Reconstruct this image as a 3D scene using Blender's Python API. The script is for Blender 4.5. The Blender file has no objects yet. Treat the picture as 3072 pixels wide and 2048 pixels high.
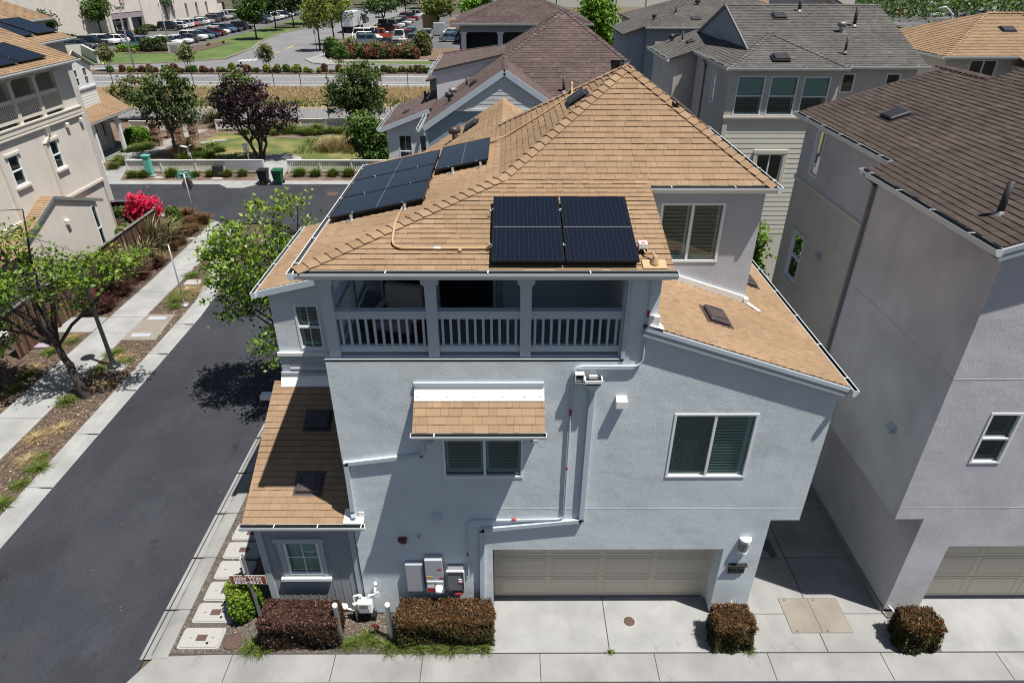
import bpy, math, random
from mathutils import Vector, Matrix
random.seed(11)
R_ = random.random
def U(a, b): return a + (b - a) * random.random()
SC = bpy.context.scene
COL = SC.collection
# ------------------------------------------------------------------ camera
def cam_setup():
    p, y, r, F = math.radians(30.5155), math.radians(0.3148), math.radians(0.1234), 1941.97
    cy, sy, cp, sp = math.cos(y), math.sin(y), math.cos(p), math.sin(p)
    f = Vector((sy*cp, cy*cp, -sp)); rt = Vector((cy, -sy, 0)); up = rt.cross(f)
    r1 = math.cos(r)*rt + math.sin(r)*up; u1 = -math.sin(r)*rt + math.cos(r)*up
    M = Matrix(((r1.x, u1.x, -f.x, 0), (r1.y, u1.y, -f.y, 0), (r1.z, u1.z, -f.z, 12.85), (0, 0, 0, 1)))
    cd = bpy.data.cameras.new("Camera"); cd.sensor_width = 36; cd.sensor_fit = 'HORIZONTAL'; cd.lens = F/3072*36
    cd.clip_start = 0.1; cd.clip_end = 2000
    c = bpy.data.objects.new("Camera", cd); COL.objects.link(c); c.matrix_world = M
    SC.camera = c
cam_setup()
# ------------------------------------------------------------------ sky, sun, exposure
SUNV = Vector((-0.70, 0.338, -2.09)).normalized()      # direction the light travels
SUN_EL = math.asin(-SUNV.z); SUN_AZ = math.atan2(-SUNV.x, -SUNV.y)
W = bpy.data.worlds.new("World"); SC.world = W; W.use_nodes = True
_n = W.node_tree.nodes; _l = W.node_tree.links
_bg = _n['Background']; _sky = _n.new('ShaderNodeTexSky'); _sky.sky_type = 'NISHITA'; _sky.sun_disc = False
_sky.sun_elevation = SUN_EL; _sky.sun_rotation = SUN_AZ
_l.new(_sky.outputs[0], _bg.inputs[0]); _bg.inputs[1].default_value = 0.043
_sd = bpy.data.lights.new("sun", 'SUN'); _sd.energy = 5.0; _sd.angle = math.radians(0.53); _sd.color = (1.0, 0.955, 0.89)
_so = bpy.data.objects.new("sun", _sd); COL.objects.link(_so)
_so.rotation_euler = SUNV.to_track_quat('-Z', 'Y').to_euler(); _so.location = (30, -15, 80)
SC.view_settings.view_transform = 'Standard'; SC.view_settings.look = 'None'
SC.view_settings.exposure = 0.55; SC.view_settings.gamma = 1
SC.render.engine = 'CYCLES'; SC.cycles.filter_width = 1.1
# ------------------------------------------------------------------ materials
MATS = {}
def newmat(name):
    m = bpy.data.materials.new(name); m.use_nodes = True; MATS[name] = m
    nt = m.node_tree; b = nt.nodes['Principled BSDF']
    return m, nt, nt.nodes, nt.links, b
def c4(c): return (c[0], c[1], c[2], 1)
def pm(name, c1, c2=None, sc=3.0, rough=.8, bsc=0, bst=.3, bdist=.01, fine=0, fsc=80, metal=0, detail=6, lo=.35, hi=.65, big=0, bigsc=.3, spec=.5):
    """noise-mottled surface with a bump; c1/c2 colours, fine = small speckle, big = broad bump"""
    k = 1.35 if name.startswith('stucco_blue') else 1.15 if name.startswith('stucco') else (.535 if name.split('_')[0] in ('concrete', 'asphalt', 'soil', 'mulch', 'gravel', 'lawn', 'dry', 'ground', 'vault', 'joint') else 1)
    c1 = tuple(x*k for x in c1); c2 = tuple(x*k for x in c2) if c2 else None
    m, nt, N, L, b = newmat(name)
    b.inputs['Roughness'].default_value = rough; b.inputs['Metallic'].default_value = metal
    b.inputs['Specular IOR Level'].default_value = spec
    g = N.new('ShaderNodeNewGeometry')
    col = None
    if c2:
        n = N.new('ShaderNodeTexNoise'); n.inputs['Scale'].default_value = sc; n.inputs['Detail'].default_value = detail
        L.new(g.outputs['Position'], n.inputs['Vector'])
        r = N.new('ShaderNodeValToRGB'); r.color_ramp.elements[0].position = lo; r.color_ramp.elements[1].position = hi
        r.color_ramp.elements[0].color = c4(c1); r.color_ramp.elements[1].color = c4(c2)
        L.new(n.outputs[0], r.inputs[0]); col = r.outputs[0]
    if fine:
        n2 = N.new('ShaderNodeTexNoise'); n2.inputs['Scale'].default_value = fsc; n2.inputs['Detail'].default_value = 2
        L.new(g.outputs['Position'], n2.inputs['Vector'])
        mr = N.new('ShaderNodeMapRange'); mr.inputs['From Min'].default_value = .3; mr.inputs['From Max'].default_value = .7
        mr.inputs['To Min'].default_value = 1-fine; mr.inputs['To Max'].default_value = 1+fine
        L.new(n2.outputs[0], mr.inputs[0])
        mx = N.new('ShaderNodeMix'); mx.data_type = 'RGBA'; mx.blend_type = 'MULTIPLY'; mx.inputs[0].default_value = 1
        if col: L.new(col, mx.inputs[6])
        else: mx.inputs[6].default_value = c4(c1)
        cc = N.new('ShaderNodeCombineColor')
        for i in range(3): L.new(mr.outputs[0], cc.inputs[i])
        L.new(cc.outputs[0], mx.inputs[7]); col = mx.outputs[2]
    if col: L.new(col, b.inputs['Base Color'])
    else: b.inputs['Base Color'].default_value = c4(c1)
    prev = None
    for s_, st, dd in ((bigsc, big, .25), (bsc, bst if bsc else 0, bdist)):
        if s_ and st:
            nb = N.new('ShaderNodeTexNoise'); nb.inputs['Scale'].default_value = s_; nb.inputs['Detail'].default_value = 3
            L.new(g.outputs['Position'], nb.inputs['Vector'])
            bp = N.new('ShaderNodeBump'); bp.inputs['Strength'].default_value = st; bp.inputs['Distance'].default_value = dd
            L.new(nb.outputs[0], bp.inputs['Height'])
            if prev: L.new(prev, bp.inputs['Normal'])
            prev = bp.outputs[0]
    if prev: L.new(prev, b.inputs['Normal'])
    return m
def stucco(name, c, st=.34, wav=.085, var=.05, fsc=55):
    c2 = tuple(x*(1+var) for x in c); c1 = tuple(x*(1-var) for x in c)
    return pm(name, c1, c2, sc=.9, rough=.92, bsc=fsc, bst=st, bdist=.02, fine=.05, fsc=60, big=wav, bigsc=1.6, spec=.2)
def streaks(mname, dark, sc=2.2):
    m = MATS[mname]; nt = m.node_tree; N = nt.nodes; L = nt.links; b = N['Principled BSDF']
    src = b.inputs['Base Color'].links[0].from_socket; g = N.new('ShaderNodeNewGeometry')
    for scl, thr, dk in (((1, 1, .13), .56, dark), ((.5, .5, .35), .52, 1-(1-dark)*.7)):
        mp = N.new('ShaderNodeMapping'); mp.inputs['Scale'].default_value = scl; L.new(g.outputs['Position'], mp.inputs[0])
        n = N.new('ShaderNodeTexNoise'); n.inputs['Scale'].default_value = sc; n.inputs['Detail'].default_value = 6; n.inputs['Roughness'].default_value = .7; L.new(mp.outputs[0], n.inputs['Vector'])
        mr = N.new('ShaderNodeMapRange'); mr.inputs['From Min'].default_value = thr; mr.inputs['From Max'].default_value = thr+.16; L.new(n.outputs[0], mr.inputs[0])
        mx = N.new('ShaderNodeMix'); mx.data_type = 'RGBA'; mx.blend_type = 'MULTIPLY'; L.new(mr.outputs[0], mx.inputs[0]); L.new(src, mx.inputs[6]); mx.inputs[7].default_value = (dk, dk*.995, dk*.98, 1); src = mx.outputs[2]
    L.new(src, b.inputs['Base Color'])
def tabmat(name, stops, rough=.85, fine=.12, fsc=130, trans=0, spec=.3, bump=0):
    """colour picked per small piece (shingle tab, leaf) from its 'tab' uv"""
    m, nt, N, L, b = newmat(name)
    uv = N.new('ShaderNodeUVMap'); uv.uv_map = 'tab'
    sx = N.new('ShaderNodeSeparateXYZ'); L.new(uv.outputs[0], sx.inputs[0])
    r = N.new('ShaderNodeValToRGB'); cr = r.color_ramp
    while len(cr.elements) < len(stops): cr.elements.new(.5)
    for e, (p, c) in zip(cr.elements, stops): e.position = p; e.color = c4(c)
    L.new(sx.outputs[0], r.inputs[0]); col = r.outputs[0]
    if fine:
        g = N.new('ShaderNodeNewGeometry')
        n2 = N.new('ShaderNodeTexNoise'); n2.inputs['Scale'].default_value = fsc; n2.inputs['Detail'].default_value = 3
        L.new(g.outputs['Position'], n2.inputs['Vector'])
        n3 = N.new('ShaderNodeTexNoise'); n3.inputs['Scale'].default_value = .7; n3.inputs['Detail'].default_value = 4
        L.new(g.outputs['Position'], n3.inputs['Vector'])
        ad = N.new('ShaderNodeMath'); ad.operation = 'ADD'; L.new(n2.outputs[0], ad.inputs[0]); L.new(n3.outputs[0], ad.inputs[1])
        mr = N.new('ShaderNodeMapRange'); mr.inputs['From Min'].default_value = .7; mr.inputs['From Max'].default_value = 1.3
        mr.inputs['To Min'].default_value = 1-fine; mr.inputs['To Max'].default_value = 1+fine
        L.new(ad.outputs[0], mr.inputs[0])
        cc = N.new('ShaderNodeCombineColor')
        for i in range(3): L.new(mr.outputs[0], cc.inputs[i])
        mx = N.new('ShaderNodeMix'); mx.data_type = 'RGBA'; mx.blend_type = 'MULTIPLY'; mx.inputs[0].default_value = 1
        L.new(col, mx.inputs[6]); L.new(cc.outputs[0], mx.inputs[7]); col = mx.outputs[2]
    L.new(col, b.inputs['Base Color']); b.inputs['Roughness'].default_value = rough
    b.inputs['Specular IOR Level'].default_value = spec
    if trans:
        t = N.new('ShaderNodeBsdfTranslucent'); L.new(col, t.inputs[0])
        mxs = N.new('ShaderNodeMixShader'); mxs.inputs[0].default_value = trans
        out = N['Material Output']; L.new(b.outputs[0], mxs.inputs[1]); L.new(t.outputs[0], mxs.inputs[2]); L.new(mxs.outputs[0], out.inputs[0])
    return m
def glassmat(name, tint=(.55, .68, .66), refl=.10):
    m, nt, N, L, b = newmat(name)
    t = N.new('ShaderNodeBsdfTransparent'); t.inputs[0].default_value = c4(tint)
    g = N.new('ShaderNodeBsdfGlossy'); g.inputs['Roughness'].default_value = .02; g.inputs[0].default_value = (.9, .95, 1, 1)
    lw = N.new('ShaderNodeLayerWeight'); lw.inputs[0].default_value = .35
    mr = N.new('ShaderNodeMapRange'); mr.inputs['To Min'].default_value = refl; mr.inputs['To Max'].default_value = .9
    L.new(lw.outputs['Fresnel'], mr.inputs[0])
    mx = N.new('ShaderNodeMixShader'); L.new(mr.outputs[0], mx.inputs[0]); L.new(t.outputs[0], mx.inputs[1]); L.new(g.outputs[0], mx.inputs[2])
    L.new(mx.outputs[0], N['Material Output'].inputs[0]); return m
def shingle(name, a, b_, c, d):
    a, b_, c, d = [tuple(x*.68 for x in q) for q in (a, b_, c, d)]
    m = tabmat(name, [(0, a), (.35, b_), (.7, c), (1, d)], rough=.95, fine=.2, fsc=90, spec=.15); return m
pl = lambda n, c, r=.5, **k: pm(n, c, rough=r, **k)
shingle('tan_shingle', (.312, .208, .126), (.355, .240, .148), (.390, .267, .167), (.43, .298, .190))
shingle('mauve_shingle', (.105, .074, .072), (.130, .095, .092), (.160, .120, .114), (.20, .155, .145))
shingle('grey_shingle', (.105, .100, .095), (.13, .124, .118), (.160, .153, .146), (.20, .19, .18))
shingle('brown_shingle', (.066, .050, .044), (.086, .066, .059), (.106, .083, .075), (.135, .107, .097))
pl('edge_dark', (.065, .046, .032), .95)
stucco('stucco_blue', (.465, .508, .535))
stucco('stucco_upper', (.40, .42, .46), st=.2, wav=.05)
stucco('stucco_neighbor', (.51, .50, .53))
stucco('stucco_neighbor_side', (.48, .465, .475), st=.15, wav=.03, var=.10)
stucco('stucco_cream', (.50, .47, .41), st=.12, wav=.02)
stucco('stucco_left', (.52, .482, .44), st=.12, wav=.02)
stucco('stucco_grey', (.44, .415, .39), st=.12, wav=.02)
stucco('stucco_far', (.26, .295, .33), st=.1, wav=0)
stucco('stucco_white', (.60, .60, .62), st=.1, wav=0)
for _k in ('stucco_blue', 'stucco_neighbor', 'stucco_neighbor_side', 'stucco_cream', 'stucco_left', 'stucco_grey', 'stucco_upper'): streaks(_k, .90 if 'side' in _k or 'cream' in _k else .94)
pl('board_grey', (.27, .29, .315), .7, fine=.04)
pl('board_blue', (.30, .38, .44), .7, fine=.04)
pl('siding_white', (.62, .62, .61), .65, fine=.04)
pl('siding_cream', (.66, .65, .58), .65, fine=.04)
pl('trim_white', (.72, .73, .73), .5, fine=.05)
pl('trim_blue', (.50, .56, .62), .55, fine=.04)
pl('trim_grey', (.40, .44, .48), .6, fine=.04)
pl('trim_cream', (.60, .56, .49), .6, fine=.04)
pl('gutter_white', (.66, .70, .71), .35, fine=.04)
pl('gutter_inside', (.05, .055, .06), .8, fine=.3)
pl('flash_white', (.80, .80, .78), .5, fine=.05, fsc=20)
pl('vinyl', (.78, .80, .82), .35)
pl('door_beige', (.64, .565, .455), .6, fine=.03)
pl('interior_dark', (.012, .012, .013), .9)
pl('interior_mid', (.09, .10, .11), .9)
pl('louver', (.74, .84, .80), .55)
pl('louver_dim', (.22, .24, .24), .55)
glassmat('glass', (.62, .80, .76), .09); glassmat('glass_dark', (.22, .28, .28), .06)
pm('bamboo', (.05, .05, .045), (.42, .41, .38), sc=30, rough=.8)
pm('asphalt', (.052, .057, .073), (.070, .075, .092), sc=.55, rough=.9, bsc=60, bst=.25, bdist=.01, fine=.22, fsc=28, spec=.3)
def spots(mname, sc, thr, dark):
    m = MATS[mname]; nt = m.node_tree; N = nt.nodes; L = nt.links; b = N['Principled BSDF']
    src = b.inputs['Base Color'].links[0].from_socket; g = N.new('ShaderNodeNewGeometry')
    mp = N.new('ShaderNodeMapping'); mp.inputs['Scale'].default_value = (1, .55, 1); L.new(g.outputs['Position'], mp.inputs[0])
    n = N.new('ShaderNodeTexNoise'); n.inputs['Scale'].default_value = sc; n.inputs['Detail'].default_value = 5; n.inputs['Roughness'].default_value = .65; L.new(mp.outputs[0], n.inputs['Vector'])
    mr = N.new('ShaderNodeMapRange'); mr.inputs['From Min'].default_value = thr; mr.inputs['From Max'].default_value = thr+.07; L.new(n.outputs[0], mr.inputs[0])
    mx = N.new('ShaderNodeMix'); mx.data_type = 'RGBA'; mx.blend_type = 'MULTIPLY'; L.new(mr.outputs[0], mx.inputs[0]); L.new(src, mx.inputs[6]); mx.inputs[7].default_value = (dark, dark, dark, 1)
    L.new(mx.outputs[2], b.inputs['Base Color'])
spots('asphalt', 1.6, .63, .62); spots('asphalt', .35, .50, .84); spots('asphalt', 7, .68, .62); spots('asphalt', .9, .58, 1.13); spots('asphalt', 11, .69, 1.5)
pm('asphalt_old', (.27, .27, .28), (.33, .33, .335), sc=.2, rough=.9, fine=.06, fsc=4)
pm('asphalt_lot', (.15, .15, .155), (.20, .20, .205), sc=.15, rough=.9, fine=.08, fsc=4)
pm('concrete', (.40, .40, .39), (.52, .52, .51), sc=1.0, detail=9, rough=.9, bsc=40, bst=.15, bdist=.006, fine=.05, fsc=30, spec=.25)
pm('concrete_new', (.45, .455, .45), (.585, .59, .585), sc=1.1, detail=9, rough=.9, bsc=40, bst=.12, bdist=.006, fine=.05, fsc=50, spec=.25)
pm('concrete_tan', (.36, .32, .26), (.43, .39, .33), sc=1.5, rough=.9, fine=.06)
pl('joint', (.09, .085, .08), .95)
spots('concrete', 2.2, .62, .86); spots('concrete_new', 2.0, .62, .88); spots('concrete', 12, .68, .8); spots('concrete_new', 14, .70, .8); spots('concrete_new', .8, .52, .93); spots('concrete', .8, .52, .92)
pm('soil', (.12, .085, .062), (.25, .18, .13), sc=6, rough=1, bsc=22, bst=1, bdist=.06, fine=.35, fsc=30)
pm('mulch_far', (.18, .12, .085), (.32, .23, .16), sc=1.5, rough=1, fine=.25, fsc=12)
pm('gravel', (.13, .11, .095), (.26, .23, .20), sc=14, rough=1, bsc=30, bst=1, bdist=.05, fine=.4, fsc=40)
pm('lawn', (.15, .20, .045), (.42, .36, .13), sc=.5, rough=.95, bsc=9, bst=.8, bdist=.08, fine=.3, fsc=9, lo=.42, hi=.66)
pm('lawn_green', (.11, .19, .04), (.17, .25, .06), sc=.2, rough=.95, bsc=3, bst=.6, bdist=.1, fine=.25, fsc=3)
pm('dry_ground', (.42, .33, .18), (.58, .47, .28), sc=.6, rough=1, fine=.3, fsc=6)
pm('ground_mix', (.10, .09, .05), (.17, .14, .09), sc=.1, rough=1, fine=.2, fsc=1)
pl('paint_white', (.75, .75, .73), .7); pl('paint_yellow', (.60, .48, .12), .7)
pm('bark', (.055, .042, .035), (.13, .105, .09), sc=14, rough=.95, bsc=25, bst=.8, bdist=.03)
pm('bark_dark', (.03, .024, .022), (.07, .055, .05), sc=14, rough=.95, bsc=25, bst=.8, bdist=.03)
pm('fence_wood', (.040, .024, .017), (.13, .078, .05), sc=7, rough=.95, fine=.3, fsc=30)
pl('white_fence', (.70, .70, .68), .6, fine=.04)
pl('pole_steel', (.48, .50, .52), .4, metal=.6); pl('pole_green', (.02, .03, .03), .4); pl('pole_white', (.62, .63, .66), .4)
pl('panel_cell', (.006, .008, .015), .12, spec=.5); pl('panel_frame', (.02, .021, .025), .35, metal=.5); pl('silver', (.62, .64, .66), .3, metal=.8)
pl('vent_brown', (.060, .045, .045), .45); pl('vent_black', (.022, .022, .026), .45); pl('pipe_dark', (.03, .03, .033), .6)
pl('copper_tan', (.42, .29, .16), .6); pl('galv', (.22, .22, .23), .5, metal=.3)
pl('red_label', (.35, .03, .03), .6); pl('yellow_label', (.60, .45, .03), .5); pl('box_grey', (.36, .38, .42), .45)
pl('box_dark', (.17, .18, .20), .5); pl('white_plastic', (.82, .83, .82), .35); pl('black_plastic', (.012, .012, .013), .7, spec=.2); pl('trim_dark', (.17, .18, .18), .7)
pl('bell_red', (.12, .03, .02), .45); pl('sign_brown', (.22, .055, .02), .45); pl('sign_green', (.0, .18, .13), .45); pl('sign_white', (.82, .82, .82), .45)
pl('bin_green', (.01, .10, .045), .45); pl('bin_black', (.015, .016, .018), .45); pl('teal_box', (.12, .42, .34), .6)
pl('rust', (.085, .052, .042), .9, fine=.3, fsc=30); pl('vault', (.60, .59, .56), .85, fine=.08, fsc=25); pl('vault_edge', (.30, .29, .28), .9)
pl('cushion', (.45, .42, .38), .9); pl('wicker', (.07, .05, .04), .8)
pm('stone', (.14, .08, .055), (.38, .25, .17), sc=6, rough=.95, bsc=6, bst=1, bdist=.15)
pl('tire', (.014, .014, .015), .85); pl('rim', (.35, .36, .38), .35, metal=.7); pl('car_glass', (.010, .014, .020), .08)
pl('light_red', (.4, .01, .01), .3); pl('light_white', (.7, .7, .7), .2)
pl('tilt_beige', (.44, .40, .35), .9); pl('tilt_mauve', (.30, .25, .30), .9); pl('tilt_tan', (.46, .39, .27), .9, fine=.04, fsc=2); pl('tilt_pale', (.55, .54, .50), .9)
pl('logo_maroon', (.22, .07, .10), .6); pl('letter_black', (.015, .015, .015), .6); pl('wood_pallet', (.42, .29, .16), .9, fine=.2, fsc=3)
pl('truck_white', (.55, .58, .64), .5)
G1 = (.035, .075, .012); G2 = (.075, .15, .02); G3 = (.15, .22, .03); G4 = (.24, .26, .05)
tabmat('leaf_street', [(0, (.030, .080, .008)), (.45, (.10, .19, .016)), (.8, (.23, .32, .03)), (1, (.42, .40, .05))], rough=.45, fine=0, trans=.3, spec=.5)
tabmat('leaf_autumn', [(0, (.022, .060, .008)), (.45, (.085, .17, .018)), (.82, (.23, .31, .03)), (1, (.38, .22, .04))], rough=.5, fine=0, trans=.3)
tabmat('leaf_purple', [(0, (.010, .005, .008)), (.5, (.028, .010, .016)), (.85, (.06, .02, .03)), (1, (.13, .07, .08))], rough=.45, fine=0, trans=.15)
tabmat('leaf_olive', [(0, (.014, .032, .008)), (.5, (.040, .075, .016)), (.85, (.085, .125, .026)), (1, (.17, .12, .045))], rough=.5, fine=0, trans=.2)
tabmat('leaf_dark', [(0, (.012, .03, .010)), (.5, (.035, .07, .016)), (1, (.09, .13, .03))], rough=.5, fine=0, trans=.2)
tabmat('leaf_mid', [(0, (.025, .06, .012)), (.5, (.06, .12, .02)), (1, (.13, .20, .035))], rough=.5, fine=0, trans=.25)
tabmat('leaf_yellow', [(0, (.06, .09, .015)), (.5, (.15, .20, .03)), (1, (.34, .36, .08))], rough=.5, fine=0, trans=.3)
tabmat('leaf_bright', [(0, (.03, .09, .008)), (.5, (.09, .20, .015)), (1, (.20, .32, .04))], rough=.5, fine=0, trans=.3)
tabmat('leaf_grey', [(0, (.05, .06, .02)), (.5, (.12, .13, .045)), (1, (.22, .22, .09))], rough=.6, fine=0, trans=.2)
tabmat('hedge_leaf', [(0, (.012, .020, .006)), (.3, (.035, .045, .010)), (.5, (.070, .052, .014)), (.8, (.115, .042, .020)), (1, (.21, .10, .050))], rough=.5, fine=0, trans=.12)
tabmat('hedge_purple', [(0, (.010, .010, .006)), (.3, (.022, .018, .010)), (.5, (.055, .028, .018)), (.8, (.095, .035, .028)), (1, (.20, .11, .085))], rough=.5, fine=0, trans=.12)
tabmat('grass_blade', [(0, (.035, .08, .010)), (.6, (.10, .17, .025)), (1, (.26, .24, .07))], rough=.6, fine=0, trans=.3)
tabmat('grass_dry', [(0, (.22, .16, .07)), (.5, (.38, .29, .15)), (1, (.56, .46, .27))], rough=.8, fine=0, trans=.3)
tabmat('grass_brown', [(0, (.05, .022, .015)), (.5, (.14, .075, .035)), (1, (.30, .19, .09))], rough=.8, fine=0, trans=.2)
tabmat('grass_red', [(0, (.02, .006, .008)), (.6, (.065, .02, .02)), (1, (.15, .07, .05))], rough=.8, fine=0, trans=.2)
tabmat('flax', [(0, (.05, .055, .03)), (.5, (.16, .14, .07)), (1, (.38, .32, .17))], rough=.6, fine=0, trans=.2)
tabmat('flower', [(0, (.30, .0, .03)), (.5, (.62, .01, .07)), (1, (.85, .08, .2))], rough=.6, fine=0, trans=.3)
tabmat('shrub_red', [(0, (.03, .035, .012)), (.5, (.10, .05, .025)), (1, (.24, .09, .05))], rough=.7, fine=0, trans=.2)
tabmat('chips', [(0, (.05, .035, .025)), (.5, (.16, .11, .075)), (.9, (.32, .24, .17)), (1, (.55, .47, .36))], rough=.9, fine=0)
tabmat('planks', [(0, (.035, .02, .015)), (.5, (.085, .048, .032)), (1, (.17, .10, .065))], rough=.95, fine=.25, fsc=20)
# ------------------------------------------------------------------ mesh builder
WLOC = {}
class MB:
    def __init__(s): s.v = []; s.f = []; s.m = []; s.t = []; s.mi = 0; s.names = []; s.tv = 0.0; s.sm = []; s.smf = False
    def use(s, name):
        if name not in s.names: s.names.append(name)
        s.mi = s.names.index(name); return s
    def face(s, pts, t=None):
        i = len(s.v); s.v += [tuple(p) for p in pts]; s.f.append(tuple(range(i, i+len(pts)))); s.m.append(s.mi); s.t.append(s.tv if t is None else t); s.sm.append(s.smf); return s
    def grid(s, vs, fs, t=None):
        i = len(s.v); s.v += [tuple(p) for p in vs]
        for f in fs: s.f.append(tuple(i+k for k in f)); s.m.append(s.mi); s.t.append(s.tv if t is None else t); s.sm.append(s.smf)
        return s
    def box(s, x0, x1, y0, y1, z0, z1):
        if x0 > x1: x0, x1 = x1, x0
        if y0 > y1: y0, y1 = y1, y0
        if z0 > z1: z0, z1 = z1, z0
        v = [(x0,y0,z0),(x1,y0,z0),(x1,y1,z0),(x0,y1,z0),(x0,y0,z1),(x1,y0,z1),(x1,y1,z1),(x0,y1,z1)]
        return s.grid(v, [(0,3,2,1),(4,5,6,7),(0,1,5,4),(1,2,6,5),(2,3,7,6),(3,0,4,7)])
    def obox(s, c, sx, sy, sz, rz=0, M=None):
        m = M or Matrix.Rotation(rz, 3, 'Z'); c = Vector(c)
        v = [c + m @ Vector((a*sx/2, b*sy/2, d*sz/2)) for d in (-1,1) for a, b in ((-1,-1),(1,-1),(1,1),(-1,1))]
        return s.grid(v, [(0,3,2,1),(4,5,6,7),(0,1,5,4),(1,2,6,5),(2,3,7,6),(3,0,4,7)])
    def beam(s, p0, p1, w, h, up=(0,0,1)):
        """rectangular bar between two points"""
        p0 = Vector(p0); p1 = Vector(p1); d = (p1-p0).normalized(); u = Vector(up)
        r = d.cross(u); r = r.normalized() if r.length > 1e-4 else Vector((1,0,0)); u = r.cross(d)
        v = [q + r*a*w/2 + u*b*h/2 for q in (p0, p1) for a, b in ((-1,-1),(1,-1),(1,1),(-1,1))]
        return s.grid(v, [(0,1,2,3),(7,6,5,4),(0,4,5,1),(1,5,6,2),(2,6,7,3),(3,7,4,0)])
    def prism(s, pts, off):
        """closed solid: polygon pts extruded by vector off"""
        n = len(pts); o = Vector(off); a = [Vector(p) for p in pts]; b = [p+o for p in a]
        fs = [tuple(range(n)), tuple(range(2*n-1, n-1, -1))] + [(i, n+i, n+(i+1) % n, (i+1) % n) for i in range(n)]
        return s.grid(a+b, fs)
    def tube(s, pts, r, n=8, cap=True):
        pts = [Vector(p) for p in pts]; rs = r if isinstance(r, (list, tuple)) else [r]*len(pts)
        vs = []; pr = None
        for i, p in enumerate(pts):
            d = (pts[min(i+1, len(pts)-1)] - pts[max(i-1, 0)]).normalized()
            if pr is None:
                a = Vector((0,0,1)) if abs(d.z) < .9 else Vector((1,0,0)); pr = d.cross(a).normalized()
            else:
                q = pr - d*pr.dot(d); pr = q.normalized() if q.length > 1e-5 else pr
            b = d.cross(pr)
            vs += [p + (pr*math.cos(k*2*math.pi/n) + b*math.sin(k*2*math.pi/n))*rs[i] for k in range(n)]
        fs = []
        for i in range(len(pts)-1):
            for k in range(n): fs.append((i*n+k, i*n+(k+1) % n, (i+1)*n+(k+1) % n, (i+1)*n+k))
        if cap: fs += [tuple(range(n-1, -1, -1)), tuple((len(pts)-1)*n+k for k in range(n))]
        o = s.smf; s.smf = n > 5; s.grid(vs, fs); s.smf = o; return s
    def cyl(s, p0, p1, r0, r1=None, n=12): return s.tube([p0, p1], [r0, r1 if r1 is not None else r0], n)
    def lathe(s, c, prof, n=14):
        c = Vector(c); vs = []; fs = []
        for r, z in prof: vs += [c + Vector((r*math.cos(k*2*math.pi/n), r*math.sin(k*2*math.pi/n), z)) for k in range(n)]
        for i in range(len(prof)-1):
            for k in range(n): fs.append((i*n+k, i*n+(k+1) % n, (i+1)*n+(k+1) % n, (i+1)*n+k))
        fs += [tuple(range(n-1, -1, -1)), tuple((len(prof)-1)*n+k for k in range(n))]
        o = s.smf; s.smf = True; s.grid(vs, fs); s.smf = o; return s
    def flat(s, xy, z, mat=None):
        if mat: s.use(mat)
        return s.face([(x, y, z) for x, y in xy])
    def slab(s, xy, z0, z1): return s.prism([(x, y, z0) for x, y in xy], (0, 0, z1-z0))
    def build(s, name, mat=None, parent=None, bevel=0, loc=None, rz=0, label=None):
        me = bpy.data.meshes.new(name)
        w = Vector(WLOC.get(parent.name, (0,0,0))) if parent else Vector((0,0,0))
        o3 = Vector(loc) if loc else w
        me.from_pydata([(x-o3.x, y-o3.y, z-o3.z) for x, y, z in s.v], [], s.f)
        ul = me.uv_layers.new(name='tab')
        tv = []
        for f, t in zip(s.f, s.t): tv += [t, .5]*len(f)
        ul.data.foreach_set('uv', tv)
        if mat and not s.names: s.names = [mat]
        for nn in s.names: me.materials.append(MATS[nn])
        me.polygons.foreach_set('material_index', s.m)
        me.polygons.foreach_set('use_smooth', s.sm)
        me.update()
        o = bpy.data.objects.new(name, me); COL.objects.link(o)
        if parent: o.parent = parent; WLOC[o.name] = tuple(w)
        if loc:
            o.location = Vector(loc) - w if parent else loc
            WLOC[o.name] = tuple(loc)
        if bevel:
            b = o.modifiers.new('bevel', 'BEVEL'); b.width = bevel; b.segments = 2; b.limit_method = 'ANGLE'
        if label: o['label'] = label
        return o
def tag(o, label=None, cat=None, group=None, kind=None):
    if label: o['label'] = label
    if cat: o['category'] = cat
    if group: o['group'] = group
    if kind: o['kind'] = kind
    return o
def thing(name, loc, label, cat, group=None):
    o = bpy.data.objects.new(name, None); o.empty_display_size = .3; COL.objects.link(o); o.location = loc
    WLOC[o.name] = tuple(loc); return tag(o, label, cat, group)
KIDS = {}
def copy_tree(o, loc=None, rz=None, label=None, parent=None):
    c = o.copy(); COL.objects.link(c)
    if parent: c.parent = parent
    if loc is not None: c.location = loc
    if rz is not None: c.rotation_euler = (0, 0, rz)
    if label: c['label'] = label
    for ch in list(o.children): copy_tree(ch, parent=c)
    return c
def struct(mb, name, mat=None, kind='structure'):
    return tag(mb.build(name, mat), kind=kind)
def obj1(mb, name, mat, label, cat, group=None, loc=None, bevel=0, kind=None):
    return tag(mb.build(name, mat, loc=loc, bevel=bevel), label, cat, group, kind)
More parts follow.
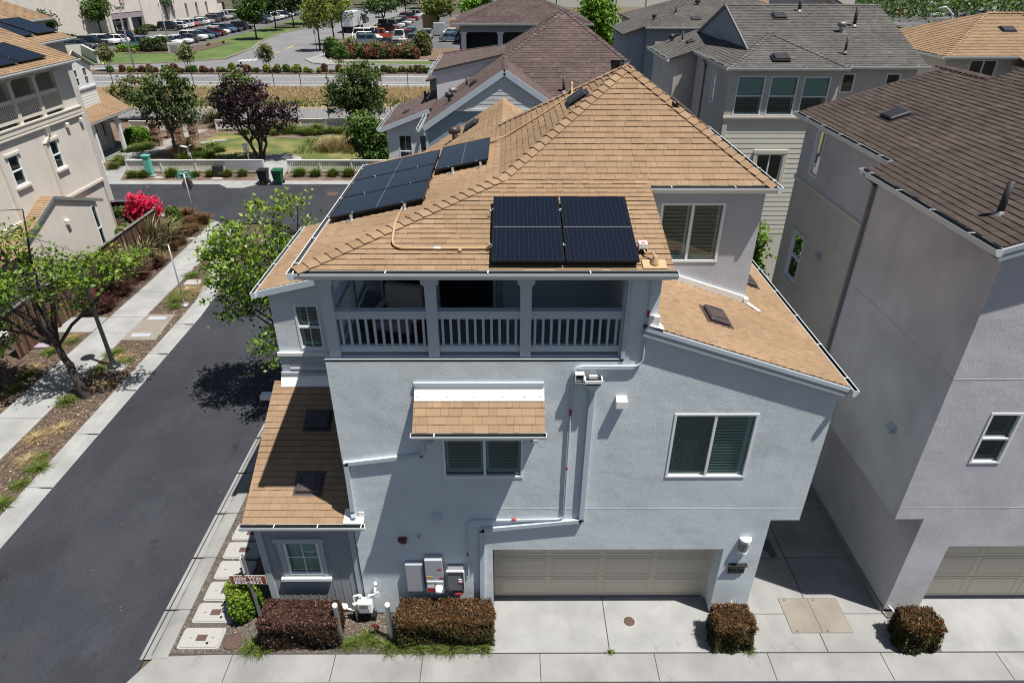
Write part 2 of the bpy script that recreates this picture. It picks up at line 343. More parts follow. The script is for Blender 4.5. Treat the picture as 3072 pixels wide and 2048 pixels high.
# ------------------------------------------------------------------ roofs
def clip(poly, ax, lim, keep_ge):
    out = []
    n = len(poly)
    for i in range(n):
        a, b = poly[i], poly[(i+1) % n]
        da = a[ax]-lim; db = b[ax]-lim
        if not keep_ge: da, db = -da, -db
        if da >= 0: out.append(a)
        if (da > 0 > db) or (da < 0 < db):
            t = da/(da-db); out.append((a[0]+(b[0]-a[0])*t, a[1]+(b[1]-a[1])*t))
    return out
def roof_plane(mb, pts, mat, zref=None, h=.143, th=.011, tabs=True, deck=.07, tw=(.09, .27)):
    """shingled roof plane: every course is a real wedge, cut into tabs of uneven thickness"""
    P = [Vector(p) for p in pts]
    n = (P[1]-P[0]).cross(P[2]-P[0]).normalized()
    if n.z < 0: n = -n; P = P[::-1]
    up = (Vector((0,0,1)) - n*n.z).normalized(); uu = up.cross(n)
    zmin = min(p.z for p in P) if zref is None else zref
    O = P[0] - up*((P[0].z-zmin)/up.z)
    q = [((p-O).dot(uu), (p-O).dot(up)) for p in P]
    mb.use('edge_dark'); mb.prism([p - n*.002 for p in P], -n*deck) if deck else mb.face(P)
    v0 = min(a[1] for a in q); v1 = max(a[1] for a in q)
    rng = random.Random(int(abs(P[0].x*31+P[0].y*17)*10) + 5)
    k = math.floor(v0/h+1e-6)
    while k*h < v1-1e-6:
        a, b = k*h, (k+1)*h
        strip = clip(clip(q, 1, a, True), 1, b-.0035, False); k += 1
        if len(strip) < 3: continue
        u0 = min(x[0] for x in strip); u1 = max(x[0] for x in strip)
        u = u0 - rng.random()*.2
        while u < u1:
            w = rng.uniform(*tw) if tabs else u1-u0+1
            cell = clip(clip(strip, 0, u+.0016, True), 0, u+w-.0016, False) if tabs else strip
            u += w
            if len(cell) < 3: continue
            t = th*(1 if rng.random() < .55 else 1.5)
            val = min(1, max(0, rng.gauss(.5, .15)))
            mb.use(mat)
            L3 = lambda c: O + uu*c[0] + up*c[1] + n*(.001 + t*(1-(c[1]-a)/h))
            mb.face([L3(c) for c in cell], val)
            lo = sorted([c for c in cell if abs(c[1]-a) < 1e-6])
            if len(lo) >= 2:
                A, B = L3(lo[0]), L3(lo[-1]); mb.use('edge_dark')
                mb.face([A - n*t, B - n*t, B, A])
def hipcaps(mb, p0, p1, nl, nr, mat, step=.2, w=.15, lift=.03):
    """bent cap shingles running up a hip or ridge from p0 (low) to p1"""
    p0 = Vector(p0); p1 = Vector(p1); L = (p1-p0).length; d = (p1-p0)/L; nl = Vector(nl).normalized(); nr = Vector(nr).normalized()
    N_ = (nl+nr).normalized(); a = nl.cross(d).normalized(); b = nr.cross(d).normalized()
    if a.dot(N_) > 0: a = -a
    if b.dot(N_) > 0: b = -b
    k = 0
    rng = random.Random(int(L*100))
    while k*step < L:
        s0 = p0 + d*(k*step-.02) + N_*(lift+.012); s1 = p0 + d*min(L+.03, (k+1)*step+.03) + N_*.016
        mb.use(mat); t = min(1, max(0, rng.gauss(.55, .2)))
        for sd, nn in ((a, nl), (b, nr)):
            e0 = s0 + sd*w; e1 = s1 + sd*w
            mb.face([s0, e0, e1, s1], t)
            mb.use('edge_dark'); mb.face([s0, e0, e0 - nn*(lift+.01), s0 - N_*(lift+.01)]); mb.face([e0, e1, e1 - nn*.014, e0 - nn*(lift+.01)]); mb.use(mat)
        k += 1
def gutter(parent, p0, p1, out, w=.125, h=.12, step=1.5, mat='gutter_white', name='gutter', end=True, first=.4):
    """open channel gutter from p0 to p1 (its inner top edge), out = outward unit vector"""
    p0 = Vector(p0); p1 = Vector(p1); o = Vector(out).normalized(); d = (p1-p0).normalized(); z = Vector((0,0,1))
    mb = MB(); t = .012
    prof_o = [(0, .01), (0, -h), (w*.62, -h), (w*.8, -h*.6), (w, -h*.35), (w, 0)]
    prof_i = [(w-t, -.004), (w-t, -h*.35), (w*.8-t, -h*.6), (w*.6, -h+t), (t, -h+t), (t, .01)]
    A = lambda q, pr: [q + o*x + z*y for x, y in pr]
    oa, ob, ia, ib = A(p0, prof_o), A(p1, prof_o), A(p0, prof_i), A(p1, prof_i)
    mb.use(mat)
    for i in range(5): mb.face([oa[i], ob[i], ob[i+1], oa[i+1]])
    mb.face([oa[5], ob[5], ib[0], ia[0]])
    mb.face([oa[0], ia[5], ib[5], ob[0]])
    mb.use('gutter_inside')
    for i in range(5): mb.face([ia[i], ib[i], ib[i+1], ia[i+1]])
    mb.use(mat)
    if end:
        for q, s in ((p0, -1), (p1, 1)):
            e = A(q, prof_o); mb.prism(e, d*s*.008)
    L = (p1-p0).length; k = first
    while k < L:
        c = p0 + d*k
        mb.prism([c + z*.004, c + d*.018 + z*.004, c + d*.018 + o*(w+.002) + z*.006, c + o*(w+.002) + z*.006], z*.008); k += step
    return mb.build(name, parent=parent)
# ------------------------------------------------------------------ walls with openings
def wall(mb, o, u, n, u0, u1, z0, ztop, holes=(), depth=.09, mat=None, rmat=None):
    """vertical wall: o origin, u horizontal unit, n outward normal; ztop number or [(u,z)..]; holes (u0,u1,z0,z1[,depth])"""
    if mat: mb.use(mat)
    o = Vector(o); u = Vector(u); n = Vector(n); zz = Vector((0,0,1))
    prof = [(u0, ztop), (u1, ztop)] if not isinstance(ztop, (list, tuple)) else list(ztop)
    def zt(x):
        for (a, za), (b, zb) in zip(prof, prof[1:]):
            if a-1e-9 <= x <= b+1e-9: return za + (zb-za)*((x-a)/(b-a) if b > a else 0)
        return prof[-1][1]
    us = sorted(set([u0, u1] + [p[0] for p in prof if u0 < p[0] < u1] + [h[0] for h in holes] + [h[1] for h in holes]))
    P = lambda x, z, d=0: o + u*x + zz*z - n*d
    flip = u.cross(zz).dot(n) < 0
    F = lambda pts: mb.face(pts[::-1] if flip else pts)
    for a, b in zip(us, us[1:]):
        cols = sorted([h for h in holes if h[0] <= a+1e-9 and h[1] >= b-1e-9], key=lambda h: h[2])
        z = z0
        for h in cols:
            if h[2] > z+1e-6: F([P(a, z), P(b, z), P(b, h[2]), P(a, h[2])])
            z = h[3]
        F([P(a, z), P(b, z), P(b, zt(b)), P(a, zt(a))])
    if rmat: mb.use(rmat)
    for h in holes:
        a, b, c, d = h[:4]; dp = h[4] if len(h) > 4 else depth
        if c > z0+.02: F([P(a, c), P(b, c), P(b, c, dp), P(a, c, dp)][::-1])
        F([P(a, d), P(b, d), P(b, d, dp), P(a, d, dp)])
        F([P(a, c), P(a, d), P(a, d, dp), P(a, c, dp)][::-1]); F([P(b, c), P(b, d), P(b, d, dp), P(b, c, dp)])
    return mb
def window(parent, o, u, n, u0, u1, z0, z1, kind='slider', shade='louver', depth=.07, fw=.034, split=.5, grid=False, name='window', label=None, glass='glass', closed=(False, False)):
    """window part: frame mesh with sub-parts pane and shutter"""
    o = Vector(o); u = Vector(u); n = Vector(n); zz = Vector((0,0,1))
    def bx(mb, a, b, c, d, e, f):   # u a..b, z c..d, outward e..f
        v = [o+u*x+zz*z+n*y for y in (e, f) for x, z in ((a, c), (b, c), (b, d), (a, d))]
        mb.grid(v, [(0,1,2,3),(7,6,5,4),(0,4,5,1),(1,5,6,2),(2,6,7,3),(3,7,4,0)])
    fr = MB().use('vinyl')
    bx(fr, u0-.012, u1+.012, z1-fw, z1+.012, -depth, .012); bx(fr, u0-.012, u1+.012, z0-.012, z0+fw, -depth, .014)
    bx(fr, u0-.012, u0+fw, z0+fw, z1-fw, -depth, .012); bx(fr, u1-fw, u1+.012, z0+fw, z1-fw, -depth, .012)
    um = u0+(u1-u0)*split; zm = z0+(z1-z0)*split
    if kind == 'slider':
        bx(fr, um-fw*.7, um+fw*.7, z0+fw, z1-fw, -depth*.8, .006); cells = [(u0+fw, um-fw*.7, z0+fw, z1-fw), (um+fw*.7, u1-fw, z0+fw, z1-fw)]
    elif kind == 'hung':
        bx(fr, u0+fw, u1-fw, zm-fw*.6, zm+fw*.6, -depth*.8, .008); cells = [(u0+fw, u1-fw, z0+fw, zm-fw*.6), (u0+fw, u1-fw, zm+fw*.6, z1-fw)]
    else: cells = [(u0+fw, u1-fw, z0+fw, z1-fw)]
    if grid:
        for c in cells:
            m_ = (c[0]+c[1])/2; bx(fr, m_-.008, m_+.008, c[2], c[3], -depth*.55, -depth*.4)
            if grid == 2: m2 = (c[2]+c[3])/2; bx(fr, c[0], m_-.008, m2-.008, m2+.008, -depth*.55, -depth*.4); bx(fr, m_+.008, c[1], m2-.008, m2+.008, -depth*.55, -depth*.4)
    f = fr.build(name, parent=parent, label=label)
    g = MB().use(glass)
    for a, b, c, d in cells:
        v = [o+u*x+zz*z-n*depth*.6 for x, z in ((a, c), (b, c), (b, d), (a, d))]
        g.face(v)
    g.build('pane', parent=f)
    s = MB().use('interior_dark')
    bx(s, u0-.02, u1+.02, z0-.02, z1+.02, -depth-.30, -depth-.28)
    for a, b, c, d in ((u0-.03, u0-.0, z0-.02, z1+.02), (u1+.0, u1+.03, z0-.02, z1+.02), (u0-.03, u1+.03, z0-.05, z0-.02), (u0-.03, u1+.03, z1+.02, z1+.05)):
        bx(s, a, b, c, d, -depth-.30, -depth-.01)
    for i, (a, b, c, d) in enumerate(cells):
        if shade in ('louver', 'dim'):
            s.use('louver' if shade == 'louver' else 'louver_dim')
            bx(s, a, a+.05, c, d, -depth-.09, -depth-.05); bx(s, b-.05, b, c, d, -depth-.09, -depth-.05)
            bx(s, a+.05, b-.05, c, c+.06, -depth-.09, -depth-.05); bx(s, a+.05, b-.05, d-.06, d, -depth-.09, -depth-.05)
            z = c+.10; ang = -.12 if not closed[i] else 1.25
            while z < d-.08:
                ca, sa = math.cos(ang)*.035, math.sin(ang)*.035
                c0 = o + zz*z - n*(depth+.07)
                v = []
                for sx in (a+.05, b-.05):
                    for e, g_ in ((-1, -1), (1, -1), (1, 1), (-1, 1)):
                        v.append(c0 + u*sx + n*(e*ca - g_*.004*math.sin(ang)) + zz*(-e*sa + g_*.004))
                s.grid(v, [(0,1,2,3),(7,6,5,4),(0,4,5,1),(1,5,6,2),(2,6,7,3),(3,7,4,0)]); z += .078 if not closed[i] else .06
        elif shade == 'bamboo' and i == 0:
            s.use('bamboo'); bx(s, a, b, c, d, -depth-.04, -depth-.02)
        elif shade == 'bamboo':
            s.use('louver'); z = c+.02
            while z < d:
                bx(s, a+.02, b-.06, z, z+.028, -depth-.07, -depth-.04); z += .072
            bx(s, b-.09, b, c, d, -depth-.05, -depth-.03)
        elif shade == 'blind':
            s.use('louver_dim'); z = c
            while z < d: bx(s, a, b, z, z+.035, -depth-.05, -depth-.03); z += .05
    s.build('shutter' if shade in ('louver', 'dim') else 'blind', parent=f)
    return f
def railing(parent, a, b, n_b, z0, ztop, out, mat='trim_blue', name='railing', d=.07):
    """rail between two points (x,y): cap, top rail, balusters, bottom rail"""
    a = Vector((a[0], a[1], 0)); b = Vector((b[0], b[1], 0)); u = (b-a).normalized(); mb = MB().use(mat); zz = Vector((0,0,1))
    H = ztop-z0; up = (0,0,1)
    mb.beam(a+zz*(ztop-.02), b+zz*(ztop-.02), .15, .04, up); mb.beam(a+zz*(ztop-.10), b+zz*(ztop-.10), .09, .115, up)
    mb.beam(a+zz*(z0+.06), b+zz*(z0+.06), .09, .12, up)
    L = (b-a).length
    for i in range(n_b):
        c = a + u*(L*(i+.5)/n_b)
        mb.beam(c+zz*(z0+.12), c+zz*(ztop-.157), .042, .042, tuple(u))
    return mb.build(name, parent=parent)
def roofvent(loc, up, n, label, mat='vent_brown', w=.55, l=.42, group='low box vents on the shingle roofs'):
    """low box vent lying on a roof plane; loc on plane, up = up-slope unit vector, n = normal"""
    up = Vector(up).normalized(); n = Vector(n).normalized(); r = up.cross(n); c = Vector(loc)
    t = thing('roof_vent', tuple(c), label, 'roof vent', group)
    M = Matrix((r, up, n)).transposed()
    mb = MB().use(mat)
    mb.obox(c+n*.012, w+.10, l+.12, .012, M=M)
    mb.build('flashing', parent=t)
    mb = MB().use(mat)
    a, b, hgt = w/2, l/2, .095
    lo = [(-a, -b), (a, -b), (a, b), (-a, b)]; hi = [(-a+.03, -b+.03), (a-.03, -b+.03), (a-.03, b-.03), (-a+.03, b-.03)]
    v = [c + r*x + up*y + n*.05 for x, y in lo] + [c + r*x + up*y + n*hgt for x, y in hi] + [c + r*x*.9 + up*y*.9 + n*.018 for x, y in lo]
    mb.grid(v, [(4,5,6,7),(0,1,5,4),(1,2,6,5),(2,3,7,6),(3,0,4,7),(8,9,1,0),(9,10,2,1),(10,11,3,2),(11,8,0,3)])
    mb.build('hood', parent=t, bevel=.008)
    mb = MB().use('vent_black')
    for k in (-1, 1): mb.obox(c + r*k*(a-.09) + n*(hgt+.002), .06, l*.62, .006, M=M)
    mb.build('louver_strip', parent=t)
    return t
def pipe_vent(loc, h, label, r=.05, mat='pipe_dark', boot=True):
    t = thing('vent_pipe', loc, label, 'vent pipe', 'plumbing vent pipes on the roofs'); x, y, z = loc
    MB().use(mat).cyl((x, y, z-.1), (x, y, z+h), r, r, 12).build('pipe', parent=t)
    if boot: MB().use('galv').lathe((x, y, z-.02), [(r*2.2, -.04), (r*2.0, .0), (r*1.15, .05), (r*1.05, .07)], 12).build('boot', parent=t)
    return t
def goose_vent(loc, label, mat='vent_black', ang=0):
    x, y, z = loc; t = thing('turbine_vent', loc, label, 'roof vent', 'round-capped roof vents')
    MB().use(mat).cyl((x, y, z-.1), (x, y, z+.22), .075, .075, 12).build('pipe', parent=t)
    dx, dy = math.cos(ang)*.15, math.sin(ang)*.15
    mb = MB().use(mat); mb.cyl((x-dx, y-dy, z+.25), (x+dx, y+dy, z+.25), .10, .10, 14); mb.build('hood', parent=t); return t
# ================================================================== THE GROUND
def SS(name, xy, z, mat): return struct(MB().flat(xy, z, mat), name)
def SB(name, xy, z0, z1, mat):
    m = MB().use(mat); m.slab(xy, z0, z1); return struct(m, name)
SS('ground', [(-400, -30), (400, -30), (400, 700), (-400, 700)], -.09, 'ground_mix')
SS('street', [(-12.95, -5), (-7.8, -5), (-7.8, 43), (-12.95, 43)], -.030, 'asphalt')
SS('alley_street', [(-60, -5), (40, -5), (40, 7.98), (-60, 7.98)], -.036, 'asphalt')
SS('side_street', [(-70, 35), (-12.95, 35), (-12.95, 30), (-12.9, 26), (-7.8, 26), (-7.8, 36), (8, 36), (8, 42.36), (-70, 42.36)], -.026, 'asphalt')
# front gutter and sidewalk strip
SB('sidewalk', [(-7.9, 7.96), (14, 7.96), (14, 8.61), (-1.85, 8.6), (-5.93, 8.6), (-7.28, 8.55), (-7.6, 8.5)], -.06, 0, 'concrete')
m = MB().use('joint')
for x in (-5.93, -3.72, -1.85, .66, 3.12, 5.56, 8.0, 10.5): m.box(x-.008, x+.008, 7.97, 8.60, -.003, .003)
m.box(-7.3, 14, 8.585, 8.61, -.003, .004)
struct(m, 'sidewalk_joints')
# right-hand rolled kerb of the street
def strip_profile(name, line, prof, mat):
    """sweep profile [(off,z)] along polyline; off to the right-hand normal"""
    pts = [Vector((x, y, 0)) for x, y in line]; m = MB().use(mat); rows = []
    for i, p in enumerate(pts):
        d = (pts[min(i+1, len(pts)-1)]-pts[max(i-1, 0)]).normalized(); r = Vector((d.y, -d.x, 0))
        rows.append([p + r*o + Vector((0, 0, z)) for o, z in prof])
    for a, b in zip(rows, rows[1:]):
        for k in range(len(prof)-1): m.face([a[k], a[k+1], b[k+1], b[k]])
    return struct(m, name)
strip_profile('kerb_right', [(-7.9, 8.5), (-7.9, 43)], [(0, -.028), (.14, -.032), (.22, -.030), (.28, -.014), (.35, .002), (.45, .008), (.60, .010), (.60, -.1)], 'concrete')
m = MB().use('joint')
for y in (9.7, 11.2, 12.7, 14.3, 15.9): m.box(-7.9, -7.28, y-.007, y+.007, -.05, .016)
struct(m, 'kerb_joints')
LK = [(-12.9, -5), (-12.9, 24), (-13.0, 25.6), (-13.42, 28.0), (-13.9, 30.6), (-14.45, 32.9), (-15.4, 34.4), (-16.3, 35.2), (-17.5, 36.1), (-18.9, 36.65), (-20.3, 36.85), (-60, 36.85)]
strip_profile('kerb_left', LK, [(0, -.028), (-.30, -.022), (-.42, .008), (-.72, .012), (-.72, -.1)], 'concrete_new')
m = MB().use('joint')
for y in (6.5, 8.9, 11.3, 13.7, 16.1, 18.5, 20.9, 23.2): m.box(-13.6, -12.9, y-.007, y+.007, -.05, .015)
struct(m, 'kerb_joints')
m = MB().use('concrete_new')
m.slab([(-16.72, 4), (-15.14, 4), (-15.17, 24.5), (-15.2, 32.6), (-15.6, 33.4), (-16.3, 34.5), (-16.9, 35.2), (-16.75, 33.5), (-16.6, 27.4)], -.06, .010)
m.slab([(-20.9, 22.55), (-16.68, 22.55), (-16.68, 23.78), (-20.9, 23.78)], -.06, .006)
struct(m, 'left_sidewalk')
m = MB().use('joint')
for y in (7, 9.5, 12, 14.4, 16.9, 19.5, 22.5, 23.8, 26.2, 28.6, 31.0): m.box(-16.7, -15.15, y-.008, y+.008, 0, .013)
struct(m, 'left_sidewalk_joints')
SS('planting_strip', [(-15.14, 4), (-13.6, 4), (-13.6, 24), (-14.1, 28), (-14.7, 31), (-15.2, 32.6), (-15.17, 24.5)], -.004, 'soil')
SS('garden_bed', [(-19.4, 4), (-16.72, 4), (-16.6, 27.4), (-16.75, 33.5), (-16.9, 35.2), (-18.9, 36.0), (-22, 36.2), (-22, 4)], -.008, 'soil')
# lot around the main house, alley between houses
SS('bed_right', [(-7.31, 8.55), (-5.93, 8.6), (-.42, 8.6), (-.42, 9.9), (-3, 14), (-3, 42), (-7.31, 42)], -.002, 'gravel')
SB('driveway', [(-.42, 8.605), (5.42, 8.605), (5.42, 10.3), (-.42, 10.3)], -.06, .0, 'concrete_new')
SB('walkway', [(5.42, 8.605), (8.52, 8.605), (8.62, 9.7), (8.62, 45), (5.42, 45)], -.06, .001, 'concrete')
SB('neighbor_driveway', [(9.36, 8.605), (20, 8.605), (20, 10.3), (9.36, 10.3)], -.06, .0, 'concrete_new')
SS('bed_neighbor', [(8.52, 8.605), (9.36, 8.605), (9.36, 9.7), (8.6, 9.7)], -.004, 'gravel')
m = MB().use('joint')
m.box(2.16, 2.18, 8.61, 10.05, -.002, .003); m.box(6.88, 6.9, 8.61, 16, -.002, .004); m.box(5.5, 8.6, 9.545, 9.56, -.002, .004); m.box(5.5, 8.6, 11.15, 11.165, -.002, .004); m.box(5.5, 8.6, 12.83, 12.845, -.002, .004)
m.box(-.4, 14, 8.6, 8.612, -.002, .0045)
struct(m, 'concrete_joints')
# far side of the side street, the small park
SB('park_sidewalk', [(-60, 42.3), (-19.2, 42.3), (-18.4, 41.5), (-17.4, 41.5), (-16.6, 42.3), (8, 42.3), (8, 43.1), (-60, 43.1)], -.06, .012, 'concrete_new')
SS('park_bed', [(-60, 43.1), (8, 43.1), (8, 62), (-60, 62)], -.012, 'mulch_far')
SS('park_lawn', [(-23.2, 46.2), (-21, 46), (-8, 46), (-8, 57.4), (-13.5, 57.6), (-15.6, 55.8), (-17.6, 55.1), (-20.2, 55.5), (-23, 56.6), (-24.6, 56.9), (-25, 54.5), (-23.6, 50.8)], .008, 'lawn')
circ = [(-17.5+2.1*math.cos(a*math.pi/12), 48.2+1.85*math.sin(a*math.pi/12)) for a in range(24)]
SS('park_pad', circ, .016, 'concrete_new')
SS('park_path', [(-16.9, 43.0), (-15.3, 43.0), (-15.9, 47.6), (-17.6, 47.6)], .020, 'concrete_new')
SS('diagonal_path', [(-29.0, 43.0), (-26.1, 43.0), (-27.5, 47.1), (-27.0, 50.0), (-26.9, 54), (-26.2, 58.2), (-28.0, 58.2), (-28.2, 54.5), (-28.3, 50.9), (-29.9, 50.3), (-30.6, 48.6), (-28.2, 47.6)], .014, 'concrete')
SS('porch_slab', [(-34, 47), (-29.9, 47), (-29.9, 53), (-34, 53)], .06, 'concrete')
arc = [(-23.5, 56.9), (-20.2, 55.55), (-17.6, 55.0), (-15.6, 55.7), (-13.6, 57.8)]
strip_profile('lawn_edging', arc, [(-.08, 0), (-.08, .07), (.08, .07), (.08, 0)], 'concrete_tan')
SS('trail', [(-90, 62.3), (30, 62.3), (30, 67.8), (-90, 67.8)], -.004, 'asphalt_old')
SS('verge', [(-90, 67.8), (30, 67.8), (30, 79.6), (-90, 79.6)], -.006, 'dry_ground')
SB('boulevard_sidewalk', [(-140, 79.6), (60, 79.6), (60, 81.0), (-140, 81.0)], -.06, .04, 'concrete')
SS('boulevard', [(-200, 81.0), (90, 81.0), (90, 90.2), (-200, 90.2)], -.02, 'asphalt_old')
m = MB().use('paint_white')
m.box(-200, 90, 82.1, 82.25, -.018, -.014); m.box(-200, 90, 83.8, 83.95, -.018, -.014); m.box(-200, 90, 88.3, 88.5, -.018, -.014)
struct(m, 'lane_lines')
SB('median', [(-200, 90.2), (60, 90.2), (60, 93.4), (-200, 93.4)], -.06, .08, 'mulch_far')
SS('far_carriageway', [(-200, 93.4), (60, 93.4), (60, 103), (-27, 103), (-29.9, 106), (-29.6, 113), (-29.6, 230), (-44.3, 230), (-43.6, 160), (-45.3, 143), (-44.6, 128), (-42.6, 117.8), (-42, 104.35), (-46, 101.5), (-52, 99.2), (-58, 98.5), (-200, 98.5)], -.02, 'asphalt_old')
m = MB().use('paint_white')
m.box(-60, -40, 94.8, 94.95, -.016, -.010)
for i in range(4): m.box(-39.6+i*.6, -39.25+i*.6, 102.4+i*.3, 104.0+i*.3, -.016, -.010)
m.use('paint_yellow'); m.box(-37.2, -37.0, 110, 114, -.016, -.010); m.box(-37.2, -37.0, 118, 122, -.016, -.010)
struct(m, 'road_markings')
strip_profile('lawn_kerb', [(-140, 98.5), (-58, 98.5), (-52, 99.2), (-46, 101.5), (-42.3, 104.6), (-42.5, 117.8), (-44.6, 128), (-45.3, 143), (-43.7, 152), (-43.2, 158)], [(.0, -.05), (.0, .12), (-.35, .12), (-.35, 0)], 'concrete_tan')
SS('front_lawn', [(-140, 98.8), (-58, 98.8), (-52, 99.5), (-46, 101.8), (-42.7, 104.9), (-42.8, 117.8), (-44.9, 128), (-45.7, 143), (-44, 158), (-53, 158), (-52.6, 150), (-53.5, 124), (-55, 118.2), (-66, 114.6), (-72, 116), (-82, 124), (-140, 124)], .05, 'lawn_green')
SS('flower_bed', [(-60.7, 109.7), (-51.2, 111.5), (-49.6, 114), (-48.9, 127), (-52.0, 127), (-54.6, 117.5), (-60, 113.5)], .09, 'soil')
SS('parking_lot', [(-55, 118.2), (-66, 114.6), (-72, 116), (-76, 125), (-77, 210), (-44, 230), (-48, 165), (-53, 158), (-52.6, 150), (-53.5, 124)], .02, 'asphalt_lot')
SS('lot_lawn', [(-53.0, 163), (-45.2, 163.5), (-45.5, 205), (-52, 205)], .06, 'lawn_green')
m = MB().use('paint_white')
for i in range(5): m.box(-68.5+i*2.6, -68.3+i*2.6, 131, 141, .022, .03)
m.box(-68.5, -58, 131, 131.2, .022, .03)
struct(m, 'parking_lines')
SB('corner_sidewalk', [(-30.3, 104.2), (-28.3, 100.4), (-25.5, 98.3), (-24.6, 98.2), (-11, 98.2), (-11, 98.8), (-24.6, 99.4), (-25.5, 101.7), (-11.7, 101.9), (-11.7, 103.1), (-26.6, 103.2), (-27.8, 106.5), (-27.4, 113.2), (-29.4, 132), (-29.6, 175), (-31, 175), (-31, 131), (-29.2, 113), (-29.6, 107)], -.05, .10, 'concrete')
SS('corner_lawn', [(-24.5, 99.4), (-11, 98.8), (-11, 101.9), (-25.4, 101.7)], .11, 'lawn_green')
SS('corner_bed', [(-26.4, 103.3), (-8, 103.3), (-8, 118), (-20, 118), (-28, 118), (-28.6, 113.5)], .07, 'mulch_far')
SS('right_parking_lot', [(-29, 116), (4, 116), (4, 196), (-29, 196)], .03, 'asphalt_lot')
SS('lot_verge', [(-29.6, 118), (-27.3, 118), (-27.3, 190), (-29.6, 190)], .09, 'lawn_green')
SS('right_far_ground', [(6, 60), (170, 60), (170, 130), (6, 130)], -.01, 'concrete_tan')
SS('right_far_lot', [(60, 130), (300, 130), (300, 400), (60, 400)], .0, 'asphalt_lot')
# loose chips on the near beds
m = MB().use('chips')
rng = random.Random(4)
def chips(n, x0, x1, y0, y1, s=.02):
    for _ in range(n):
        x = rng.uniform(x0, x1); y = rng.uniform(y0, y1); a = rng.uniform(0, 6.3); l = rng.uniform(.5, 1.5)*s; w = l*rng.uniform(.3, .8); z = rng.uniform(.004, .02)
        c, s_ = math.cos(a), math.sin(a); t = rng.uniform(-.4, .4)*l
        m.face([(x+c*l-s_*w, y+s_*l+c*w, z+t), (x-c*l-s_*w, y-s_*l+c*w, z+.002), (x-c*l+s_*w, y-s_*l-c*w, z), (x+c*l+s_*w, y+s_*l-c*w, z+t)], rng.random()**1.5)
chips(3500, -7.28, -5.4, 8.65, 15, .014); chips(3500, -5.4, -.45, 8.65, 9.6, .015); chips(5500, -15.1, -13.65, 11, 27, .022); chips(3500, -18.2, -16.8, 12, 22.4, .024); chips(4500, -18.2, -16.8, 24, 35.5, .028)
struct(m, 'wood_chips', kind='stuff')
# fallen leaves and dust specks on the street
m = MB().use('chips')
for _ in range(170):
    x = rng.uniform(-12.8, -8); y = rng.gauss(14, 5); s_ = rng.choice([.006, .008, .010, .02])
    if 5 < y < 36: m.tv = rng.choice([.05, .1, .5, .8, .9]); m.face([(x, y, -.024), (x+s_, y+.3*s_, -.022), (x+s_*.8, y+s_, -.023), (x-.2*s_, y+s_*.7, -.021)])
for _ in range(60):
    x = rng.uniform(-7.2, 10); y = rng.uniform(8, 9.4); s_ = rng.uniform(.006, .014); m.tv = .15; m.face([(x, y, .004), (x+s_, y, .006), (x+s_, y+s_, .005), (x, y+s_, .006)])
struct(m, 'street_litter', kind='stuff')

# grime line where water runs along the right-hand kerb
m = MB().use('asphalt_lot'); rng = random.Random(12); y = 8.6; w0 = .04
while y < 30:
    w1 = max(.012, min(.09, w0 + rng.uniform(-.02, .02))); dy = rng.uniform(.15, .4)
    if rng.random() < .85: m.face([(-7.67-w0*.5, y, -.0265), (-7.67+w0*.5, y, -.0235), (-7.67+w1*.5, y+dy, -.0235), (-7.67-w1*.5, y+dy, -.0265)])
    y += dy; w0 = w1
struct(m, 'gutter_grime')
# ================================================================== MAIN HOUSE
X_, Y_, NX, NY = (1,0,0), (0,1,0), (-1,0,0), (0,-1,0)
def nrm(a, b, c):
    n = (Vector(b)-Vector(a)).cross(Vector(c)-Vector(a)).normalized(); return n if n.z > 0 else -n
def core_roof(mb, T, mat):
    A, B, P, C, D, N_ = [T(p) for p in ((-3.38,9.42,8.60), (-.17,12.1,9.28), (2.46,14.5,10.97), (5.02,11.97,9.19), (5.02,17.03,9.19), (-.17,16.9,9.28))]
    E1, E2, E3 = T((2.64,9.42,8.60)), T((2.64,12.1,9.28)), T((2.64,14.32,10.844)); z = T((0,0,0))[2]
    roof_plane(mb, [A, E1, E2, B], mat, zref=8.60+z)
    roof_plane(mb, [B, E2, E3, P], mat, zref=9.19+z)
    roof_plane(mb, [T((2.64,11.97,9.19)), C, E3], mat, zref=9.19+z)
    roof_plane(mb, [A, B, T((-.17,15.6,9.28)), T((-3.38,15.6,8.60))], mat, zref=8.60+z)
    roof_plane(mb, [B, P, N_], mat, zref=7.26+z)
    roof_plane(mb, [T((-.17,15.6,9.28)), T((-.17,20.4,9.28)), T((-3.3,20.4,7.27)), T((-3.3,15.6,7.27))], mat, zref=7.26+z)
    roof_plane(mb, [T((-.17,16.8,9.28)), T((-.17,20.4,9.28)), T((2.6,20.4,7.49)), T((2.6,16.8,7.49))], mat, zref=7.49+z)
    roof_plane(mb, [C, D, P], mat, zref=9.19+z)
    roof_plane(mb, [P, D, T((-.3,17.03,9.19))], mat, zref=9.19+z)
    nS1 = nrm(A, E1, B); nS2 = nrm(B, E2, P); nW1 = nrm(A, B, T((-.17,15.6,9.28))); nW2 = nrm(B, P, N_); nE = nrm(C, D, P); nN = nrm(P, D, N_)
    hipcaps(mb, A, B, nW1, nS1, mat); hipcaps(mb, B, P, nW2, nS2, mat); hipcaps(mb, C, P, nS2, nE, mat); hipcaps(mb, N_, P, nW2, nN, mat); hipcaps(mb, D, P, nE, nN, mat)
    nWE = nrm(T((-.17,16.8,9.28)), T((-.17,20.4,9.28)), T((2.6,20.4,7.49)))
    hipcaps(mb, T((-.17,20.4,9.28)), T((-.17,16.9,9.28)), nW2, nWE, mat, lift=.012)
H = thing('grey_house', (1, 13, 0), 'grey-blue stucco corner house with tan shingle roof, covered balcony and wide garage door', 'house')
rf = MB(); core_roof(rf, lambda p: p, 'tan_shingle')
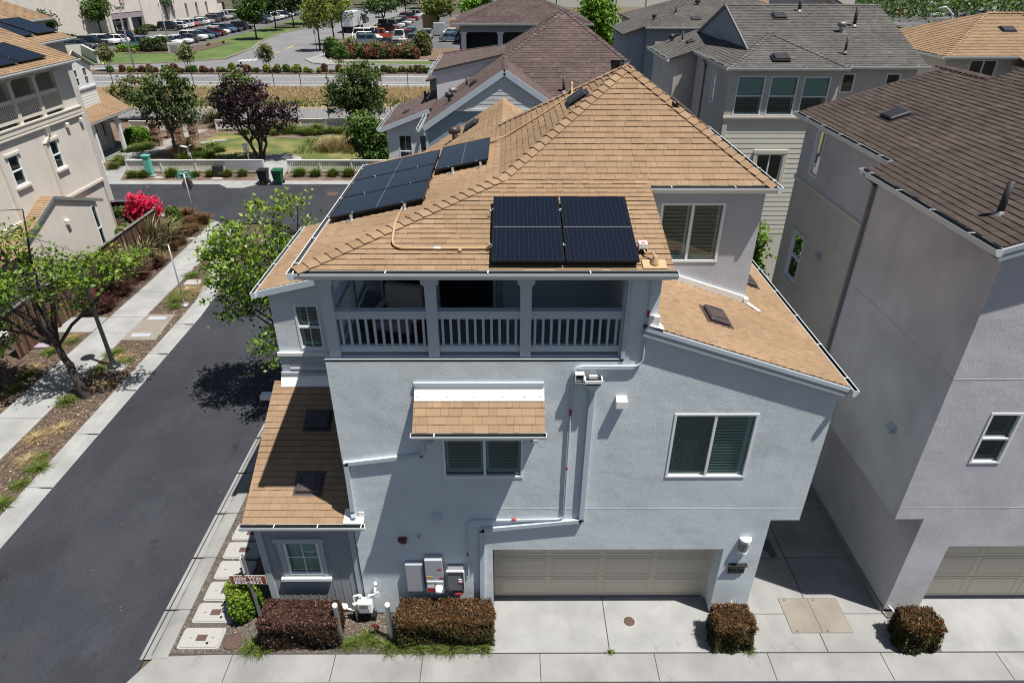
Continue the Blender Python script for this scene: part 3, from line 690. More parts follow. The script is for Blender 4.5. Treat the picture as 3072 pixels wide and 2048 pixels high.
# low east shed roof, low west roof, lean-to roof
roof_plane(rf, [(2.30,9.515,7.56), (6.08,9.515,6.295), (6.08,15.4,6.295), (2.30,15.4,7.56)], 'tan_shingle')
roof_plane(rf, [(-3.25,12.4,7.27), (-5.34,12.4,6.79), (-5.34,16.25,6.79), (-3.25,16.25,7.27)], 'tan_shingle')
roof_plane(rf, [(-5.42,9.45,2.99), (-2.97,9.45,2.99), (-2.97,9.565,3.0455), (-5.42,9.565,3.0455)], 'tan_shingle', zref=2.99)
roof_plane(rf, [(-5.42,9.565,3.0455), (-3.215,9.565,3.0455), (-3.215,12.47,4.448), (-5.42,12.47,4.448)], 'tan_shingle', zref=2.99)
roof_plane(rf, [(-1.70,8.97,5.70), (.64,8.97,5.70), (.64,9.45,6.09), (-1.70,9.45,6.09)], 'tan_shingle', h=.15)
roof = rf.build('roof', parent=H)
# ---- front wall
m = MB()
wall(m, (0,9.58,0), X_, NY, -3.21, 5.38, .06, 2.94, [(-.345,4.555,.06,2.09,.47)], mat='stucco_blue')
wall(m, (0,9.58,0), X_, NY, -3.21, 5.97, 2.94, [(-3.21,6.85), (1.95,6.85), (1.951,8.48), (2.50,8.48), (2.501,7.40), (5.97,6.24)], [(-1.26,.26,4.12,5.07), (3.07,4.61,4.12,5.65)])
m.box(-.36, -.345, 9.585, 10.05, .06, 2.1)
wall(m, (-3.21,0,0), Y_, NX, 9.58, 16, .0, 6.85)
wall(m, (5.38,0,0), Y_, X_, 9.58, 18, .0, 2.94)
wall(m, (5.97,0,0), Y_, X_, 9.58, 15.4, 2.94, 6.24)
m.face([(5.38,9.58,2.94), (5.97,9.58,2.94), (5.97,15.4,2.94), (5.38,15.4,2.94)])
wall(m, (2.50,0,0), Y_, X_, 9.58, 12.09, 7.30, [(9.58, 8.50), (12.09, 9.15)])
m.box(-3.21, 2.0, 9.58, 9.80, 6.80, 6.846)      # ledge
m.box(-3.21, -3.0, 9.8, 12.4, 6.2, 6.84)
m.build('wall', parent=H)
MB().use('trim_white').box(-3.215, 1.96, 9.572, 9.582, 6.838, 6.850).build('ledge_edge', parent=H)
# foundation strip
MB().use('concrete').box(-3.2, -.40, 9.60, 9.7, -.05, .06).build('foundation', parent=H); MB().use('concrete').box(4.6, 5.36, 9.6, 9.7, -.05, .06).build('foundation', parent=H)
# weep screed joint across the facade
MB().use('stucco_blue').box(-3.2, 5.965, 9.5775, 9.583, 3.270, 3.282).build('joint_line', parent=H)
# ---- balcony
bal = MB()
bal.use('trim_grey').box(-3.2, 2.4, 9.7, 13.0, 6.1, 6.25)
bal.use('trim_blue').box(-3.2, 1.97, 9.60, 9.80, 8.36, 8.52)
bal.use('trim_grey').box(-3.2, 2.45, 9.62, 12.2, 8.52, 8.55)
bal.use('trim_blue').box(-3.21, -3.02, 9.8, 12.4, 8.36, 8.52)
bal.build('balcony_frame', parent=H)
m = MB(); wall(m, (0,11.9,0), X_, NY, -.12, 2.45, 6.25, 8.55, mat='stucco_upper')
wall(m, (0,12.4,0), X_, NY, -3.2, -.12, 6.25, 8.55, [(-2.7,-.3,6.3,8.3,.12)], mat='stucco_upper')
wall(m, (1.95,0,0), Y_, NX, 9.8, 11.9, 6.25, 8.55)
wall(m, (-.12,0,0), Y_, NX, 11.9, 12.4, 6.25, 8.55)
m.build('balcony_wall', parent=H)
window(H, (0,12.4,0), X_, NY, -2.7, -.3, 6.3, 8.3, 'slider', 'none', depth=.12, glass='glass_dark', name='sliding_door')
for xc, w in ((-3.035,.19), (-1.305,.19), (.285,.19), (1.955,.07)):
    p = MB().use('trim_blue'); p.box(xc-w/2, xc+w/2, 9.64, 9.83, 6.846, 8.36)
    if w > .1: p.box(xc-w/2-.05, xc+w/2+.05, 9.595, 9.87, 8.27, 8.362); p.box(xc-w/2-.02, xc+w/2+.02, 9.62, 9.85, 8.235, 8.272)
    p.build('post', parent=H)
p = MB().use('trim_blue'); p.box(-3.13, -2.95, 11.1, 11.28, 6.84, 8.36); p.build('post', parent=H)
for a, b, n in ((-2.94, -1.40, 11), (-1.21, .19, 10), (.38, 1.92, 11)):
    railing(H, (a, 9.73), (b, 9.73), n, 6.93, 7.74, NY)
railing(H, (-3.04, 9.84), (-3.04, 11.1), 9, 6.93, 7.74, NX); railing(H, (-3.04, 11.28), (-3.04, 12.35), 8, 6.93, 7.74, NX)
MB().use('trim_blue').box(1.95, 2.02, 9.56, 9.582, 6.86, 8.5).build('corner_board', parent=H)
# fascia below the balcony gutter
MB().use('trim_blue').box(-3.34, 2.60, 9.432, 9.452, 8.43, 8.53).box(-3.34, 2.50, 9.452, 9.60, 8.44, 8.46).build('fascia', parent=H)
# ---- upper right room
m = MB()
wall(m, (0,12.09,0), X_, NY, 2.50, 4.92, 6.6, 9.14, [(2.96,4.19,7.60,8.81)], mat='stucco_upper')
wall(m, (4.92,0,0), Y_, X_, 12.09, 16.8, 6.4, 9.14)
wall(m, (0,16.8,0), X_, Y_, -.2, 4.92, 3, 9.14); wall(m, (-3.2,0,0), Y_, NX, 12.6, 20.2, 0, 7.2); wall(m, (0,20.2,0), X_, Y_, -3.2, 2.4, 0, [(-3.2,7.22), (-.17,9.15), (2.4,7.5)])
m.build('wall', parent=H)
m = MB().use('trim_grey'); m.box(2.5, 5.0, 11.97, 12.09, 9.09, 9.105); m.build('soffit', parent=H)
# white base flashing stepping down the low roof
m = MB().use('flash_white'); m.beam((2.52,12.06,7.56), (4.96,12.06,6.745), .06, .12, (0,0,1)); m.build('base_flashing', parent=H)
m = MB().use('flash_white'); m.face([(4.90,12.04,6.715), (5.12,11.74,6.645), (5.20,11.80,6.62), (5.04,12.06,6.67)]); m.box(4.88, 4.98, 11.99, 12.09, 6.69, 6.80)
m.build('roof_flashing', parent=H); m = MB().use('flash_white'); m.face([(2.33,9.475,7.585), (2.62,9.475,7.488), (2.62,9.62,7.488), (2.52,9.9,7.52), (2.33,9.9,7.585)]); m.box(2.34, 2.53, 9.50, 9.575, 7.50, 7.72); m.build('roof_flashing', parent=H)
window(H, (0,12.09,0), X_, NY, 2.96, 4.19, 7.60, 8.81, 'slider', 'louver')
# ---- upper left wing and its low roof
m = MB()
wall(m, (0,12.5,0), X_, NY, -5.18, -3.21, 5.20, [(-5.18,6.75), (-3.21,7.20)], [(-4.67,-4.15,5.30,6.40)], mat='stucco_blue')
wall(m, (-5.18,0,0), Y_, NX, 12.5, 16.1, 3.5, 6.75)
m.build('wall', parent=H)
m = MB().use('trim_white'); m.box(-5.22, -3.2, 12.43, 12.5, 5.14, 5.22); m.use('trim_grey'); m.box(-5.2, -3.2, 12.46, 12.5, 4.98, 5.14)
m.box(-5.19, -5.0, 12.47, 12.5, 4.6, 4.98); m.box(-5.0, -3.2, 12.495, 12.52, 4.6, 4.98); m.use('trim_white'); m.box(-5.0, -3.2, 12.46, 12.5, 4.78, 4.81)
m.use('trim_grey'); m.box(-5.22, -3.2, 12.43, 12.5, 4.62, 4.70); m.build('band_trim', parent=H)
m = MB().use('flash_white'); m.prism([(-5.24,12.32,4.40), (-3.215,12.32,4.40), (-3.215,12.47,4.62), (-5.24,12.47,4.62)], (0,0,-.02)); m.build('base_flashing', parent=H)
window(H, (0,12.5,0), X_, NY, -4.67, -4.15, 5.30, 6.40, 'hung', 'louver', grid=True)
MB().use('trim_blue').beam((-5.36,12.385,6.71), (-3.25,12.385,7.195), .03, .14, (0,0,1)).build('fascia', parent=H)
# ---- lean-to
m = MB(); wall(m, (0,9.64,0), X_, NY, -5.28, -3.215, .06, 2.98, [(-4.78,-4.06,1.27,2.26)], mat='board_grey')
wall(m, (-5.28,0,0), Y_, NX, 9.64, 15.8, 0, [(9.64,2.98), (12.5,4.3), (15.8,4.3)])
for i in range(11):
    x = -5.2+i*.19
    for z0, z1 in ((.06, 1.2), ) if -4.9 < x < -3.95 else ((.06, 2.96),): m.box(x-.014, x+.014, 9.633, 9.64, z0, z1)
m.build('board_wall', parent=H)
m = MB().use('trim_grey'); m.box(-5.31, -5.17, 9.60, 9.645, .05, 2.97); m.box(-5.315, -5.28, 9.645, 9.8, .05, 2.97); m.build('corner_board', parent=H); m = MB().use('trim_grey'); m.box(-3.36, -3.24, 9.61, 9.645, .05, 2.97)
m.build('corner_board', parent=H)
m = MB().use('trim_grey'); m.box(-4.96, -3.90, 9.585, 9.638, 2.28, 2.40); m.box(-4.90, -4.80, 9.60, 9.638, 1.22, 2.28); m.box(-4.04, -3.94, 9.60, 9.638, 1.22, 2.28); m.use('trim_white'); m.box(-4.97, -3.88, 9.55, 9.638, 1.14, 1.22)
m.build('window_trim', parent=H)
window(H, (0,9.64,0), X_, NY, -4.78, -4.06, 1.27, 2.26, 'fixed', 'louver', grid=2, closed=(True, True))
MB().use('trim_grey').box(-5.38, -2.99, 9.455, 9.475, 2.83, 2.94).box(-5.38, -3.215, 9.475, 9.64, 2.86, 2.88).build('fascia', parent=H)
m = MB().use('flash_white'); m.prism([(-3.36,9.44,3.02), (-2.95,9.44,3.02), (-2.95,9.57,3.08), (-3.22,9.57,3.08), (-3.22,9.72,3.15), (-3.36,9.72,3.15)], (0,0,-.012)); m.box(-3.05, -2.95, 9.56, 9.575, 3.08, 3.2); m.build('roof_flashing', parent=H)
# rakes and eaves
m = MB().use('trim_grey'); m.beam((2.30,9.505,7.445), (6.09,9.505,6.177), .02, .19, (0,0,1)); m.use('trim_blue'); m.beam((2.30,9.495,7.50), (6.09,9.495,6.232), .02, .075, (0,0,1))
m.use('trim_grey'); m.face([(2.29,9.51,7.36), (6.06,9.51,6.09), (6.06,9.58,6.09), (2.29,9.58,7.36)]); m.build('rake_board', parent=H)
# ---- awning
m = MB().use('flash_white'); m.box(-1.70, .62, 9.555, 9.582, 6.20, 6.36); m.use('trim_blue'); m.box(-1.70, .62, 9.54, 9.575, 6.30, 6.37); m.use('flash_white'); m.prism([(-1.69,9.40,6.085), (.63,9.40,6.085), (.63,9.56,6.23), (-1.69,9.56,6.23)], (0,0,-.015))
m.use('galv')
for x in (-1.62, -1.1, -.62, -.12, .28, .56): m.cyl((x,9.45,6.128), (x,9.445,6.142), .012, .012, 6)
m.build('awning_flashing', parent=H)
m = MB().use('trim_grey'); m.box(-1.66, .60, 8.99, 9.58, 5.58, 5.62); m.prism([(-1.66,8.99,5.62), (-1.66,9.58,5.62), (-1.66,9.58,6.1)], (.02,0,0)); m.prism([(.58,8.99,5.62), (.58,9.58,5.62), (.58,9.58,6.1)], (.02,0,0)); m.box(-1.68, .62, 8.97, 9.0, 5.56, 5.68)
m.build('awning_frame', parent=H)
for x in (-1.52, .42):
    b = MB().use('trim_grey'); b.prism([(x,9.58,5.58), (x,9.22,5.58), (x,9.22,5.48), (x,9.46,5.36), (x,9.50,5.16), (x,9.58,5.14)], (.09,0,0)); b.box(x-.02, x+.11, 9.44, 9.58, 5.08, 5.15); b.build('bracket', parent=H)
window(H, (0,9.58,0), X_, NY, -1.26, .26, 4.12, 5.07, 'slider', 'louver', split=.52)
window(H, (0,9.58,0), X_, NY, 3.07, 4.61, 4.12, 5.65, 'slider', 'bamboo')
# ---- gutters
gutter(H, (-3.41,9.42,8.595), (2.68,9.42,8.595), NY, w=.11, step=1.62, first=1.45)
gutter(H, (-3.40,9.31,8.595), (-3.40,15.6,8.595), NX, w=.11, step=1.1)
gutter(H, (2.64,11.97,9.18), (5.07,11.97,9.18), NY, w=.11, step=1.2)
gutter(H, (5.04,11.86,9.18), (5.04,17.1,9.18), X_, w=.11, step=.9)
gutter(H, (6.10,9.40,6.285), (6.10,15.4,6.285), X_, w=.11, step=1.2)
gutter(H, (-5.36,12.3,6.78), (-5.36,16.25,6.78), NX, w=.11, step=1.1)
gutter(H, (-5.46,9.45,2.98), (-2.93,9.45,2.98), NY, w=.11, step=.88, first=.7)
gutter(H, (-1.72,8.97,5.69), (.65,8.97,5.69), NY, w=.10, h=.09, step=9)
# ---- garage door
gd = MB().use('door_beige'); gd.box(-.345, 4.50, 10.05, 10.09, .02, 2.12)
rows = [(.10, .62), (.76, 1.28), (1.42, 1.94)]; gx = [(-.20, .83), (.98, 2.03), (2.18, 3.21), (3.36, 4.40)]
for a, b in rows:
    for c, d in gx:
        for (e, f, g, h_) in ((c, d, a, a+.015), (c, d, b-.015, b), (c, c+.012, a, b), (d-.012, d, a, b)): gd.box(e, f, 10.043, 10.05, g, h_)
        gd.box(c+.05, d-.05, 10.045, 10.05, a+.05, b-.05)
gd.use('box_dark')
for z in (.69, 1.35): gd.box(-.345, 4.50, 10.047, 10.052, z-.004, z+.004)
gd.box(-.345, 4.5, 10.03, 10.05, 0, .03)
gd.build('garage_door', parent=H)
MB().use('trim_cream').box(4.50, 4.57, 9.99, 10.06, 0, 2.1).box(-.36, 4.57, 9.99, 10.05, 2.09, 2.12).build('door_trim', parent=H)
# ---- facade fittings fixed to the wall (parts of the house)
def bent(pts, rad=.12, n=5):
    P = [Vector(p) for p in pts]; out = [P[0]]
    for a, b, c in zip(P, P[1:], P[2:]):
        r = min(rad, (b-a).length*.45, (c-b).length*.45); s = b + (a-b).normalized()*r; e = b + (c-b).normalized()*r
        for i in range(n+1): t = i/n; out.append(s*(1-t)**2 + b*2*t*(1-t) + e*t*t)
    return out + [P[-1]]
ds = MB().use('trim_blue')      # rectangular downspouts
def spout(mb, pts, w=.085, d=.06):
    for a, b in zip(pts, pts[1:]): mb.beam(a, b, w, d, (0,-1,0))
    for p in pts[1:-1]: mb.obox(p, w, d, w)
spout(ds, [(-1.64,9.10,5.66), (-1.64,9.52,5.42), (-1.65,9.545,4.72), (-3.135,9.545,4.50), (-3.16,9.545,3.20), (-3.14,9.50,3.12)])
ds.build('downspout', parent=H)
ds = MB().use('trim_blue'); spout(ds, [(1.49,9.54,6.22), (1.475,9.54,2.98), (-.56,9.54,2.72), (-.60,9.54,.35)], .095, .065); ds.build('downspout', parent=H)
lh = MB().use('flash_white'); z = 6.20
v = [(1.34,9.58,z+.27), (1.64,9.58,z+.27), (1.64,9.40,z+.27), (1.34,9.40,z+.27), (1.44,9.58,z), (1.54,9.58,z), (1.54,9.50,z), (1.44,9.50,z)]
lh.use('trim_blue').grid(v, [(3,2,6,7), (2,1,5,6), (0,3,7,4), (4,7,6,5)]); lh.use('flash_white'); lh.box(1.33, 1.65, 9.385, 9.405, z+.25, z+.31); lh.box(1.33, 1.35, 9.405, 9.58, z+.25, z+.31); lh.box(1.63, 1.65, 9.405, 9.58, z+.25, z+.31); lh.use('interior_dark').box(1.36, 1.62, 9.41, 9.575, z+.2, z+.235); lh.use('trim_white').box(1.42, 1.56, 9.50, 9.58, z+.28, z+.34)
lh.build('leader_head', parent=H)
m = MB().use('trim_white'); m.box(1.16, 1.32, 9.43, 9.445, 6.44, 6.47); m.box(1.16, 1.175, 9.43, 9.58, 6.47, 6.60); m.box(1.305, 1.32, 9.43, 9.58, 6.47, 6.60); m.box(1.16, 1.32, 9.43, 9.58, 6.60, 6.615); m.box(1.16, 1.32, 9.43, 9.58, 6.455, 6.47); m.use('interior_dark').box(1.18, 1.3, 9.55, 9.575, 6.47, 6.6)
m.build('overflow_scupper', parent=H)
cd = MB().use('trim_blue'); cd.tube(bent([(2.33,9.50,8.45), (2.33,9.545,8.28), (2.33,9.545,6.72), (1.13,9.545,6.72), (1.12,9.545,3.02), (-.85,9.545,2.98), (-.88,9.545,1.32), (-.93,9.54,1.25)], .17), .021, 8)
cd.use('red_label')
for a, b in (((2.33,9.545,7.70), (2.33,9.545,7.83)), ((1.125,9.545,5.65), (1.125,9.545,5.79)), ((1.12,9.545,4.35), (1.12,9.545,4.42)), ((.05,9.545,2.998), (.15,9.545,3.0)), ((-.872,9.545,1.95), (-.872,9.545,2.05))): cd.cyl(a, b, .0235, .0235, 8)
cd.build('conduit', parent=H)
def wallbox(x0, x1, z0, z1, d, mat, name, y=9.58, slope=.03):
    m = MB().use(mat); m.prism([(x0,y,z0), (x0,y-d,z0), (x0,y-d,z1-slope), (x0,y,z1)], (x1-x0,0,0)); return m.build(name, parent=H, bevel=.006)
wallbox(1.93, 2.13, 5.86, 6.07, .13, 'white_plastic', 'dryer_vent', slope=.05)
wallbox(-1.54, -1.37, 3.0, 3.19, .10, 'trim_blue', 'dryer_vent', slope=.05)
m = MB().use('bell_red'); m.cyl((-2.22,9.58,2.40), (-2.22,9.52,2.39), .085, .085, 16); m.cyl((-2.22,9.52,2.385), (-2.22,9.49,2.38), .06, .03, 12); m.use('galv').cyl((-2.22,9.49,2.38), (-2.22,9.48,2.38), .02, .02, 8); m.use('bell_red').box(-2.31, -2.13, 9.47, 9.58, 2.455, 2.475)
m.build('alarm_bell', parent=H)
m = MB().use('trim_blue'); m.box(-1.93, -1.83, 9.56, 9.58, 2.45, 2.56); m.use('black_plastic').cyl((-1.88,9.56,2.50), (-1.88,9.545,2.50), .014, .014, 8); m.build('outlet_plate', parent=H)
# electrical cabinets
wallbox(-2.22, -1.84, .92, 1.78, .12, 'box_grey', 'electrical_box', slope=.02)
eb = wallbox(-1.79, -1.42, .92, 1.98, .17, 'box_grey', 'electrical_box', slope=.03)
m = MB().use('red_label'); m.box(-1.53, -1.44, 9.405, 9.409, 1.66, 1.70); m.box(-1.50, -1.42, 9.405, 9.409, 1.38, 1.44); m.box(-1.76, -1.63, 9.40, 9.409, .97, 1.10); m.use('yellow_label').box(-1.77, -1.63, 9.405, 9.409, 1.44, 1.475); m.use('white_plastic').box(-1.77, -1.42, 9.39, 9.409, 1.30, 1.325); m.box(-1.77, -1.62, 9.404, 9.409, 1.11, 1.29)
m.build('label_sticker', parent=eb)
m = MB().use('white_plastic'); m.cyl((-1.52,9.41,1.12), (-1.52,9.34,1.12), .085, .085, 16); m.cyl((-1.52,9.34,1.12), (-1.52,9.27,1.12), .078, .066, 16); m.use('box_dark').box(-1.58, -1.46, 9.266, 9.272, 1.105, 1.12); m.build('electric_meter', parent=eb)
eb = wallbox(-1.32, -.98, 1.0, 1.66, .16, 'box_dark', 'electrical_box', slope=.02)
m = MB().use('white_plastic'); m.box(-1.34, -.96, 9.40, 9.43, 1.59, 1.64); m.beam((-.965,9.40,1.62), (-.965,9.41,1.12), .02, .02, (0,-1,0)); m.box(-1.09, -.985, 9.41, 9.419, 1.34, 1.37); m.box(-1.09, -.985, 9.41, 9.419, 1.27, 1.30); m.use('red_label').box(-1.09, -.985, 9.41, 9.419, 1.235, 1.262); m.build('label_sticker', parent=eb)
m = MB().use('black_plastic'); m.box(-1.22, -1.0, 9.42, 9.55, .88, 1.0); m.use('red_label').box(-1.18, -1.02, 9.40, 9.42, .87, .91); m.use('box_grey').tube(bent([(-1.48,9.48,.92), (-1.46,9.50,.80), (-1.2,9.50,.76), (-1.08,9.48,.88)], .08), .016, 6); m.use('red_label').cyl((-1.36,9.50,.778), (-1.25,9.50,.768), .019, .019, 6); m.use('white_plastic').cyl((-1.68,9.45,.93), (-1.70,9.45,.80), .012, .012, 6)
m.build('conduit', parent=H)
# wall lamp and house number
m = MB().use('trim_white')
def half(mb, x, y, r, z0, z1, n=10, mat=None):
    if mat: mb.use(mat)
    pts = [(x + r*math.cos(math.pi + math.pi*i/n), y + r*1.15*math.sin(math.pi + math.pi*i/n)) for i in range(n+1)]
    mb.prism([(a, b, z0) for a, b in pts], (0, 0, z1-z0))
half(m, 4.955, 9.58, .125, 2.42, 2.44); half(m, 4.955, 9.58, .105, 2.02, 2.10); half(m, 4.955, 9.58, .105, 2.34, 2.42)
for k in range(3): half(m, 4.955, 9.58, .112, 2.345+k*.025, 2.352+k*.025)
half(m, 4.955, 9.58, .10, 2.10, 2.34, mat='galv'); m.build('wall_lamp', parent=H)
m = MB().use('black_plastic'); m.box(4.755, 5.10, 9.55, 9.58, 1.37, 1.62); m.prism([(4.73,9.58,1.66), (4.73,9.50,1.635), (4.73,9.50,1.62), (4.73,9.58,1.64)], (.40,0,0)); m.use('concrete_tan').box(4.775, 5.08, 9.546, 9.551, 1.392, 1.60)
nb = m.build('house_number', parent=H)
def text(s, loc, size, mat, parent=None, rot=(math.pi/2, 0, 0), ext=.004, name='lettering', align='CENTER', sx=1.0):
    cu = bpy.data.curves.new(name, 'FONT'); cu.body = s; cu.size = size; cu.extrude = ext; cu.align_x = align; cu.align_y = 'CENTER'; cu.resolution_u = 3
    o = bpy.data.objects.new(name, cu); me = bpy.data.meshes.new_from_object(o); bpy.data.objects.remove(o)
    me.materials.clear(); me.materials.append(MATS[mat])
    o = bpy.data.objects.new(name, me); COL.objects.link(o)
    if parent: o.parent = parent; o.location = Vector(loc) - Vector(WLOC.get(parent.name, (0,0,0)))
    else: o.location = loc
    o.rotation_euler = rot; o.scale = (sx, 1, 1)
    return o
text('8526', (4.93,9.543,1.465), .15, 'black_plastic', nb)
# hose bib
m = MB().use('white_plastic'); m.tube([(5.0,9.57,.42), (5.0,9.49,.42), (5.0,9.46,.36)], .018, 6); m.build('hose_bib', parent=H)
# ---- things lying on the roofs
pl('cell_line', (.028,.032,.045), .3)
def upn(n): n = Vector(n).normalized(); return (Vector((0,0,1)) - n*n.z).normalized(), n
zLT = lambda y: 2.99+.483*(y-9.45)
vents = [((1.446,14.37,10.32), (-.6456,0,1), 'dark box vent high on the tan roof beside the apex', 'vent_black'), ((-1.087,19.34,8.69), (-.6456,0,1), 'dark box vent on the far tan wing roof behind the solar panels', 'vent_black'),
 ((-4.24,11.55,zLT(11.55)), (0,-.483,1), 'upper box vent on the shaded lean-to roof', 'vent_black'), ((-4.19,10.22,zLT(10.22)), (0,-.483,1), 'lower box vent on the lean-to roof, half in sun', 'vent_brown'),
 ((3.93,10.80,7.56-.3346*1.63), (.3346,0,1), 'brown box vent in the middle of the low right-hand shed roof', 'vent_brown'), ((5.42,13.5,7.56-.3346*3.12), (.3346,0,1), 'brown box vent beside the gutter behind the upper room', 'vent_brown'),
 ((3.5,13.85,10.24), (.704,0,1), 'box vent just past the right hip of the tan roof', 'vent_brown')]
for loc, n, lab, mt in vents:
    u_, n_ = upn(n); roofvent(loc, u_, n_, lab, mt, w=.52 if n[0] == 0 else .58)
goose_vent((-1.56,19.08,8.38), 'brown round-capped vent behind the solar panels on the tan roof', 'vent_brown', .4)
pipe_vent((-1.9,16.9,8.16), .45, 'short dark pipe behind the upper edge of the large solar array', r=.04)
def solar(name, P0, uv, vv, w, l, label, group, lines=True, mid='v'):
    """solar panel: P0 corner on its plane, uv / vv unit axes"""
    P0 = Vector(P0); u = Vector(uv).normalized(); v = Vector(vv).normalized(); n = u.cross(v).normalized()
    if n.z < 0: n = -n
    t = thing('solar_panel', tuple(P0), label, 'solar panel', group)
    q = lambda a, b, c: P0 + u*a + v*b + n*c
    def bar(mb, a0, a1, b0, b1, c0, c1): mb.grid([q(a, b, c) for c in (c0, c1) for a, b in ((a0,b0),(a1,b0),(a1,b1),(a0,b1))], [(0,3,2,1),(4,5,6,7),(0,1,5,4),(1,2,6,5),(2,3,7,6),(3,0,4,7)])
    f = MB().use('panel_frame'); g = .006
    bar(f, g, w-g, g, .025, -.035, .004); bar(f, g, w-g, l-.025, l-g, -.035, .004); bar(f, g, .025, .025, l-.025, -.035, .004); bar(f, w-.025, w-g, .025, l-.025, -.035, .004)
    f.build('frame', parent=t)
    c = MB().use('panel_cell'); bar(c, .02, w-.02, .02, l-.02, -.02, 0)
    c.build('glass', parent=t)
    c = MB().use('cell_line')
    if lines:
        k = .075
        while k < w-.03: bar(c, k-.0016, k+.0016, .03, l-.03, 0, .0012); k += .075
    c.use('galv')
    if mid == 'v': bar(c, .02, w-.02, l/2-.006, l/2+.006, 0, .0016)
    if mid == 'u': bar(c, w/2-.004, w/2+.004, .02, l-.02, 0, .0016)
    c.build('cell_lines', parent=t)
    c = MB().use('silver')
    for a, b in ((0, l*.22), (0, l*.78), (w, l*.22), (w, l*.78)) if mid == 'v' else ((w*.25, 0), (w*.78, 0)):
        cc = q(a, b, .006); c.cyl(cc, cc + n*.012, .014, .014, 6)
    c.build('clamp', parent=t)
    return t
s_ = math.atan(.2532); cs, sn = math.cos(s_), math.sin(s_); off = .15
for i, x in enumerate((-.28, .905)):
    solar('p', (x, 9.44, 8.605+off), (1,0,0), (0,cs,sn), 1.17, 1.87, ['left panel of the black solar pair above the balcony', 'right panel of the black solar pair above the balcony, beside the junction box'][i], 'solar panels above the balcony')
a_ = math.atan(.212); ca, sa = math.cos(a_), math.sin(a_)
zW = lambda x: 8.60+.212*(x+3.38)+.13
for i, y in enumerate((11.46, 12.63, 13.80)):
    solar('p', (-3.32, y, zW(-3.32)), (ca,0,sa), (0,1,0), 1.80, 1.16, ['blue-black solar panel at the near end of the left roof slope array', 'middle solar panel of the column along the left gutter', 'far solar panel of the column along the left gutter'][i], 'solar panels on the left roof slope', lines=False, mid='u')
solar('p', (-1.52, 13.26, zW(-1.52)), (ca,0,sa), (0,1,0), 1.12, 1.84, 'solar panel turned upslope at the upper right of the left array', 'solar panels on the left roof slope', lines=False, mid='u')
# racking visible under the arrays
m = MB().use('black_plastic')
for y in (11.7, 12.4, 13.0, 13.6, 14.5): m.beam((-3.25,y,zW(-3.25)-.07), (-1.55,y,zW(-1.55)-.07), .04, .05, (0,0,1))
m.beam((-3.2,11.5,zW(-3.2)-.07), (-1.6,11.5,zW(-1.6)-.07), .03, .03)
m.use('silver')
for x, y in ((-2.90,11.44), (-1.90,11.44), (-1.15,13.22), (-.58,13.22)):
    z = zW(x)-.1; m.cyl((x,y,z-.03), (x,y,z+.05), .028, .028, 8); m.obox((x,y-.04,z-.02), .16, .12, .012); m.obox((x, y, z+.05), .05, .05, .06)
obj1(m, 'panel_rack', None, 'rails and silver feet carrying the left solar array', 'rack')
m = MB().use('black_plastic')
for y in (9.56, 9.95, 10.7, 11.1): m.box(-.28, 2.05, y-.02, y+.02, 8.60+.2532*(y-9.42)+.03, 8.60+.2532*(y-9.42)+.10)
m.use('silver')
for x, y in ((-.32,9.9), (-.32,10.85), (2.07,10.9), (.88,9.9), (.88,10.85)): z = 8.60+.2532*(y-9.42)+.09; m.cyl((x,y,z), (x,y,z+.06), .022, .022, 8)
obj1(m, 'panel_rack', None, 'dark rails under the solar pair above the balcony', 'rack')
m = MB().use('copper_tan'); m.tube(bent([(-1.95,11.52,8.945), (-1.96,10.60,8.945), (-1.95,10.45,8.925), (-1.93,9.93,8.775), (-.28,9.93,8.775)], .3, 8), .020, 8)
m.obox((-.80,9.91,8.755), .05, .12, .03); m.use('sign_white').cyl((-1.25,9.93,8.775), (-1.12,9.93,8.775), .021, .021, 8)
obj1(m, 'roof_conduit', None, 'tan conduit running between the two solar arrays across the hip', 'conduit')
m = MB().use('copper_tan'); m.tube(bent([(-.42,15.0,9.26), (-.05,15.06,9.40), (.70,14.94,9.87), (1.225,14.97,10.21), (1.39,15.0,10.31), (1.41,15.4,10.42)], .3, 5), .020, 8)
m.use('copper_tan').cyl((1.41,15.4,10.36), (1.41,15.4,10.5), .03, .03, 8)
obj1(m, 'roof_conduit', None, 'tan conduit climbing from the left array to near the apex', 'conduit')
m = MB().use('white_plastic'); m.box(2.12, 2.26, 9.84, 10.0, 8.76, 8.88); m.use('red_label').box(2.15, 2.23, 9.87, 9.93, 8.881, 8.884); m.use('black_plastic').box(2.13, 2.25, 9.82, 9.86, 8.73, 8.80)
jb = tag(m.build('junction_box', bevel=.006), 'white junction box with red sticker at the right edge of the solar pair', 'junction box')
m = MB().use('copper_tan'); m.tube(bent([(2.20,9.83,8.78), (2.22,9.74,8.75), (2.31,9.70,8.79), (2.33,9.56,8.80), (2.33,9.56,8.70)], .05), .018, 8); m.lathe((2.33,9.56,8.61), [(.085, .02), (.07, .07), (.035, .16), (.03, .2)], 12)
m.prism([(2.14,9.44,8.635), (2.52,9.44,8.635), (2.52,9.66,8.69), (2.14,9.66,8.69)], (0,0,-.01)); obj1(m, 'conduit_boot', None, 'tan pipe boot and elbow at the lower right roof corner', 'conduit')
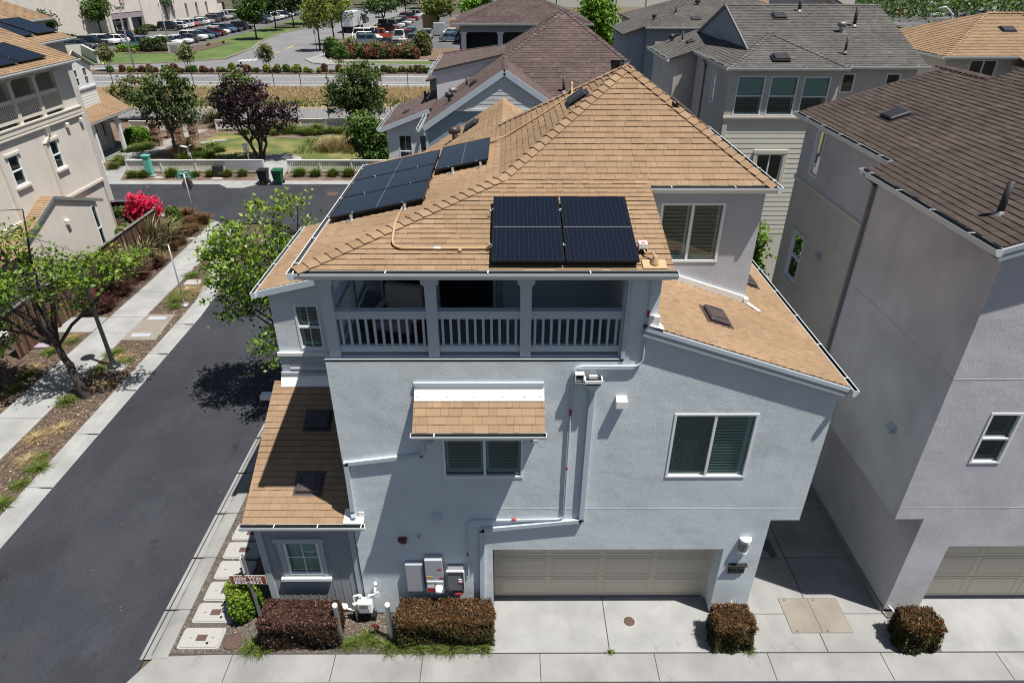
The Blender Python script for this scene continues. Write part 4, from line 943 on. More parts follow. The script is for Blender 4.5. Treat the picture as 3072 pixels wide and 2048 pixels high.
# armchair on the balcony
ch = thing('armchair', (-2.35, 11.3, 6.25), 'grey cushioned armchair in the left corner of the balcony', 'armchair')
M_ = Matrix.Rotation(-.25, 3, 'Z')
def cb(mb, x, y, z, sx, sy, sz): mb.obox(Vector((-2.15,11.3,6.25)) + M_ @ Vector((x, y, z)), sx, sy, sz, M=M_)
m = MB().use('wicker'); cb(m, 0, 0, .22, .95, .85, .30); cb(m, -.45, 0, .45, .10, .85, .36); cb(m, .45, 0, .45, .10, .85, .36); cb(m, 0, .40, .62, .95, .10, .62); m.build('frame', parent=ch, bevel=.02)
m = MB().use('cushion'); cb(m, 0, -.04, .46, .78, .72, .18); cb(m, 0, .30, .82, .78, .16, .52); cb(m, -.45, 0, .66, .14, .80, .05); cb(m, .45, 0, .66, .14, .80, .05); m.build('cushion', parent=ch, bevel=.03)
# ================================================================== NEIGHBOURING HOUSES
# ---- brown-roofed house on the right
N = thing('brown_roof_house', (11, 14, 0), 'grey stucco house with dark brown shingle roof at the right edge, across the narrow alley', 'house')
m = MB()
wall(m, (0,9.6,0), X_, NY, 8.55, 16, .10, 2.94, [(9.34,14.2,.1,2.14,.42)], mat='stucco_neighbor')
wall(m, (0,9.6,0), X_, NY, 7.95, 16, 2.94, [(7.95,8.93), (11.8,10.2), (16,8.8)], [(8.94,9.52,4.45,5.64)])
m.build('wall', parent=N)
m = MB()
wall(m, (8.55,0,0), Y_, NX, 9.6, 13.8, 0, 2.94, mat='stucco_neighbor_side')
wall(m, (7.95,0,0), Y_, NX, 9.6, 13.8, 2.94, 8.93)
m.face([(7.95,9.6,2.94), (8.55,9.6,2.94), (8.55,13.8,2.94), (7.95,13.8,2.94)])
wall(m, (0,13.8,0), X_, Y_, 7.95, 8.55, 2.94, 8.93)
wall(m, (8.55,0,0), Y_, NX, 13.8, 19.1, 7.33, 9.12, [(17.78,18.32,7.62,8.85)])
m.build('wall', parent=N)
m = MB(); wall(m, (8.55,0,0), Y_, NX, 13.8, 19.1, 0, 7.33, [(17.56,18.36,4.5,5.88)], mat='stucco_cream'); wall(m, (0,19.1,0), X_, Y_, 8.55, 16, 0, [(8.55,9.2), (11.8,10.3), (16,8.9)]); m.build('wall', parent=N)
m = MB().use('trim_cream'); m.box(8.51, 8.55, 13.8, 19.12, 7.26, 7.36); m.build('band_trim', parent=N)
m = MB().use('box_grey'); m.box(7.946, 7.951, 9.62, 13.8, 6.396, 6.402); m.box(8.546, 8.551, 13.8, 19.1, 6.386, 6.392); m.use('stucco_neighbor').box(7.95, 16, 9.597, 9.601, 6.393, 6.405); m.box(7.95, 16, 9.597, 9.601, 3.253, 3.265); m.build('joint_line', parent=N)
MB().use('concrete').box(8.50, 8.56, 9.62, 19, 0, .14).build('foundation', parent=N)
window(N, (8.55,0,0), Y_, NX, 17.78, 18.32, 7.62, 8.85, 'fixed', 'blind', name='window')
w_ = window(N, (8.55,0,0), Y_, NX, 17.56, 18.36, 4.5, 5.88, 'hung', 'blind')
m = MB().use('trim_cream'); m.box(8.50, 8.55, 17.44, 18.48, 5.90, 6.0); m.box(8.47, 8.55, 17.44, 18.48, 4.38, 4.47); m.build('window_trim', parent=N)
window(N, (0,9.6,0), X_, NY, 8.94, 9.52, 4.45, 5.64, 'hung', 'dim')
m = MB().use('trim_grey'); m.prism([(8.55,16.38,5.95), (8.42,16.38,5.88), (8.42,16.38,5.78), (8.55,16.38,5.78)], (0,.22,0)); m.build('dryer_vent', parent=N)
m = MB().use('trim_grey'); m.prism([(7.95,10.5,4.62), (7.82,10.5,4.55), (7.82,10.5,4.45), (7.95,10.5,4.45)], (0,.2,0)); m.build('dryer_vent', parent=N)
gd = MB().use('door_beige'); gd.box(9.34, 14.2, 10.02, 10.05, .02, 2.12)
for a, b in rows:
    for c, d in [(x+9.68, y+9.68) for x, y in gx]:
        for (e, f, g, h_) in ((c, d, a, a+.015), (c, d, b-.015, b), (c, c+.012, a, b), (d-.012, d, a, b)): gd.box(e, f, 10.013, 10.02, g, h_)
gd.use('box_dark')
for z in (.69, 1.35): gd.box(9.34, 14.2, 10.016, 10.02, z-.004, z+.004)
gd.box(9.34, 14.2, 10.0, 10.02, 0, .03); gd.build('garage_door', parent=N)
r = MB(); sN = .34
zN = lambda x: 8.99+sN*(x-7.70)
roof_plane(r, [(7.70,9.42,zN(7.70)), (7.70,13.9,zN(7.70)), (8.22,13.8,zN(8.22)), (8.22,13.8,zN(8.22)), (11.8,13.8,zN(11.8)), (11.8,9.42,zN(11.8))], 'brown_shingle', zref=zN(7.70))
roof_plane(r, [(8.22,13.8,zN(8.22)), (8.22,19.05,zN(8.22)), (11.8,18.75,zN(11.8)), (11.8,13.8,zN(11.8))], 'brown_shingle', zref=zN(7.70))
roof_plane(r, [(11.8,9.22,zN(11.8)), (16,9.22,zN(11.8)-1.43), (16,18.7,zN(11.8)-1.43), (11.8,18.7,zN(11.8))], 'brown_shingle')
roof_plane(r, [(11.8,13.6,zN(11.8)), (14.6,13.6,zN(14.6)), (14.6,16.8,zN(14.6)), (11.8,16.8,zN(11.8))], 'brown_shingle', zref=zN(7.70))
hipcaps(r, (11.8,19,zN(11.8)), (11.8,16.8,zN(11.8)), (-.3,0,1), (.3,0,1), 'brown_shingle', step=.22); hipcaps(r, (8.4,19.02,zN(8.4)), (11.8,18.75,zN(11.8)), (0,-.2,1), (0,.4,1), 'brown_shingle', step=.22, lift=.01)
r.build('roof', parent=N)
gutter(N, (7.70,9.36,zN(7.70)-.01), (7.70,13.92,zN(7.70)-.01), NX, step=1.15, first=.7); gutter(N, (8.22,13.85,zN(8.22)-.01), (8.22,19.1,zN(8.22)-.01), NX, step=1.0)
m = MB().use('trim_grey'); m.beam((7.68,9.40,8.86), (11.8,9.40,10.26), .02, .2, (0,0,1)); m.beam((7.68,9.388,8.92), (11.8,9.388,10.32), .02, .08, (0,0,1)); m.face([(7.70,9.41,8.80), (11.8,9.41,10.2), (11.8,9.6,10.2), (7.70,9.6,8.80)]); m.build('rake_board', parent=N)
m = MB().use('galv'); spout(m, [(7.60,13.72,8.93), (7.90,13.72,8.70), (7.90,13.72,.1)], .075, .075); m.build('downspout', parent=N)
m = MB().use('white_plastic'); m.tube(bent([(8.62,9.58,.25), (8.66,9.40,.25), (8.78,9.32,.02)], .04), .02, 6); m.build('hose_bib', parent=N)
u_, n_ = upn((-sN,0,1)); roofvent((9.45,16.38,zN(9.45)), u_, n_, 'dark box vent on the dark brown roof at the right', 'vent_black', w=.55, l=.5)
pipe_vent((8.26,10.45,zN(8.26)), .55, 'black pipe with metal boot on the dark brown roof', r=.055)
# ---- mauve-roofed house straight behind the main house (same plan, mirrored)
def TM(p): return (p[0], 46.6-p[1], p[2])
Q = thing('mauve_roof_house', (0, 32, 0), 'pale blue house with mauve shingle roof and white gable behind the tan roof', 'house')
def Q_FIT():
    for o in list(Q.children):
        if o == core_obj: continue
        for q in [o] + list(o.children):
            for v in q.data.vertices:      # parts were measured for a slightly nearer plane: set them back a metre
                v.co.x = (v.co.x + Q.location.x)*1.035 - Q.location.x; v.co.y = (v.co.y + Q.location.y)*1.035 - Q.location.y; v.co.z = 12.85 - (12.85 - v.co.z)*1.035
r = MB(); core_roof(r, TM, 'mauve_shingle'); roof_plane(r, [TM(p) for p in ((-.3,17.03,9.19), (4.3,17.03,9.19), (4.3,18.9,7.88), (-.3,18.9,7.88))], 'mauve_shingle'); core_obj = r.build('roof', parent=Q); r = MB()
roof_plane(r, [(-5.42,28.05,6.72), (-5.42,33.2,6.72), (-3.2,33.2,7.55), (-3.2,28.05,7.55)], 'mauve_shingle')
r.build('roof', parent=Q)
m = MB(); wall(m, (0,25.37,0), X_, NY, -2.0, 1.6, 7.98, [(-2.0,7.98), (-.16,9.30), (1.5,8.12), (1.6,7.98)], mat='siding_white')
for k in range(8):
    z = 8.04+k*.155; hw = (9.28-z)/.66-.05
    if hw > .1: m.prism([(-.16-hw,25.37,z), (-.16-hw,25.364,z), (-.16-hw+.0,25.37,z+.14)], (2*hw,0,0))
m.build('gable_siding', parent=Q)
m = MB(); wall(m, (0,25.41,0), X_, NY, -3.2, 2.0, 0, [(-3.2,7.25), (-2.0,8.02), (2.0,8.02)], mat='board_blue')
for i in range(26):
    x = -3.1+i*.2; m.box(x-.012, x+.012, 25.404, 25.41, 3, min(7.93, 7.3+.65*(x+3.2)))
wall(m, (-3.2,0,0), Y_, NX, 25.50, 30, 0, 7.3); wall(m, (-5.17,0,0), Y_, NX, 28.20, 33.3, 0, 6.7)
m.build('board_wall', parent=Q)
m = MB(); wall(m, (0,28.20,0), X_, NY, -5.17, -3.2, 0, [(-5.17,6.68), (-3.2,7.45)], [(-4.70,-4.14,5.05,6.42), (-3.82,-3.4,5.05,6.42)], mat='stucco_white')
wall(m, (0,30.05,0), X_, NY, -3.15, .3, 6.5, [(-3.15,8.55), (-.16,9.25), (.3,9.25)], mat='stucco_white'); wall(m, (-3.1,0,0), Y_, NX, 30.05, 35.5, 0, 8.55, mat='stucco_far')
wall(m, (4.6,0,0), Y_, X_, 28.8, 35, 0, 9.2)
m.build('wall', parent=Q)
window(Q, (0,28.20,0), X_, NY, -4.70, -4.14, 5.05, 6.42, 'hung', 'dim', grid=True); window(Q, (0,28.20,0), X_, NY, -3.82, -3.4, 5.05, 6.42, 'hung', 'dim')
m = MB().use('trim_blue')
for s in (-1, 1): m.beam((-.16,25.31,9.31), (-.16+s*3.1,25.31,9.31-3.1*.648), .04, .20, (0,0,1))
m.use('trim_white').box(-2.05, 1.7, 25.34, 25.39, 7.94, 8.02); m.use('trim_blue'); m.face([(-.16,25.33,9.2), (-3.2,25.33,7.23), (-3.2,25.5,7.23), (-.16,25.5,9.2)]); m.face([(-.16,25.33,9.2), (2.4,25.33,7.54), (2.4,25.5,7.54), (-.16,25.5,9.2)])
m.beam((-5.44,28.03,6.63), (-3.3,28.03,7.43), .03, .18, (0,0,1)); m.beam((-3.38,30.0,8.57), (-.16,30.0,9.32), .04, .16, (0,0,1)); m.box(-3.2, -3.1, 25.38, 25.41, 0, 7.2)
m.build('rake_board', parent=Q)
gutter(Q, (-3.42,25.4,7.29), (-3.42,30.0,7.29), NX, step=1.2); gutter(Q, (-5.44,28.0,6.71), (-5.44,33.2,6.71), NX, step=1.2); gutter(Q, (-3.37,30.0,8.65), (-3.37,35.8,8.65), NX, step=1.2)
Q_FIT()
u_, n_ = upn((0,-.70,1)); roofvent((2.17,30.9,10.00), u_, n_, 'pale box vent high on the mauve roof face', 'box_grey', .62, .45)
pipe_vent((2.25,28.1,8.18), .55, 'grey-capped black pipe low on the mauve roof beside the tan hip', r=.06)
u_, n_ = upn((-.648,0,1)); roofvent((-1.46,28.3,8.45), u_, n_, 'slim dark vent beside the pipe on the mauve gable roof', 'vent_black', .5, .3); pipe_vent((-1.77,29.0,8.22), .4, 'short pipe on the mauve gable roof slope', r=.045)
goose_vent((-2.36,28.9,7.86), 'upper black and silver capped vent on the mauve roof', 'galv', .5); goose_vent((-2.43,27.9,7.84), 'lower black and silver capped vent on the mauve roof', 'vent_black', .5)
u_, n_ = upn((-.374,0,1)); roofvent((-4.65,30.7,6.83), u_, n_, 'dark vent on the low mauve side roof', 'vent_black', .5, .35); pipe_vent((-3.88,31.7,7.1), .5, 'black pipe at the back of the low mauve side roof', r=.06)
# ---- the house behind it with a roofed porch
K = thing('porch_house', (1, 50, 0), 'house with mauve hip roof and white porch posts behind the mauve gable house', 'house')
r = MB(); z0 = 9.32
roof_plane(r, [(-3.6,46.1,z0), (5.4,46.1,z0), (1.0,50.9,z0+1.62), (.9,50.9,z0+1.62)], 'mauve_shingle'); roof_plane(r, [(-3.6,46.1,z0), (.9,50.9,z0+1.62), (-3.6,55.7,z0)], 'mauve_shingle'); roof_plane(r, [(5.4,46.1,z0), (5.4,55.7,z0), (1.0,50.9,z0+1.62)], 'mauve_shingle'); roof_plane(r, [(-3.6,55.7,z0), (.9,50.9,z0+1.62), (1.0,50.9,z0+1.62), (5.4,55.7,z0)], 'mauve_shingle')
hipcaps(r, (-3.6,46.1,z0), (.9,50.9,z0+1.62), (-.33,0,1), (0,-.33,1), 'mauve_shingle'); hipcaps(r, (5.4,46.1,z0), (1.0,50.9,z0+1.62), (0,-.33,1), (.33,0,1), 'mauve_shingle')
roof_plane(r, [(-4.9,40.6,6.7), (-2.6,40.6,7.3), (-2.6,46,7.3), (-4.9,46,6.7)], 'mauve_shingle')
r.build('roof', parent=K)
m = MB(); wall(m, (0,46.45,0), X_, NY, -3.2, 5.0, 8.78, 9.25, mat='stucco_far'); wall(m, (0,46.45,0), X_, NY, -3.2, 5.0, 0, 6.9); wall(m, (-3.2,0,0), Y_, NX, 46.45, 55.3, 0, 9.25); wall(m, (-4.7,0,0), Y_, NX, 41, 46, 0, 6.7); wall(m, (0,41,0), X_, NY, -4.7, -2.6, 0, 7.0)
wall(m, (0,48.9,0), X_, NY, -3.2, 5.0, 6.9, 9.25, mat='interior_mid'); m.use('stucco_far'); m.box(-3.2, 5.0, 46.45, 48.9, 6.85, 6.9); wall(m, (5.0,0,0), Y_, X_, 46.45, 55.3, 0, 9.25)
m.build('wall', parent=K)
for x in (-2.95, -.55, 1.85, 4.3): MB().use('trim_white').box(x-.16, x+.16, 46.5, 46.8, 6.9, 8.8).box(x-.22, x+.22, 46.44, 46.86, 8.66, 8.8).build('post', parent=K)
gutter(K, (-3.65,46.1,z0), (5.45,46.1,z0), NY, step=2)
# ---- grey-roofed house with lap siding and three tall windows
G_ = thing('grey_roof_house', (12, 31, 0), 'taupe house with grey shingle roof, three tall windows and pale lap siding', 'house')
r = MB(); zb = 9.30
roof_plane(r, [(8.5,26.76,zb), (13.1,26.76,zb), (10.8,29.35,zb+.34*2.85)], 'grey_shingle'); roof_plane(r, [(8.5,26.76,zb), (10.8,29.35,zb+.97), (10.8,32,zb+.782+.187), (8.5,32,zb)], 'grey_shingle', zref=zb)
roof_plane(r, [(13.1,26.76,zb), (13.1,29.3,zb), (10.8,29.35,zb+.97)], 'grey_shingle')
roof_plane(r, [(7.35,32.0,8.95), (7.35,36.9,8.95), (9.7,36.9,9.75), (9.7,32.0,9.75)], 'grey_shingle', zref=8.95); roof_plane(r, [(8.4,29.8,9.27), (9.7,29.8,9.71), (9.7,32.1,9.71), (8.4,32.1,9.27)], 'grey_shingle')
roof_plane(r, [(9.58,27.12,9.31), (16.35,27.12,9.31), (16.35,32.1,11.16), (9.58,32.1,11.16)], 'grey_shingle'); roof_plane(r, [(9.58,32.1,11.16), (16.35,32.1,11.16), (16.35,37.3,9.31), (9.58,37.3,9.31)], 'grey_shingle')
hipcaps(r, (8.5,26.76,zb), (10.8,29.35,zb+.97), (-.34,0,1), (0,-.34,1), 'grey_shingle', step=.22); hipcaps(r, (13.1,26.76,zb), (10.8,29.35,zb+.97), (0,-.34,1), (.34,0,1), 'grey_shingle', step=.22)
hipcaps(r, (9.6,32.1,11.17), (16.3,32.1,11.17), (0,-.35,1), (0,.35,1), 'grey_shingle', step=.3, lift=.015)
r.build('roof', parent=G_)
m = MB(); m.use('stucco_far').face([(9.62,28.1,9.72), (9.62,32.1,11.08), (9.62,36.4,9.55), (9.62,36.4,9.4), (9.62,28.1,9.4)]); m.build('gable_wall', parent=G_)
m = MB().use('trim_dark'); m.beam((9.56,27.6,9.52), (9.56,32.1,11.12), .05, .12, (0,0,1)); m.beam((9.56,32.1,11.12), (9.56,37.2,9.32), .05, .12, (0,0,1)); m.build('rake_board', parent=G_)
m = MB()
wh = [(8.95,10.02,7.50,8.96), (10.25,11.32,7.50,8.95), (11.55,12.58,7.48,8.93)]
wall(m, (0,26.9,0), X_, NY, 8.60, 12.95, 7.44, 9.22, wh, mat='stucco_grey'); wall(m, (8.60,0,0), Y_, NX, 26.9, 31.9, 6.6, 9.22, [(28.6,29.15,7.66,8.85)])
wall(m, (0,27.3,0), X_, NY, 12.95, 16.1, 0, 9.22, [(13.2,13.7,8.30,9.0), (14.95,15.5,8.3,9.0)]); wall(m, (12.95,0,0), Y_, X_, 26.9, 27.3, 0, 9.22)
wall(m, (0,32.15,0), X_, NY, 7.6, 9.62, 0, [(7.6,8.97), (9.62,9.68)]); wall(m, (7.6,0,0), Y_, NX, 31.9, 36.8, 0, 8.95); wall(m, (0,36.8,0), X_, Y_, 7.6, 16.1, 0, 9.2); wall(m, (16.1,0,0), Y_, X_, 27.3, 37, 0, [(27.3,9.3), (32.1,11.0), (37,9.3)])
m.build('wall', parent=G_)
m = MB(); wall(m, (8.62,0,0), Y_, NX, 26.9, 31.9, 0, 6.6, mat='stucco_cream'); m.build('wall', parent=G_)
m = MB(); wall(m, (0,26.93,0), X_, NY, 8.64, 12.95, 0, 7.40, [(10.28,11.34,4.86,5.94)], mat='siding_cream')
z = 2.5
while z < 7.2:
    for a, b in (((8.8, 12.9),) if z > 6.1 or z < 4.5 else ((8.8, 10.12), (11.5, 12.9))): m.prism([(a,26.93,z), (a,26.922,z), (a,26.93,z+.2)], (b-a,0,0))
    z += .205
m.build('siding_wall', parent=G_)
m = MB().use('trim_cream'); m.box(8.58, 12.97, 26.84, 26.93, 7.38, 7.46); m.box(8.62, 12.97, 26.87, 26.93, 7.2, 7.38); m.box(8.62, 8.80, 26.88, 26.93, 0, 7.2); m.box(10.10, 11.52, 26.87, 26.93, 5.97, 6.12); m.box(10.12, 10.26, 26.88, 26.93, 4.7, 5.97); m.box(11.36, 11.50, 26.88, 26.93, 4.7, 5.97); m.build('trim', parent=G_)
for h in wh: window(G_, (0,26.9,0), X_, NY, h[0], h[1], h[2], h[3], 'hung', 'louver', closed=(False, True))
window(G_, (0,26.93,0), X_, NY, 10.28, 11.34, 4.86, 5.94, 'slider', 'none'); window(G_, (0,27.3,0), X_, NY, 13.2, 13.7, 8.30, 9.0, 'fixed', 'none'); window(G_, (0,27.3,0), X_, NY, 14.95, 15.5, 8.3, 9.0, 'fixed', 'none'); window(G_, (8.60,0,0), Y_, NX, 28.6, 29.15, 7.66, 8.85, 'hung', 'dim')
gutter(G_, (8.45,26.76,zb), (13.15,26.76,zb), NY, step=1.3); gutter(G_, (8.48,26.66,zb), (8.48,31.9,zb), NX, step=1.2); gutter(G_, (12.95,27.12,9.31), (16.4,27.12,9.31), NY, step=1.3); gutter(G_, (7.33,31.95,8.95), (7.33,36.9,8.95), NX, step=1.3)
m = MB().use('galv'); spout(m, [(8.44,30.3,9.15), (8.56,30.3,8.9), (8.56,30.3,2)], .08, .08); m.build('downspout', parent=G_)
u_, n_ = upn((0,-.34,1)); roofvent((10.62,27.33,zb+.28), u_, n_, 'dark box vent on the hipped bay of the grey roof', 'vent_black', .62, .42); roofvent((11.61,31.0,10.77), upn((0,-.354,1))[0], upn((0,-.354,1))[1], 'dark box vent near the ridge of the grey roof', 'vent_black', .55, .45)
u_, n_ = upn((-.34,0,1)); roofvent((8.75,34.2,9.43), u_, n_, 'small dark vent on the grey side roof', 'vent_black', .45, .3)
pipe_vent((12.63,31.5,10.95), .5, 'black pipe on the ridge of the grey roof', r=.07); pipe_vent((14.55,30.19,10.48), .7, 'tall black pipe at the right of the grey roof', r=.07); pipe_vent((13.38,27.98,9.70), .55, 'black pipe low on the grey roof', r=.05); pipe_vent((8.6,35.2,9.38), .45, 'thin pipe on the grey side roof', r=.04)
goose_vent((13.82,29.7,10.32), 'round-capped grey vent on the grey roof', 'galv', 0); goose_vent((8.3,36.2,9.25), 'black capped vent at the far end of the grey side roof', 'vent_black', 0)
# ---- blue-grey house further back
J = thing('far_blue_house', (13, 50, 0), 'blue-grey stucco house with grey hip roof left of the grey gable', 'house')
r = MB(); zf = 9.3
roof_plane(r, [(8.45,44.0,zf), (20,44.0,zf), (14.5,49.6,zf+1.9), (14.0,49.6,zf+1.9)], 'grey_shingle'); roof_plane(r, [(8.45,44.0,zf), (14.0,49.6,zf+1.9), (8.45,55.2,zf)], 'grey_shingle'); roof_plane(r, [(20,44,zf), (20,55.2,zf), (14.5,49.6,zf+1.9)], 'grey_shingle'); roof_plane(r, [(7.1,44.4,8.85), (7.1,50,8.85), (8.6,50,9.36), (8.6,44.4,9.36)], 'grey_shingle')
hipcaps(r, (8.45,44.0,zf), (14.0,49.6,zf+1.9), (-.34,0,1), (0,-.34,1), 'grey_shingle', step=.25); r.build('roof', parent=J)
m = MB(); wall(m, (0,44.4,0), X_, NY, 8.6, 19.6, 0, 9.22, [(10.1,11.0,7.3,8.9), (12.2,13.1,7.3,8.9)], mat='stucco_far'); wall(m, (8.6,0,0), Y_, NX, 44.4, 54.8, 0, 9.22); wall(m, (7.4,0,0), Y_, NX, 44.7, 50, 0, 8.85); wall(m, (0,44.7,0), X_, NY, 7.4, 8.6, 0, [(7.4,8.85), (8.6,9.2)]); m.build('wall', parent=J)
window(J, (0,44.4,0), X_, NY, 10.1, 11.0, 7.3, 8.9, 'hung', 'louver'); window(J, (0,44.4,0), X_, NY, 12.2, 13.1, 7.3, 8.9, 'hung', 'dim')
gutter(J, (8.4,44.0,zf), (20,44.0,zf), NY, step=2)
u_, n_ = upn((0,-.34,1)); roofvent((11.7,45.1,zf+.36), u_, n_, 'dark box vent low on the farthest grey roof', 'vent_black', .6, .4); pipe_vent((10.57,45.8,zf+.6), .5, 'thin pipe on the farthest grey roof', r=.05); goose_vent((12.2,47.1,zf+1.02), 'round-capped vent high on the farthest grey roof', 'vent_black'); goose_vent((9.25,45.9,zf+.25), 'black capped vent on the left slope of the farthest grey roof', 'vent_black', 1)
# ---- tan-roofed house at the upper right
T_ = thing('tan_roof_house', (23, 36, 0), 'house with tan hip roof at the upper right edge beyond the grey roof', 'house')
r = MB(); zt_ = 9.32
roof_plane(r, [(18.75,30.1,zt_), (30,30.1,zt_), (26,34.2,zt_+1.4), (22.6,34.2,zt_+1.4)], 'tan_shingle'); roof_plane(r, [(18.75,30.1,zt_), (22.6,34.2,zt_+1.4), (18.75,38.2,zt_)], 'tan_shingle'); roof_plane(r, [(22.6,34.2,zt_+1.4), (26,34.2,zt_+1.4), (30,38.2,zt_), (18.75,38.2,zt_)], 'tan_shingle'); roof_plane(r, [(21.9,28.4,8.85), (30,28.4,8.85), (30,30.9,9.5), (21.9,30.9,9.5)], 'tan_shingle')
hipcaps(r, (18.75,30.1,zt_), (22.6,34.2,zt_+1.4), (-.34,0,1), (0,-.34,1), 'tan_shingle', step=.25); hipcaps(r, (22.6,34.2,zt_+1.42), (26,34.2,zt_+1.42), (0,-.34,1), (0,.34,1), 'tan_shingle', step=.3); r.build('roof', parent=T_)
m = MB(); wall(m, (0,30.5,0), X_, NY, 19.1, 29.6, 0, 9.25, [(20.2,21.4,8.2,9.1)], mat='stucco_grey'); wall(m, (19.1,0,0), Y_, NX, 30.5, 37.8, 0, 9.25, [(33,33.8,7.9,8.9)]); wall(m, (0,28.6,0), X_, NY, 22.1, 29.6, 0, 8.85); wall(m, (22.1,0,0), Y_, NX, 28.6, 30.5, 0, 8.9); m.build('wall', parent=T_)
window(T_, (0,30.5,0), X_, NY, 20.2, 21.4, 8.2, 9.1, 'slider', 'none'); window(T_, (19.1,0,0), Y_, NX, 33, 33.8, 7.9, 8.9, 'hung', 'dim')
gutter(T_, (18.7,30.1,zt_), (30,30.1,zt_), NY, step=2); gutter(T_, (18.73,30.0,zt_), (18.73,38.2,zt_), NX, step=2)
u_, n_ = upn((0,-.34,1)); roofvent((22.71,32.5,zt_+.82), u_, n_, 'dark box vent on the far tan roof at the upper right', 'vent_black', .6, .45); pipe_vent((24.4,33.8,zt_+1.25), .6, 'black pipe near the ridge of the far tan roof', r=.07)
# stucco house with swept gable behind
V_ = thing('swept_gable_house', (21, 48, 0), 'plain grey stucco gable wall with swept roofline behind the grey roof', 'house')
prof = [(15.0,11.4), (17.0,11.35), (18.3,11.0), (19.4,10.45), (20.6,10.0), (23.2,9.25), (26.0,8.7)]
m = MB(); wall(m, (0,42.0,0), X_, NY, 15.0, 26.0, 0, prof, [(17.1,17.8,8.0,9.0)], mat='stucco_grey'); m.build('wall', parent=V_)
m = MB().use('trim_grey')
for (a, b), (c, d) in zip(prof, prof[1:]): m.beam((a,41.9,b+.02), (c,41.9,d+.02), .12, .22, (0,0,1))
m.build('rake_board', parent=V_)
r = MB()
for (a, b), (c, d) in zip(prof[1:], prof[2:]): roof_plane(r, [(a,41.8,b+.15), (c,41.8,d+.15), (c,50,d+.15), (a,50,b+.15)], 'grey_shingle', deck=.05)
roof_plane(r, [(13.5,52,10.1), (19,52,10.1), (19,56,11.4), (13.5,56,11.4)], 'tan_shingle'); r.use('stucco_grey').box(13.8, 18.8, 52.3, 55, 0, 10.0)
r.build('roof', parent=V_); window(V_, (0,42.0,0), X_, NY, 17.1, 17.8, 8.0, 9.0, 'fixed', 'none')
# small gabled entry between the grey house and the alley
S_ = thing('entry_porch', (11.5, 25.2, 0), 'small sage-green gabled entry roof low between the tan roof corner and the alley wall', 'porch')
r = MB(); roof_plane(r, [(6.6,24.3,2.75), (6.6,26.9,2.75), (8.0,26.9,3.45), (8.0,24.3,3.45)], 'grey_shingle'); roof_plane(r, [(8.0,24.3,3.45), (8.0,26.9,3.45), (9.4,26.9,2.75), (9.4,24.3,2.75)], 'grey_shingle'); r.build('roof', parent=S_)
m = MB(); wall(m, (0,24.6,0), X_, NY, 6.8, 9.2, 0, [(6.8,2.75), (8.0,3.35), (9.2,2.75)], mat='siding_cream')
for k in range(12): m.prism([(6.8,24.6,.4+k*.2), (6.8,24.59,.4+k*.2), (6.8,24.6,.6+k*.2)], (2.4,0,0))
m.build('siding_wall', parent=S_)
# ---- left house across the street
L_ = thing('beige_house', (-24, 27, 0), 'beige stucco house with tan roof, solar panels and slatted balcony at the left edge', 'house')
m = MB()
hw = [(25.99-.0,26.62,4.86,5.98), (28.70,29.20,4.84,5.97)]
wall(m, (-20,0,0), Y_, X_, 14, 31.6, 3.55, 6.95, [(25.98,26.64,4.84,6.0), (28.68,29.26,4.80,5.98), (22.2,22.8,4.84,6.0)], mat='stucco_left')
wall(m, (-20.06,0,0), Y_, X_, 14, 31.55, 0, 3.55); wall(m, (0,31.6,0), X_, Y_, -26, -20, 0, 8.9); wall(m, (-20,0,0), Y_, X_, 30.72, 31.6, 6.95, 8.9)
wall(m, (-22.6,0,0), Y_, X_, 14, 30.7, 6.95, 8.9, [(24,26.4,7,8.6,.3), (27.6,28.9,7,8.6,.3)]); wall(m, (0,30.72,0), X_, NY, -22.6, -20, 6.95, 8.9); m.box(-22.6, -20, 14, 30.72, 6.9, 6.95)
m.build('wall', parent=L_)
m = MB().use('interior_dark'); m.box(-22.95, -22.9, 23.9, 29, 7, 8.7); m.use('trim_cream'); m.box(-20.2, -19.98, 14, 31.6, 8.64, 8.9); m.box(-22.6, -19.98, 14, 31.6, 8.9, 8.93); m.build('balcony_frame', parent=L_)
for y in (18.0, 20.2, 22.6, 24.55, 26.05, 27.58, 29.13, 30.62): MB().use('trim_cream').box(-20.19, -19.99, y-.1, y+.1, 6.98, 8.66).box(-20.23, -19.95, y-.15, y+.15, 8.56, 8.66).build('post', parent=L_)
for a, b in ((22.7, 24.45), (24.65, 25.95), (26.15, 27.48), (27.68, 29.03), (29.23, 30.52)): railing(L_, (-20.08, a), (-20.08, b), 11, 7.10, 7.95, X_, mat='trim_cream')
m = MB().use('trim_cream'); m.box(-20.0, -19.90, 14, 31.66, 6.93, 6.99); m.box(-20.0, -19.93, 14, 31.64, 6.72, 6.93); m.box(-20, -19.90, 14, 31.64, 6.60, 6.66); m.box(-20, -19.95, 14, 31.66, 3.46, 3.58); m.build('band_trim', parent=L_)
for a, b, c, d in ((25.98,26.64,4.84,6.0), (28.68,29.26,4.80,5.98), (22.2,22.8,4.84,6.0)):
    window(L_, (-20,0,0), Y_, X_, a, b, c, d, 'hung', 'blind')
    m = MB().use('trim_cream'); m.box(-20, -19.93, a-.12, b+.12, d+.03, d+.14); m.box(-20, -19.90, a-.12, b+.12, c-.12, c-.03); m.build('window_trim', parent=L_)
for y in (30.1, 31.2): m = MB().use('trim_cream'); m.prism([(-20,y,6.52), (-19.87,y,6.45), (-19.87,y,6.30), (-20,y,6.30)], (0,.2,0)); m.build('dryer_vent', parent=L_)
